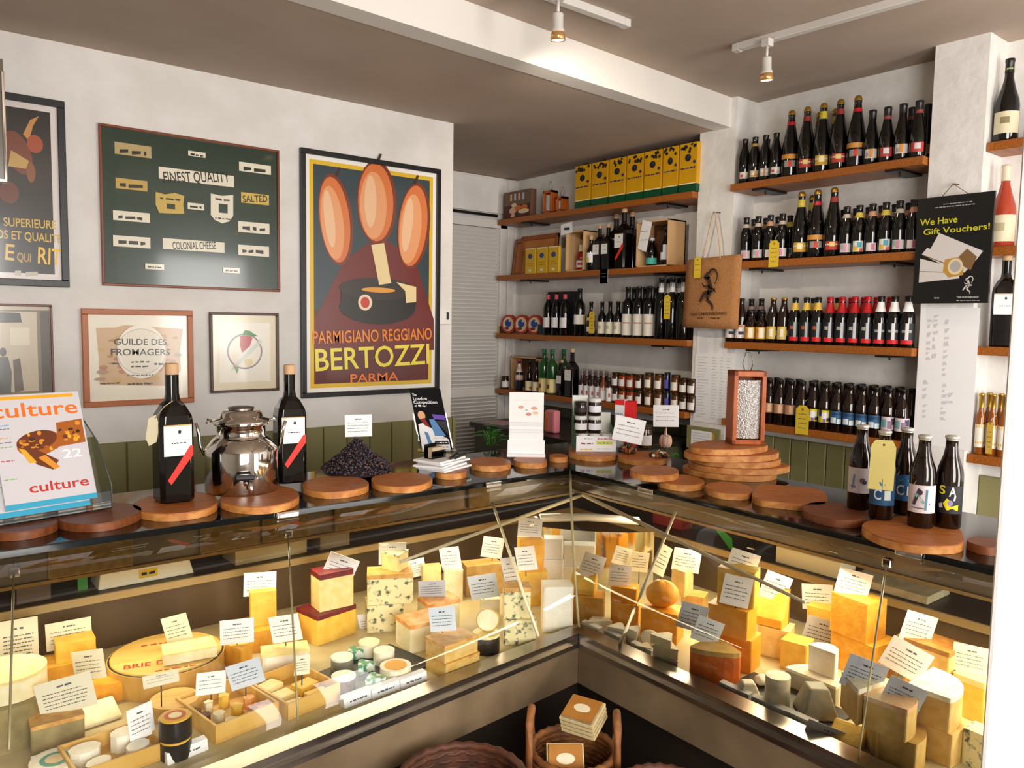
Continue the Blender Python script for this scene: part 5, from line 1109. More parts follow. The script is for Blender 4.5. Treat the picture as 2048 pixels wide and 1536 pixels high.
# ================================================================== jar display box and cartons at the corner
p = onz(1192, 904, ZBD)
t = thing('display_box', 'white and green cardboard box of small jars at the counter corner', 'box', p, face(p)+.18)
w_ = .150
MB().box(-w_/2, w_/2, 0, .002, 0, .060).build('box_front', flat('e6e8ea'), t)
MB().add([(-w_/2, 0, 0), (-w_/2, .12, 0), (-w_/2, .12, .17), (-w_/2, .07, .10), (-w_/2, 0, .06)], [(0, 1, 2, 3, 4)]).add([(w_/2, 0, 0), (w_/2, .12, 0), (w_/2, .12, .10), (w_/2, 0, .06)], [(0, 1, 2, 3)]).build('box_sides', M('box_green', '4f8a6a', .6), t)
MB().box(-w_/2, w_/2, .12, .122, 0, .135).box(-w_/2, -w_*.1, .120, .1215, .13, .20).box(-w_/2, w_/2, 0, .12, 0, .003).box(-w_/2, w_/2, .06, .062, 0, .058).box(-w_/2, w_/2, .062, .12, .056, .058).build('box_back', flat('dfe3dc'), t)
m = MB(); m.scrawl(-.045, -.015, .050, -.0008, .006, 0).scrawl(.005, .06, .050, -.0008, .008, 1).rect(.0, .062, .028, .040, -.0007, 2).scrawl(.004, .058, .034, -.0009, .008, 3).scrawl(-.058, -.012, .032, -.0008, .010, 4).scrawl(-.06, -.015, .010, -.0008, .008, 5).scrawl(.0, .055, .012, -.0008, .005, 0)
m.build('front_print', [flat('9a9a9a'), flat('c9485a'), flat('d9d23a'), flat('3a8a5a'), flat('8a2f6a'), flat('d9a83a')], t)
jar_kind('small jar, yellow band', M('tapenade_jar', '241c14', .1), M('white_lid', 'd9d9d6', .3), 'd9d03a', .021, .055); jar_kind('small jar, cream band', M('tapenade_jar', '241c14', .1), M('white_lid', 'd9d9d6', .3), 'e0d6a8', .021, .055)
jar_kind('dark jar, pink-lettered label', M('choc_jar', '22120c', .1), M('white_lid', 'd9d9d6', .3), 'ece6e6', .025, .062); jar_kind('dark jar, blue-lettered label', M('choc_jar', '22120c', .1), M('white_lid', 'd9d9d6', .3), 'e6e8ee', .025, .062)
jar_kind('black-lidded dark jar', M('choc_jar', '22120c', .1), M('black_lid', '1c1414', .4), '2a1c1c', .023, .05)
fa_ = face(p)+.18
def inbox(x, y, z): return (p[0]+x*math.cos(fa_)-y*math.sin(fa_), p[1]+x*math.sin(fa_)+y*math.cos(fa_), p[2]+z)
for x, y, z, k, lb in ((-.048, .032, .004, 'small jar, yellow band', 'small jar with yellow band, front left in the display box'), (-.001, .032, .004, 'small jar, yellow band', 'small jar with yellow band, front middle in the display box'), (.046, .032, .004, 'small jar, cream band', 'small jar with cream band, front right in the display box'),
                    (-.046, .091, .059, 'dark jar, pink-lettered label', 'dark jar, lower left of the back tier in the display box'), (.008, .091, .059, 'dark jar, blue-lettered label', 'dark jar, lower middle of the back tier in the display box'),
                    (-.046, .091, .1262, 'black-lidded dark jar', 'black lidded jar on top at left of the display box'), (.008, .091, .1262, 'dark jar, blue-lettered label', 'white lidded jar on top, right one, of the display box')):
    put_bottle(k, inbox(x, y, z), lb, 'jar', 'jars in the display box', 'small_jar', fa_)
p = onz(1238, 899, ZBD)
t = thing('red_carton', 'tall white and red carton beside the jar display box', 'carton', (p[0]+.045, p[1]+.02, p[2]), face(p)-.25)
MB().box(-.038, .0, 0, .05, 0, .185).build('white_half', flat('eceef2'), t, bevel=.001); MB().box(.0, .038, .004, .05, 0, .180).build('red_half', flat('e0161a'), t, bevel=.001)
m = MB().rect(-.038, .0, .165, .1851, -.0006, 0).scrawl(-.034, -.006, .13, -.0006, .006, 1); m.build('carton_print', [flat('e0161a'), flat('4a5ab0')], t)
for px, py, w_, h_, lb, roll, pn, dz in ((1258, 860, .108, .090, 'white price card tilted before the red carton', -.18, .05, -.10), (1332, 832, .094, .082, 'white price card standing above the garlic', .03, .10, 0)):
    q = at(px, py, depth(onz(1270, 905, ZBD))+dz+.02)
    card('price_card', lb, q, w_, h_, face(q), roll, paper, 3, max(.004, q[2]-h_/2-ZBD-.001))
# dried bunches and garlic
def bunch(name, lab, cat, px, py, n, spread, cols, hgt, r=.010, seed=2):
    c = onz(px, py, ZBD); rn = random.Random(seed); t = thing(name, lab, cat, (c[0], c[1], ZBD)); m = MB()
    for k in range(n):
        q = math.sqrt(rn.random())*spread; a_ = rn.uniform(0, 2*PI); z = r*.9+rn.random()*max(0, hgt*(1-q/spread))
        m.blob((q*math.cos(a_), q*math.sin(a_), z), (r*rn.uniform(.7, 1.2), r*rn.uniform(.7, 1.1), r*rn.uniform(.7, 1.0)), 8, 6, .25, rn.randrange(len(cols)), rn)
    m.build('pieces', cols, t)
    MB().tube([(-spread*.6, 0, .004), (0, 0, hgt+r*1.5), (spread*.6, .003, .004)], .0015, 5).build('twine', flat('c9b48a'), t); return t
br = [M('fig_a', '4a2a18', .6), M('fig_b', '2e1a10', .6), M('fig_c', '9a5a2a', .6)]
bunch('dried_bunch', 'bunch of dark brown dried pieces beside the red carton', 'dried bunch', 1256, 906, 30, .030, br, .035)
bunch('dried_bunch', 'bunch of brown and cream dried pieces with sprig', 'dried bunch', 1318, 914, 34, .036, br+[M('fig_d', 'd9b48a', .6), M('fig_e', 'efe2cc', .6)], .015, .008, 5)
c = onz(1333, 896, ZBD); t = thing('garlic_bulb', 'pinkish garlic bulb standing under the upper white card', 'garlic', (c[0]+.01, c[1]+.015, ZBD))
m = MB()
for k in range(7): a_ = 2*PI*k/7; m.blob((.014*math.cos(a_), .014*math.sin(a_), .024), (.012, .012, .025), 8, 6)
m.build('cloves', M('garlic_skin', 'b98a78', .5, col2='d9b8a4', scale=20, stretch=(6, 6, .5)), t); MB().tube([(0, 0, .035), (0, 0, .06), (.002, 0, .078)], [.010, .005, .003], 8).build('neck', flat('cfae92'), t)
c = onz(1348, 917, ZBD); t = thing('parsley_sprig', 'small bright green sprig beside the stacked boards', 'herbs', (c[0], c[1], ZBD+.001)); rn = random.Random(9); m = MB()
for k in range(26):
    a_ = rn.uniform(0, 2*PI); q = rn.uniform(0, .018); s_ = rn.uniform(.006, .010); x, y = q*math.cos(a_), q*math.sin(a_); z = rn.uniform(.002, .014)
    m.add([(x, y, z), (x+s_, y-s_*.6, z+.003), (x+s_*1.8, y, z+.006), (x+s_, y+s_*.6, z+.002)], [(0, 1, 2, 3)])
m.build('leaves', lf, t)
for i, (px, py) in enumerate(((1290, 884),)):
    q = onz(px, py+12, ZT); put_bottle('dark jar, white label', (q[0], q[1], ZT), ['dark jar behind the tilted white card at the counter corner', 'dark jar behind the standing white card, right of garlic'][i], 'jar', None, 'preserve_jar')

# ================================================================== five beer bottles on the live-edged board
silver = M('silver_cap', 'd9d6ce', .3, .6)
def beer5(px, py, key, label, col, art, k, glass=g_brown):
    q = onz(px, py-4, ZBD); fa = face(q)
    bottle_kind(key, 'beer', glass, silver, .212, col, (.038, .105) if k else (.045, .112), span=1.3)
    o = put_bottle(key, q, label, 'beer bottle', None, 'beer_bottle', fa)
    m = MB(); mats = art(m); r_ = .0295+.0021
    m.move(lambda x, y, z: (r_*math.sin(x/r_)*1.0, -(r_+y)*math.cos(x/r_), z))
    m.build('label_print', [flat(h) for h in mats], [c_ for c_ in o.children if c_.name.startswith('paper_label')][0])
    return o, q
def fine(m, n=8):   # thin strips so prints wrap around the glass
    return m
def a_pink(m):
    m.text('e', .006, .083, .018, .0, .014, 0).sheet([(-.022, .055), (-.017, .055), (-.012, .095), (-.017, .095)], 0, 1).sheet([(-.024, .062), (-.010, .060), (-.010, .063), (-.024, .066)], .0001, 0).disc(.012, .075, .006, .006, .0001, 2, 10); return ['7a5a7a', '5a9ab0', '2f3a50']
def a_blue(m):
    m.text('C', -.010, .066, .026, 0, .018, 0).rect(.006, .0115, .052, .076, 0, 1).rect(.0115, .017, .052, .076, 0, 1).rect(.017, .022, .052, .076, 0, 1).sheet([(-.02, .085), (-.005, .098), (.002, .088)], 0, 2).sheet([(.004, .09), (.016, .10), (.02, .086)], 0, 2); return ['e9eef0', 'd9e6e4', '3f9ac0']
def a_pink2(m):
    m.sheet([(-.022, .058), (-.008, .098), (-.002, .094), (-.014, .056)], 0, 0).sheet([(-.016, .080), (.004, .060), (.008, .064), (-.010, .086)], .0001, 1).sheet([(.008, .045), (.012, .045), (.014, .095), (.010, .096)], 0, 2).sheet([(-.02, .056), (.02, .060), (.02, .063), (-.02, .060)], .0001, 3).disc(-.004, .088, .006, .007, .0001, 0, 10).scrawl(-.022, .006, .050, .0001, .004, 0); return ['3a3440', '7ab0aa', '4a8aa0', 'a05a80']
def a_sol(m):
    m.text('S', -.015, .095, .020, 0, .014, 0).text('A', .008, .092, .024, 0, .016, 1).sheet([(-.012, .062), (-.004, .075), (.008, .066), (.004, .055), (.022, .060), (.022, .046), (-.004, .046)], 0, 0).sheet([(-.022, .060), (-.014, .064), (-.012, .052), (-.02, .05)], 0, 2).disc(.004, .064, .006, .007, .0002, 3, 10).sheet([(.010, .07), (.014, .07), (.016, .082), (.012, .082)], .0001, 1); return ['e6d81e', 'e6e9ec', 'c9c0d0', '9a90c0']
_, q1 = beer5(1717, 1020, 'counter beer pink', 'beer bottle with pink scribbled label, leftmost of the five on worktop', 'ddd2d6', a_pink, 0)
_, q3 = beer5(1806, 1030, 'counter beer blue b', 'beer bottle with blue label, half hidden behind the others', '2a5f96', a_blue, 1)
_, q2 = beer5(1761, 1040, 'counter beer blue', 'beer bottle with blue label wearing the big yellow tag', '1f5280', a_blue, 1)
_, q4 = beer5(1840, 1056, 'counter beer pink b', 'beer bottle with pale pink label, front, second from right on worktop', 'e0d2d8', a_pink2, 1)
_, q5 = beer5(1894, 1057, 'counter beer yellow', 'beer bottle with black and yellow label, rightmost on the worktop', '17161c', a_sol, 1)
dq = (np.array(q2)-EYE); dq[2] = 0; dq /= np.linalg.norm(dq)
q = np.array(q2)-dq*.040; a_ = at(1764, 930, depth(q)); D = depth(q); w_, h_ = 48*D/FPX, 101*D/FPX
t = thing('price_tag', 'large blank pale yellow tag hung on a beer bottle neck', 'price tag', (a_[0], a_[1], a_[2]-h_/2), face(q))
m = MB().sheet([(-w_*.5, 0), (w_*.47, .0), (w_*.5, h_*.86), (w_*.36, h_), (-w_*.28, h_), (-w_*.44, h_*.88)], -.001, 0, .0012).disc(.002, h_*.905, .003, .003, -.0013, 1, 12)
m.build('card', [flat('efe08a'), flat('6a2f1a')], t); MB().tube([(.002, -.001, h_*.905), (.001, .012, h_+.003)], .0010, 5).build('string', flat('d9d0c0'), t)
# ================================================================== cheeses in the well
def cm(name, a, b, scale=38, rough=.5, **k): return M(name, a, rough, col2=b, scale=scale, bump=.12, bscale=90, **k)
ch = dict(
 gold=cm('cheese_gold', 'e2a93a', 'd4962a'), yel=cm('cheese_yellow', 'ebc24f', 'e0b03c'), pale=cm('cheese_pale', 'ecdb9c', 'e0c980'), cream=cm('cheese_cream', 'efe6c4', 'e4d6a6'),
 white=cm('cheese_white', 'f1ecdd', 'e6dec8'), tan=cm('cheese_tan', 'd6b26a', 'c59c50'), orange=cm('cheese_orange', 'dc6e14', 'c65a0c'), ched=cm('cheese_cheddar', 'e8a52c', 'de961e'),
 ash=cm('cheese_ash', '8f8b78', '6f6c5c', 20), grey=cm('cheese_grey_rind', 'b5ae98', 'a09a84', 18), blue=M('cheese_blue', '4a5648', .5, col2='e6d9a4', scale=62, lo=.34, hi=.46, detail=5),
 crust=cm('cheese_crust', 'b98238', 'd9a95a', 40), brown=cm('cheese_brown_rind', '8a5a24', 'a8742f', 40), red=cm('red_rind', '7a1a1c', '5a1014', 30), leaf=cm('leaf_wrap', '6a3a18', '4a260f', 40), wash=cm('washed_rind', 'e08a2c', 'f0c58a', 26, lo=.4, hi=.7),
 mott=cm('mottled_rind', '9a8a5a', '7a6c42', 26), pink=cm('pink_rind', 'd9a070', 'e9cda0', 26), foilg=cm('green_foil', '3a8a62', 'dfe6d8', 60, lo=.45, hi=.55), wrap=cm('paper_wrap', 'eae4d6', 'ddd4c0', 10), pack=cm('white_packet', 'e9e8e4', 'dcdad4', 8),
 blackwax=M('black_wax', '15100e', .3), bloom=cm('bloomy_rind', 'f0ead8', 'd9cda8', 40))
wrapm = M('light_box_wood', 'd9b060', .55, col2='c99c48', scale=10, stretch=(1, 6, 1))
TOP = {}
def away(p): d = np.array([p[0], p[1], 0.0]); return d/np.linalg.norm(d)
def inside(p, r):      # keep the front edge behind the steel rim
    p = np.array(p, float); a_ = away(p)
    for _ in range(60):
        f_ = p-a_*r
        if f_[0] < XR_-.02 and f_[1] < Lr(f_[0])+.066 and not (f_[0] > XR_): p = p+a_*.006; continue
        if f_[1] < Lr(XR_) and f_[0] < XR_+.066: p = p+np.array([.006, 0, 0]); continue
        break
    return p
def clear(p, r, ztop):      # keep tall things behind the slanted glass
    p = np.array(p, float); a_ = away(p); t = max(0, min(1, (ztop+.006-ZR)/(ZT-.019-ZR))); k = BOW*math.sin(PI*t)**.6 if t > 0 else 0
    for _ in range(40):
        f_ = p-a_*r
        yp = (Lr(min(f_[0], XR_))+.03)*(1-t)+1.925*t-.75*k; xp = (XR_+.03)*(1-t)+1.796*t-.8*k
        if f_[0] < xp+.006 and f_[1] < yp+.006: p = p+a_*.004
        else: break
    return p
def ngon(n, r, a0=0, sx=1, sy=1): return [(r*sx*math.cos(a0+2*PI*i/n), r*sy*math.sin(a0+2*PI*i/n)) for i in range(n)]
def C(key, shape, cx, by, w, h, d, rot, mat, label, on=None, rind=None, cat='cheese', off=0.0, nm='cheese', soft=.004, absr=None, z=None):
    if on:
        zt, dp, cc = TOP[on]; zb = zt+.0006; c = atz(cx, zb, dp+off)
    else:
        zb = (z or ZD)+.0006; f_ = onz(cx, by, zb); c = inside(f_+away(f_)*d/2, d/2); 
    D = depth((c[0], c[1], zb)); W, H = w*D/FPX, h*D/FPX
    c = clear(c, d/2, zb+H); D = depth((c[0], c[1], zb)) if not on else D
    rz = face(c)+rot if absr is None else absr
    t = thing(nm, label, cat, (c[0], c[1], zb), rz)
    mt = ch[mat] if isinstance(mat, str) else mat; rm = ch[rind] if isinstance(rind, str) else rind
    m = MB(); hb = H*.86 if (rm and shape in ('block', 'wedge', 'sector', 'round', 'tri', 'half', 'drum', 'quarter')) else H
    rn = random.Random(hash(key) % 999 if False else sum(map(ord, key)))
    if shape == 'block': out = [(-W/2, -d/2), (W/2, -d/2), (W/2*rn.uniform(.94, 1), d/2), (-W/2*rn.uniform(.94, 1), d/2)]
    elif shape == 'wedge': out = [(0, -d/2), (W/2, d*.36), (W*.25, d/2), (-W*.25, d/2), (-W/2, d*.36)]       # tip to the viewer
    elif shape == 'tri': out = [(-W/2, -d/2), (W/2, -d/2), (W*.1, d/2), (-W*.1, d/2)]
    elif shape == 'sector': out = [(-W/2*math.cos(a_), -d/2*(1-.32*(1-math.sin(a_)))) for a_ in [PI*i/8 for i in range(9)]]+[(0, d/2)]; out = [(x, y) for x, y in out]
    elif shape in ('round', 'drum'): out = ngon(32, W/2); d = W
    elif shape == 'half': out = [(W/2*math.cos(a_), -d*.4+d*.9*math.sin(a_)) for a_ in [PI*i/14 for i in range(15)]]
    elif shape == 'quarter': out = [(-W/2, -d*.35), (W*.36, -d*.35)]+[(W*.36-W*.86*(1-math.cos(a_))+W*.14*math.sin(a_*2), -d*.35+d*math.sin(a_)) for a_ in [PI/2*i/9 for i in range(1, 10)]]
    if shape in ('block', 'wedge', 'tri', 'sector', 'round', 'drum', 'half', 'quarter'):
        m.prism(out, 0, hb, 0, 0, shape in ('round', 'drum'))
        m.build('cheese_body' if cat == 'cheese' else 'body', mt, t, bevel=min(soft, hb*.2))
        if rm: MB().prism([(x*1.005, y*1.005) for x, y in out], hb*.995, H, 0, 0).build('rind', rm, t, bevel=min(soft, H*.05))
    elif shape == 'slope':      # lying wedge, high at the back
        m.add([(-W/2, -d/2, 0), (W/2, -d/2, 0), (W/2, d/2, 0), (-W/2, d/2, 0), (-W/2, -d/2, H*.25), (W/2, -d/2, H*.25), (W/2, d/2, H), (-W/2, d/2, H)], [(0, 3, 2, 1), (4, 5, 6, 7), (0, 1, 5, 4), (1, 2, 6, 5), (2, 3, 7, 6), (3, 0, 4, 7)]).build('cheese_body', mt, t, bevel=soft)
        if rm: MB().box(-W/2-.001, W/2+.001, d/2-.001, d/2+.003, 0, H).build('rind', rm, t)
    elif shape == 'pyr':
        k = .52; m.add([(-W/2, -W/2, 0), (W/2, -W/2, 0), (W/2, W/2, 0), (-W/2, W/2, 0), (-W/2*k, -W/2*k, H), (W/2*k, -W/2*k, H), (W/2*k, W/2*k, H), (-W/2*k, W/2*k, H)], [(0, 3, 2, 1), (4, 5, 6, 7), (0, 1, 5, 4), (1, 2, 6, 5), (2, 3, 7, 6), (3, 0, 4, 7)]).build('cheese_body', mt, t, bevel=.005, seg=3)
    elif shape == 'coin':       # a disc leaning on edge
        r = W/2; m.lathe([(0, -d/2), (r*.94, -d/2), (r, -d/2+.004), (r, d/2-.004), (r*.94, d/2), (0, d/2)], 28).move(lambda x, y, z: (x, z, y+r)).tilt(.22); m.build('cheese_body', mt, t)
        if rm: MB().lathe([(r*.9, -d/2-.0012), (0, -d/2-.0012)], 28).move(lambda x, y, z: (x, z, y+r)).tilt(.22).build('cut_face', rm, t)
        H = 2*r
    elif shape == 'lump':
        m.blob((0, 0, H*.48), (W/2, d/2, H*.52), 12, 8, .22, 0, rn).build('cheese_body', mt, t, subsurf=1)
    TOP[key] = (zb+H, depth(c), c); return t, W, H, d
def K(label, cx, cy, w, h, on, yaw=0.0, roll=0.0, col='w', doff=0.0, lines=4, cat='price card'):
    zt, dp, cc = TOP[on]; dp = dp+doff
    for _ in range(40):
        q = at(cx, cy, dp); hh_ = h*dp/FPX/2
        if all(np.linalg.norm(clear((q[0], q[1], 0), .03, q[2]+s_*hh_)-np.array([q[0], q[1], 0])) < .001 for s_ in (-1, 0, 1)): break
        dp += .006
    W, H = w*dp/FPX*(1/max(.5, math.cos(yaw))), h*dp/FPX
    c_ = {'w': paper, 'g': M('grey_card', 'b9bcc4', .7), 'b': M('pale_blue_card', 'cdd6e0', .7), 'y': M('cream_card', 'e2dcc2', .7)}[col]
    pin = max(.006, q[2]-H/2-zt+.008)
    card('price_card', label, q, W, H, face(q)+yaw, roll, c_, lines, pin, 0.0, cat, None, .6, inkd if col in 'gb' else ink)
LA = .0915      # direction of the left rim
# ---- left arm
C('lw', 'round', 8, 1492, 170, 88, .1, 0, 'mott', 'mottled-rind wheel at the far left of the case, under the cut one')
C('lw2', 'round', 14, 0, 140, 46, .1, 0, 'cream', 'cream cut wheel on the mottled one, far left of the case', 'lw', 'pale')
C('lb', 'block', 138, 1374, 112, 46, .09, .1, 'gold', 'golden block at the back left, under a pale yellow block')
C('lb2', 'block', 150, 0, 70, 38, .06, .1, 'yel', 'pale yellow block on a golden block at the back left', 'lb')
t, W, H, d = C('brie', 'round', 336, 1402, 216, 46, .28, 0, wrapm, 'large round wooden brie box with red lettering on its lid', cat='cheese box', nm='brie_box', soft=.002)
MB().lathe([(W*.475, H), (W*.475, H+.004), (W*.462, H+.005), (0, H+.005)], 40).build('lid', M('brie_lid', 'dbb566', .55, col2='cda450', scale=8, stretch=(1, 6, 1)), t)
MB().lathe([(W*.475, H+.0003), (W*.492, H+.0003)], 40).build('dark_seam', flat('2a1c0c'), t)
m = MB(); m.text('BRIE D', -W*.18, -W*.22, W*.085, 0, W*.34).scrawl(-W*.22, W*.12, W*.22, 0, W*.05).scrawl(-W*.1, W*.25, -W*.40, 0, W*.04).scrawl(W*.22, W*.36, W*.16, 0, W*.05)
m.move(lambda x, y, z: (x, z, H+.0056)).build('red_lettering', flat('a8281c'), t); TOP['brie'] = (TOP['brie'][0]+.006, TOP['brie'][1], TOP['brie'][2])
C('bs', 'block', 378, 0, 100, 22, .07, .12, 'cream', 'pale oblong slice lying on the brie box', 'brie', 'pale', off=-.03, soft=.008)
C('sb', 'round', 350, 1446, 92, 30, .1, 0, 'tan', 'small round box with red label before the brie box', rind=wrapm, cat='cheese box', nm='cheese_box')
C('os', 'block', 113, 1500, 92, 58, .085, .1, 'mott', 'olive-sided slab with an orange crust, front left of the case', rind='crust')
C('os2', 'block', 110, 1550, 80, 26, .05, .1, 'crust', 'low brown slab with pale top below the olive-sided slab', rind='white')
C('oc', 'block', 214, 1408, 56, 38, .05, .2, 'ched', 'small orange cube left of the small round box')
C('pw', 'slope', 196, 1452, 76, 30, .06, .3, 'cream', 'pale low wedge behind the front wooden tray')
def tray(label, cx, by, w, d, h, rz, kind):
    f_ = onz(cx, by, ZD+.001); c = f_+np.array([-math.sin(rz), math.cos(rz), 0])*d/2; c = inside(c, d*.45)
    t = thing('wooden_tray', label, 'tray', (c[0], c[1], ZD+.0006), rz)
    MB().box(-w/2, w/2, -d/2, d/2, 0, .005).build('tray_base', wrapm, t)
    MB().box(-w/2, w/2, -d/2, -d/2+.006, .0045, h).box(-w/2, w/2, d/2-.006, d/2, .0045, h).box(-w/2, -w/2+.006, -d/2+.006, d/2-.006, .0045, h).box(w/2-.006, w/2, -d/2+.006, d/2-.006, .0045, h).build('tray_sides', wrapm, t, bevel=.001)
    TOP[kind] = (ZD+.012, depth(c), c); return t, c, rz
def intray(c, rz, x, y, z): return (c[0]+x*math.cos(rz)-y*math.sin(rz), c[1]+x*math.sin(rz)+y*math.cos(rz), ZD+z)
def piece(name, label, cat, p, rz, fn, mat, group=None):
    t = thing(name, label, cat, p, rz, group); m = MB(); fn(m); m.build('body', mat, t, bevel=.002); return t
t, c, rz = tray('light wooden tray of white cheeses at the front left', 246, 1548, .165, .13, .035, LA, 't0')
for i, (x, y, w_, h_) in enumerate(((-.045, .02, .06, .03), (.03, .025, .055, .035), (-.035, -.035, .05, .022), (.04, -.03, .05, .026))):
    piece('cheese', f"white cheese piece, {['back left', 'back right', 'front left', 'front right'][i]} in the front left tray", 'cheese', intray(c, rz, x, y, .0058), rz+.2*i, lambda m: m.prism(ngon(9, w_/2, .3*i, 1, .8), 0, h_), ch['white'], 'white cheeses in the front left tray')
t, c, rz = tray('light wooden tray of mixed small pieces behind the rim, left one of two', 497, 1462, .150, .185, .040, LA+.08, 't1'); rn = random.Random(4)
for i in range(11):
    x, y = -.055+.036*(i % 4)+rn.uniform(-.006, .006), -.06+.05*(i//4)+rn.uniform(-.006, .006); w_ = rn.uniform(.022, .030)
    piece('cheese', f"{['dark-edged', 'pale', 'golden', 'orange'][i % 4]} small piece, {ORD[i//4]} row, {ORD[i % 4]} from left in the left tray", 'cheese', intray(c, rz, x, y, .0058), rn.uniform(0, 3), lambda m: m.prism(ngon(5+i % 3, w_/2), 0, rn.uniform(.014, .026)), [ch['leaf'], ch['cream'], ch['yel'], ch['wash']][i % 4], 'small pieces in the left tray')
t, c, rz = tray('light wooden tray of flat wrapped pieces behind the rim, right one of two', 630, 1418, .143, .175, .038, LA+.10, 't2')
for i in range(5):
    x, y = (-.035, .03)[i % 2], -.055+.05*(i//2)
    piece('cheese', f"flat pale wrapped piece, {ORD[i//2]} row, {['left', 'right'][i % 2]}, in the right tray", 'cheese', intray(c, rz, x, y, .0058), rz+.1*(i-2), lambda m: m.box(-.026, .026, -.02, .02, 0, .012+.003*i), ch['yel' if i % 2 else 'pale'], 'flat pieces in the right tray')
t, W, H, d = C('gl', 'round', 112, 1566, 92, 26, .09, 0, 'white', 'white round cheese with green label at the bottom left corner')
MB().lathe([(W*.30, H+.0006), (0, H+.0007)], 24).build('green_label', flat('4f9a8a'), t); MB().lathe([(W*.2, H+.0010), (0, H+.0011)], 24).build('label_centre', flat('d9c49a'), t)
def waxpot(key, label, cx, by, w, h, on=None):
    t, W, H, d = C(key, 'drum', cx, by, w, h, .07, 0, 'blackwax', label, on, soft=.006)
    MB().lathe([(W*.47, H-.004), (W*.48, H+.001), (W*.46, H+.003), (0, H+.003)], 28).build('yellow_label', flat('d9a83a'), t); MB().lathe([(W*.33, H+.0034), (W*.22, H+.0034)], 28).build('red_ring', flat('b3301c'), t); MB().lathe([(W*.2, H+.0036), (0, H+.0036)], 20).build('label_centre', flat('e6d6a8'), t)
    z, dp, cc = TOP[key]; TOP[key] = (z+.004, dp, cc)
waxpot('bw', 'lower black waxed cheese of the stacked pair by the rim', 352, 1528, 60, 34)
waxpot('bw2', 'upper black waxed cheese with yellow and red label, on its twin', 351, 0, 62, 40, 'bw')
C('w1', 'wedge', 480, 1352, 56, 52, .07, .1, 'gold', 'golden wedge right of the brie box, under a white card')
C('s1', 'block', 545, 1300, 96, 42, .08, .15, 'gold', 'golden base block under the upright pale stick, left middle')
C('s2', 'block', 526, 0, 50, 68, .04, .1, 'yel', 'upright pale yellow block behind a hanging striped card', 's1')
C('wr', 'block', 570, 1348, 92, 44, .06, .1, 'wrap', 'paper-wrapped golden block before the upright pale block', rind='pale', soft=.01)
C('rb', 'block', 653, 1283, 92, 58, .105, .62, 'yel', 'yellow base block with dark red rind on its top', rind='red')
C('rb2', 'block', 664, 0, 72, 74, .07, .42, 'pale', 'upper red-rinded yellow block stacked on the base block', 'rb', 'red')
# slate of small goat cheeses
def slate(label, cx, cy, w, d, rz, key):
    c = onz(cx, cy, ZD+.007); t = thing('slate_board', label, 'slate', (c[0], c[1], ZD+.0006), rz)
    MB().box(-w/2, w/2, -d/2, d/2, 0, .006).build('slate', M('slate_black', '1a1918', .5, col2='242220', scale=20), t, bevel=.001); TOP[key] = (ZD+.007, depth(c), c)
slate('black slate board of small round cheeses in the left arm', 748, 1336, .255, .175, LA+.1, 'sl')
ZSL = ZD+.0068
for a_ in (('g1', 'round', 684, 1346, 44, 26, .05, 0, 'ash', 'small ash-grey log piece with white top on the left slate', 'white'), ('g2', 'round', 687, 1386, 48, 27, .05, 0, 'leaf', 'small leaf-wrapped cheese with white top at the front of left slate', 'white'),
          ('g3', 'tri', 708, 1320, 38, 18, .035, .3, 'foilg', 'green and white foil triangle at the back of the left slate', None), ('g4', 'tri', 727, 1347, 40, 18, .035, .5, 'foilg', 'green and white foil triangle in the middle of the left slate', None), ('g5', 'tri', 748, 1376, 44, 18, .04, .2, 'foilg', 'green and white foil triangle at the front of the left slate', None),
          ('g6', 'round', 738, 1316, 42, 26, .05, 0, 'bloom', 'small white round cheese with yellowish top, back of left slate', 'cream'), ('g7', 'round', 768, 1333, 42, 26, .05, 0, 'bloom', 'small white round cheese in the middle of the left slate', 'white'), ('g8', 'round', 791, 1362, 62, 20, .07, 0, 'bloom', 'large white round cheese with orange centre on the left slate', 'bloom')):
    r_ = C(*a_[:10], z=ZSL, rind=a_[10], soft=.006)
MB().lathe([(r_[1]*.36, r_[2]+.0008), (0, r_[2]+.0014)], 24).build('orange_centre', flat('e2a02a'), r_[0])
def strip_label(label, cx, cy, w_, rz, col=paper):
    c = inside(onz(cx, cy, ZD+.012), .012); W = w_*depth(c)/FPX/math.cos(.5 if rz > -1 else .6)
    t = thing('name_strip', label, 'name strip', (c[0], c[1], ZD+.0006), rz)
    MB().add([(-W/2, -.012, 0), (W/2, -.012, 0), (W/2, .012, 0), (-W/2, .012, 0), (-W/2, -.006, .022), (W/2, -.006, .022), (W/2, .010, .024), (-W/2, .010, .024)], [(0, 3, 2, 1), (4, 5, 6, 7), (0, 1, 5, 4), (1, 2, 6, 5), (2, 3, 7, 6), (3, 0, 4, 7)]).build('strip', col, t)
    m = MB().scrawl(-W*.3, W*.3, .011, 0, .006); m.move(lambda x, y, z: (x, -.0127+z*.26, z)).build('writing', ink, t)
for i, (cx, cy, w_) in enumerate(((713, 1394, 58), (768, 1376, 58), (824, 1358, 56))): strip_label(f"white name strip before the left slate, {ORD[i]} of three from left", cx, cy, w_, LA)
strip_label('white name strip before the black waxed cheeses', 372, 1500, 72, LA+.05)
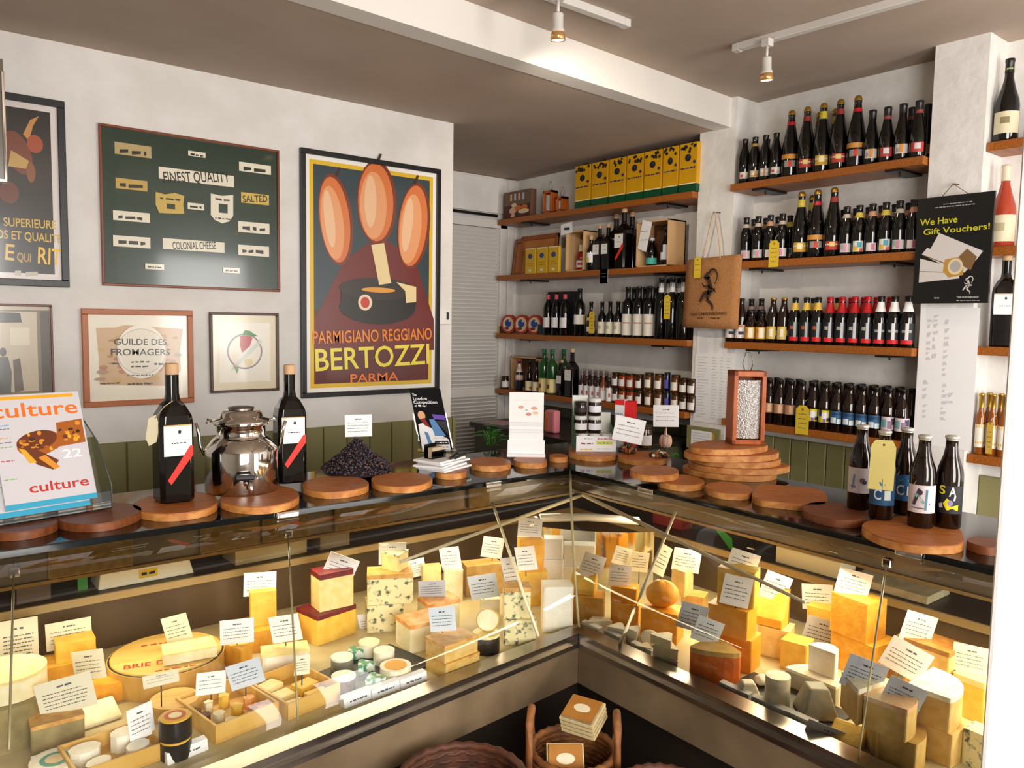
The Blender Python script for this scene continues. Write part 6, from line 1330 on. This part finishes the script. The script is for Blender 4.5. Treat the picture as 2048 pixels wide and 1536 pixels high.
# blues and washed rinds
C('st1', 'block', 768, 1264, 72, 54, .08, .1, 'blue', 'lower block of blue-veined cheese, left of the washed rinds', rind=None)
C('st2', 'block', 779, 0, 90, 60, .08, .05, 'blue', 'upper block of blue-veined cheese on the lower blue block', 'st1', 'crust')
C('st3', 'wedge', 793, 0, 56, 34, .06, .2, 'pale', 'small pale blue-flecked wedge on top of the blue blocks', 'st2', 'blue')
C('wa', 'block', 838, 1302, 74, 56, .09, .5, 'cream', 'orange washed-rind block with white patches, front one', rind='wash')
C('wb', 'block', 876, 1262, 70, 58, .08, .5, 'cream', 'orange washed-rind block behind the front washed-rind one', rind='wash')
C('ab1', 'block', 905, 1350, 88, 30, .085, 0, 'tan', 'lower grey-tan oblong cheese by the rim', rind='crust', absr=LA)
C('ab2', 'block', 903, 0, 86, 34, .083, 0, 'tan', 'upper grey-tan oblong cheese with crusty top by the rim', 'ab1', 'crust', absr=LA)
C('dr', 'round', 972, 1312, 54, 38, .07, 0, 'blackwax', 'dark drum cheese with pale top under a leaning disc', rind='pale')
C('dc', 'coin', 975, 0, 46, 50, .022, -.1, 'tan', 'cream-faced disc of cheese leaning on the dark drum', 'dr', 'cream')
C('bk1', 'block', 962, 1190, 76, 60, .07, .35, 'tan', 'tan block in the back row, left of the corner')
C('bk2', 'block', 906, 1202, 38, 62, .035, .1, 'cream', 'upright pale piece in the back row, between two white cards')
C('bk3', 'block', 862, 1198, 38, 66, .035, .2, 'pale', 'upright pale piece behind the blue cheese, back row')
C('bk4', 'block', 978, 1238, 40, 40, .045, .1, 'cream', 'small cream block behind the leaning disc')
C('cs1', 'block', 1060, 1212, 62, 68, .06, .2, 'yel', 'yellow lower block at the corner, under a taller yellow block')
C('cs2', 'block', 1060, 0, 50, 62, .05, .2, 'gold', 'golden upper block at the corner under a white card', 'cs1')
C('bl1', 'block', 1038, 1290, 64, 50, .06, .1, 'blue', 'lower blue-veined block beside the white wrapped block')
C('bl2', 'block', 1032, 0, 54, 62, .055, .1, 'blue', 'upper blue-veined block beside the white wrapped block', 'bl1', 'crust')
C('ww', 'block', 1112, 1274, 62, 92, .065, .15, 'wrap', 'tall white paper-wrapped block at the corner of the rim', soft=.008)
# white packets stacked in the corner
for k, (key, cx, w, h, on) in enumerate((('pk1', 1106, 40, 44, None), ('pk2', 1106, 40, 40, 'pk1'), ('pk3', 1106, 38, 40, 'pk2'), ('pk4', 1154, 58, 70, None), ('pk5', 1158, 62, 42, 'pk4'))):
    C(key, 'block', cx, 1204, w, h, .05, .03, 'pack', ['lowest white packet of the left pile in the corner', 'middle white packet of the left pile in the corner', 'top white packet of the left pile in the corner', 'lower white packet of the right pile in the corner', 'upper white packet of the right pile in the corner'][k], on, cat='packet', nm='white_packet', soft=.003)
# ---- right arm
C('r1', 'block', 1172, 1250, 72, 56, .07, -.1, 'gold', 'golden block just right of the corner seam')
C('r1b', 'slope', 1166, 0, 52, 42, .055, -.2, 'yel', 'tilted pale yellow wedge on the golden block at the corner', 'r1')
C('r2', 'block', 1252, 1252, 56, 44, .06, -.2, 'gold', 'golden block behind the white wedges')
C('r2b', 'block', 1250, 0, 52, 30, .05, -.2, 'ched', 'smaller golden block on the golden block behind the white wedges', 'r2')
C('r3a', 'tri', 1196, 1262, 50, 20, .05, .2, 'white', 'white soft wedge with blue mark, left one by the rim')
C('r3b', 'tri', 1236, 1280, 40, 24, .045, -.3, 'white', 'white soft wedge, middle one by the rim right of the corner')
C('r3c', 'tri', 1268, 1290, 34, 30, .04, -.6, 'white', 'white soft wedge, right one beside the stay rod')
C('r4', 'block', 1324, 1284, 76, 60, .08, -.3, 'ched', 'orange base block under a lumpy orange cheese')
C('r4b', 'lump', 1324, 0, 72, 54, .075, -.2, 'ched', 'lumpy bright orange cheese on the orange base block', 'r4')
C('r4d', 'block', 1388, 1236, 46, 44, .06, -.2, 'tan', 'tan block behind the lumpy orange cheese')
C('r4c', 'wedge', 1366, 0, 46, 50, .05, .2, 'pale', 'upright pale triangle behind the lumpy orange cheese', 'r4d', off=-.02)
C('r4e', 'lump', 1298, 1296, 40, 34, .03, 0, 'white', 'white rocky piece before the orange base block', soft=.003)
C('r5a', 'tri', 1336, 1338, 56, 20, .05, -.5, 'cream', 'lower bloomy-rinded slice of the pile by the rim', rind='bloom')
C('r5b', 'tri', 1334, 0, 52, 20, .048, -.2, 'cream', 'middle bloomy-rinded slice of the pile by the rim', 'r5a', 'bloom')
C('r5c', 'tri', 1330, 0, 50, 18, .046, -.6, 'cream', 'top bloomy-rinded slice of the pile by the rim', 'r5b', 'bloom')
C('r5d', 'tri', 1290, 1312, 36, 18, .035, -.3, 'cream', 'single pale slice left of the slice pile', rind='bloom')
C('r6', 'sector', 1428, 1370, 98, 66, .115, 0, 'orange', 'deep orange wedge with tan top, standing at the rim', rind='tan')
C('r7a', 'block', 1478, 1342, 66, 66, .075, -.35, 'ched', 'lowest orange block of three under the white-faced block')
C('r7b', 'block', 1464, 0, 82, 58, .08, -.35, 'ched', 'middle orange block of the stack of three', 'r7a')
C('r7c', 'block', 1476, 0, 74, 72, .06, -.25, 'yel', 'top yellow block of the stack of three, card on its face', 'r7b')
C('r8', 'block', 1550, 1316, 62, 58, .07, -.2, 'pale', 'pale block under a tilted yellow wedge')
C('r8b', 'slope', 1542, 0, 56, 70, .06, -.3, 'yel', 'tilted yellow wedge with brown rind on the pale block', 'r8', 'brown')
C('r9', 'block', 1592, 1344, 52, 58, .06, -.3, 'yel', 'yellow block behind the grey half-moon cheese')
C('r9b', 'block', 1648, 1306, 62, 88, .06, -.3, 'yel', 'tall yellow block with a grey card on its face')
C('r10', 'block', 1726, 1356, 100, 72, .105, -.62, 'gold', 'large golden lower block of the tallest right-hand stack')
C('r10b', 'block', 1715, 0, 84, 78, .085, -.62, 'gold', 'large golden upper block of the tallest right-hand stack', 'r10')
C('r11', 'half', 1632, 1400, 108, 40, .085, -.5, 'grey', 'grey half-moon cheese behind the grey pyramid', rind='bloom')
C('r11b', 'half', 1650, 0, 58, 52, .05, -.5, 'white', 'white half round standing on the grey half-moon', 'r11', 'bloom')
slate('black slate board of goat cheeses in the right arm', 1570, 1400, .27, .145, RR, 'sr')
C('q1', 'drum', 1553, 1420, 48, 62, .05, 0, 'bloom', 'upright white goat log on the right slate', z=ZSL, soft=.006)
C('q2', 'pyr', 1494, 1396, 46, 26, .05, .3, 'white', 'low white truncated pyramid at the left of the right slate', z=ZSL)
C('q3', 'lump', 1522, 1376, 30, 22, .035, 0, 'white', 'small white cheese behind the low pyramid on the right slate', z=ZSL)
C('q4', 'pyr', 1630, 1440, 72, 58, .07, .35, 'ash', 'grey truncated pyramid cheese at the right of the right slate', z=ZSL)
for i, (cx, cy, w_) in enumerate(((1183, 1256, 40), (1220, 1278, 40), (1273, 1304, 46))): strip_label(f"white name strip by the rim near the corner, {ORD[i]} of three from left", cx, cy, w_, RR)
for i, (cx, cy, w_) in enumerate(((1452, 1392, 58), (1516, 1424, 60), (1572, 1452, 64))): strip_label(f"white name strip before the right slate, {ORD[i]} of three from left", cx, cy, w_, RR)
C('r13', 'slope', 1690, 1500, 66, 34, .055, -.3, 'yel', 'small yellow wedge behind a large white card at the rim')
C('r14', 'wedge', 1718, 1552, 64, 62, .085, -.1, 'tan', 'lower pale wedge at the rim right of the yellow wedge')
C('r14b', 'wedge', 1718, 0, 84, 74, .09, -.1, 'tan', 'upper pale wedge with bloomy top, tip to the front', 'r14', 'bloom')
C('r15', 'quarter', 1790, 1560, 98, 62, .12, -.30, 'tan', 'lower tan wedge of the pink-rinded pair')
C('r15b', 'quarter', 1788, 0, 96, 66, .12, -.30, 'tan', 'upper tan wedge with pinkish rind top', 'r15', 'pink')
C('r16', 'quarter', 1880, 1536, 94, 66, .13, -.35, 'tan', 'lower tan wedge of the white-rinded pair at right')
C('r16b', 'quarter', 1878, 0, 94, 70, .13, -.35, 'tan', 'upper tan wedge with white bloomy rind at right', 'r16', 'bloom')
C('r17', 'block', 1868, 1408, 96, 50, .08, -.45, 'gold', 'lower golden block at the back right')
C('r17b', 'block', 1860, 0, 104, 66, .09, -.45, 'tan', 'upper wide tan block at the back right under two cards', 'r17', 'brown')
C('r18', 'block', 1944, 1440, 62, 82, .06, -.4, 'yel', 'yellow block with crumbly top at the right end', rind='pale')
C('r19', 'block', 1956, 1540, 46, 74, .05, -.4, 'blue', 'crumbly blue-veined block at the right front end')
# ---- cards
K('tall cream double card at the far left of the case', 38, 1283, 66, 92, 'lb', .0, .0, 'y', -.05, 6)
K('cream card behind the golden blocks at the back left', 138, 1268, 80, 56, 'lb2', 0, .03, 'y', .02)
K('cream card tilted before the golden blocks, left end', 178, 1330, 56, 60, 'lb', -.4, .12, 'y', -.12)
K('grey card with dense writing at the front left', 132, 1390, 100, 72, 'os', -.2, .18, 'y', .0, 5)
K('cream card standing on the brie box lid', 354, 1258, 48, 56, 'brie', -.3, .25, 'y', .02)
K('cream strip card before the brie box', 322, 1358, 66, 26, 'sb', 0, .08, 'y', -.05, 2)
K('white card leaning in the front left tray', 282, 1444, 46, 70, 't0', .4, .1, 'w', .03)
K('white card at the back left corner of the left tray', 422, 1366, 56, 46, 't1', .1, -.06, 'w', .02, 3)
K('pale blue card at the back of the left tray', 491, 1348, 66, 52, 't1', -.1, .25, 'b', .03)
K('white card above the golden wedge right of brie box', 474, 1263, 64, 50, 'w1', 0, 0, 'w', -.01)
K('white card before the upright pale yellow block', 520, 1168, 62, 48, 's2', 0, -.03, 'w', .0)
K('white card before the paper-wrapped block', 571, 1257, 58, 54, 'wr', -.3, .18, 'w', .0)
K('cream card standing at the back of the right tray', 604, 1330, 30, 40, 't2', .2, -.04, 'y', .0)
K('white card tilted on the red-rinded block', 681, 1136, 62, 50, 'rb2', .1, -.42, 'w', .0)
K('white card above the pale blue-flecked wedge', 785, 1107, 54, 44, 'st3', 0, 0, 'w', .02)
K('white card before the lower blue-veined block', 740, 1246, 44, 40, 'st1', -.3, .22, 'w', -.02)
K('white card tilted behind the back row pale piece', 828, 1137, 46, 36, 'bk3', .1, .2, 'w', .0)
K('white card above the upright pale piece, back row', 901, 1117, 40, 46, 'bk2', -.4, .2, 'w', .0)
K('grey card above the rear washed-rind block', 864, 1178, 54, 34, 'wb', 0, .03, 'g', .0)
K('pale blue card above the oblong tan cheeses', 885, 1238, 52, 50, 'ab2', -.1, .1, 'b', .0)
K('grey card above the leaning cream disc', 967, 1173, 58, 48, 'bk4', -.2, .22, 'b', -.03)
K('white card above the tan block left of the corner', 985, 1095, 42, 42, 'bk1', .1, -.15, 'w', .0)
K('white card on the golden upper block at the corner', 1060, 1055, 48, 38, 'cs2', 0, -.06, 'w', .0)
K('white card tilted left of the corner stack', 1021, 1146, 30, 62, 'bl2', -.6, .3, 'w', -.0)
K('pale card before the corner stack', 1052, 1117, 40, 48, 'cs1', -.4, .22, 'w', -.06)
K('white card tilted on the yellow wedge at the corner', 1184, 1132, 46, 48, 'r1b', .3, -.35, 'w', .0)
K('white card before the golden pair right of the corner', 1240, 1151, 44, 44, 'r2b', .1, -.05, 'w', -.01)
K('grey-white card against the steel corner panel', 1244, 1112, 34, 36, 'r2b', .4, -.3, 'y', .06)
K('cream card right of the steel corner panel', 1279, 1124, 36, 40, 'r4d', .2, -.1, 'y', -.02)
K('cream card seen edge-on by the right stay rod', 1324, 1120, 26, 60, 'r4b', .9, -.5, 'y', .0)
K('white card above the pale triangle, right arm', 1373, 1121, 54, 46, 'r4c', .1, -.12, 'w', .0)
K('grey card behind the blue card on the orange wedge', 1385, 1234, 54, 54, 'r6', .2, -.25, 'g', .05)
K('pale blue card standing on the deep orange wedge', 1415, 1262, 54, 50, 'r6', .3, -.35, 'b', .0)
K('white card on the face of the top yellow block', 1473, 1182, 56, 62, 'r7c', .1, -.16, 'w', -.05)
K('white card above the stack of three orange blocks', 1485, 1128, 58, 52, 'r7c', .3, -.3, 'w', .02)
K('white card above the tilted yellow wedge', 1551, 1174, 52, 54, 'r8b', .4, -.35, 'w', .0)
K('cream card behind the tall yellow block', 1635, 1194, 58, 52, 'r9b', .0, .08, 'w', .02)
K('grey card on the face of the tall yellow block', 1642, 1265, 64, 56, 'r9b', .3, -.25, 'g', -.05)
K('white card above the tallest right-hand stack', 1707, 1167, 62, 52, 'r10b', .2, -.2, 'w', .0)
K('cream card above the wide tan block at back right', 1837, 1256, 56, 60, 'r17b', .4, -.25, 'y', .0)
K('white card tilted before the wide tan block', 1812, 1319, 80, 66, 'r17b', .1, -.42, 'w', -.06)
K('grey card with dense writing before the golden stack', 1728, 1351, 74, 68, 'r14b', .2, -.3, 'g', -.0, 5)
K('grey card on the pink-rinded wedge', 1806, 1394, 72, 64, 'r15b', .2, -.35, 'g', .0, 5)
K('cream card on the yellow crumbly block at the right end', 1942, 1319, 64, 58, 'r18', .0, -.02, 'y', .0)
K('large white card at the rim before the small yellow wedge', 1652, 1476, 84, 50, 'r13', .25, -.30, 'w', .0, 3)
# ---- things on the ledge at the back of the case
ZLD = ZG+.0125
t = thing('white_carton', 'long cream box with a yellow sticker on the back ledge, left arm', 'box', (ony(298, 1175, YD+.01)[0], YD+.02, ZLD), .02)
MB().add([(-.125, 0, 0), (.125, 0, 0), (.125, .10, 0), (-.125, .10, 0), (-.118, .004, .050), (.112, .004, .050), (.112, .10, .058), (-.110, .10, .058)], [(0, 3, 2, 1), (4, 5, 6, 7), (0, 1, 5, 4), (1, 2, 6, 5), (2, 3, 7, 6), (3, 0, 4, 7)]).build('carton', flat('ece2c4'), t, bevel=.002)
m = MB(); m.rect(-.022, .026, .012, .036, -.0006+.0015, 0).scrawl(-.016, .020, .024, .0008-.0004, .014, 1); m.build('yellow_sticker', [flat('e2b81e'), inkd], t)
for i, (x0, x1, col, h_, lb) in enumerate(((470, 615, 'b5a070', .05, 'stack of tan paper on the back ledge, left arm'), (30, 100, '5a4632', .07, 'brown box on the back ledge at the far left'), (640, 700, '7a6a4a', .045, 'small tan box on the back ledge, left middle'))):
    a_, b_ = ony(x0, 1120, YD+.02), ony(x1, 1110, YD+.02); t = thing('paper_stack' if i == 0 else 'small_box', lb, 'box' if i else 'paper', ((a_[0]+b_[0])/2, YD+.02, ZLD), .03); MB().box(-(b_[0]-a_[0])/2, (b_[0]-a_[0])/2, 0, .11, 0, h_).build('body', flat(col), t, bevel=.002)
p = ony(165, 1152, YD+.05); t = thing('green_tag', 'small green tag on the back ledge, left arm', 'tag', (p[0], YD+.05, ZLD), 0); MB().box(-.012, .012, 0, .002, 0, .055).build('card', flat('3a8a2a'), t)
a_, b_ = onx(1550, 1120, XD+.01), onx(1680, 1150, XD+.01); t = thing('white_carton', 'long cream box on the back ledge, right arm', 'box', (XD+.012, (a_[1]+b_[1])/2, ZLD), RR)
W = a_[1]-b_[1]; MB().box(-W/2, W/2, 0, .09, 0, .052).build('carton', flat('efe4c0'), t, bevel=.003)
a_, b_ = onx(1695, 1170, XD+.01), onx(1855, 1190, XD+.01); t = thing('paper_stack', 'pile of beige paper sheets on the back ledge, right arm', 'paper', (XD+.012, (a_[1]+b_[1])/2, ZLD), RR)
W = a_[1]-b_[1]; MB().box(-W/2, W/2, 0, .14, 0, .022).build('sheets', M('beige_paper', 'cfc09a', .7, col2='b5a57e', scale=30), t, bevel=.002)
p = onx(1348, 1046, XD+.10); t = thing('red_box', 'dark red box under the canopy, right arm', 'box', (XD+.06, p[1], ZLD), RR); MB().box(-.07, .07, 0, .06, 0, .10).build('carton', flat('a01a12'), t, bevel=.003)
p = onx(1452, 1072, XD+.03); t = thing('green_tag', 'bright green tag on the back ledge, right arm', 'tag', (XD+.02, p[1], ZLD), RR); MB().sheet([(-.035, .05), (-.028, .065), (.03, .035), (.035, .0), (.02, .0)], 0, 0, .002).build('card', flat('2f9a2a'), t)
# ================================================================== baskets in front of the plinth
wick = M('wicker', '8a5526', .65, col2='5c3414', scale=30); wickd = M('dark_wicker', '5a2f18', .65, col2='3a1c0c', scale=30)
def basket(label, px, pytop, dep, r, h, mat, handles=True, sy=1.0):
    c = at(px, pytop, dep); zt = c[2]; t = thing('wicker_basket', label, 'basket', (c[0], c[1], 0), face(c))
    m = MB(); N = 40; rows = int(h/.012)
    k0 = max(0, rows-34)
    prof = lambda q: r*(.80+.20*q)
    m.lathe([(prof(k/8)*.985, zt*k/8) for k in range(9)], 36, sy=sy, mat=0)
    for k in range(k0, rows):
        q = k/rows; z = zt*q
        pts = [((prof(q)+.004*math.sin(i*PI+(k % 2)*PI))*math.cos(2*PI*i/N), (prof(q)+.004*math.sin(i*PI+PI/2+(k % 2)*PI))*sy*math.sin(2*PI*i/N), z) for i in range(N)]
        pts = [((prof(q)+(.004 if (i+k) % 2 else -.002))*math.cos(2*PI*i/N), (prof(q)+(.004 if (i+k) % 2 else -.002))*sy*math.sin(2*PI*i/N), z) for i in range(N)]
        m.tube(pts, .0052, 5, 0, True)
    m.build('woven_wall', mat, t)
    m = MB(); m.tube([(r*1.01*math.cos(2*PI*i/48), r*1.01*sy*math.sin(2*PI*i/48), zt+.004*(i % 2)) for i in range(48)], .009, 7, 0, True).tube([(r*1.03*math.cos(2*PI*i/48), r*1.03*sy*math.sin(2*PI*i/48), zt-.012-.004*(i % 2)) for i in range(48)], .008, 7, 0, True); m.build('rim', mat, t)
    MB().prism(ngon(30, r*.9, 0, 1, sy), zt*.55, zt*.56).build('inner_floor', mat, t)
    if handles:
        for sx in (-1, 1):
            MB().tube([(sx*r*1.02, -.055, zt-.10), (sx*r*1.04, -.05, zt), (sx*r*1.05, -.035, zt+.075), (sx*r*1.03, 0, zt+.10), (sx*r*1.05, .035, zt+.075), (sx*r*1.04, .05, zt), (sx*r*1.02, .055, zt-.10)], .0095, 8).build('handle', mat, t)
    return t, c
tb, c = basket('tan wicker basket with loop handles holding packs, under the counter corner', 1146, 1500, 1.86, .098, .62, wick)
zf = c[2]
def pack(label, dx, dy, dz, tilt, yaw, w_, d_, h_):
    fa = face(c); x, y = c[0]+dx*math.cos(fa)-dy*math.sin(fa), c[1]+dx*math.sin(fa)+dy*math.cos(fa)
    t = thing('cracker_pack', label, 'cracker pack', (x, y, zf+dz), fa+yaw, 'cracker packs in the tan basket')
    def tl(m): return m.tilt(tilt)
    tl(MB().box(-w_/2, w_/2, -d_/2, d_/2, 0, h_)).build('clear_wrap', M('pack_wrap', '9a8f74', .25, col2='7d745e', scale=25), t, bevel=.006)
    tl(MB().box(-w_*.46, w_*.46, -d_*.46, d_*.46, h_, h_+.002)).build('brown_label', M('pack_label', 'a8722a', .5, col2='965f1e', scale=14), t)
    m = MB().lathe([(.018, 0), (0, .0004)], 20, sx=1.2, sy=.7); m.move(lambda x, y, z: (x, y, h_+.0026+z)); tl(m).build('oval_mark', flat('d9cdb0'), t)
    m = MB()
    for k in range(4): m.box(-w_/2-.001, w_/2+.001, -d_/2-.0015, d_/2+.001, h_*(.14+.22*k), h_*(.14+.22*k)+.007)
    tl(m).build('cracker_edges', M('cracker_edge', 'cbb685', .6), t)
pack('upper pack of crackers with brown label in the tan basket',   .028, .030, .045, -.35, -.45, .085, .075, .055)
pack('front pack of crackers with brown label in the tan basket', -.020, -.018, -.030, -.75, .1, .085, .070, .050)
basket('large dark wicker basket cut by the lower edge, left of centre', 925, 1562, 1.66, .135, .53, wickd, False)
basket('dark wicker basket cut by the lower edge, right of centre', 1330, 1590, 1.66, .10, .52, wickd, False)
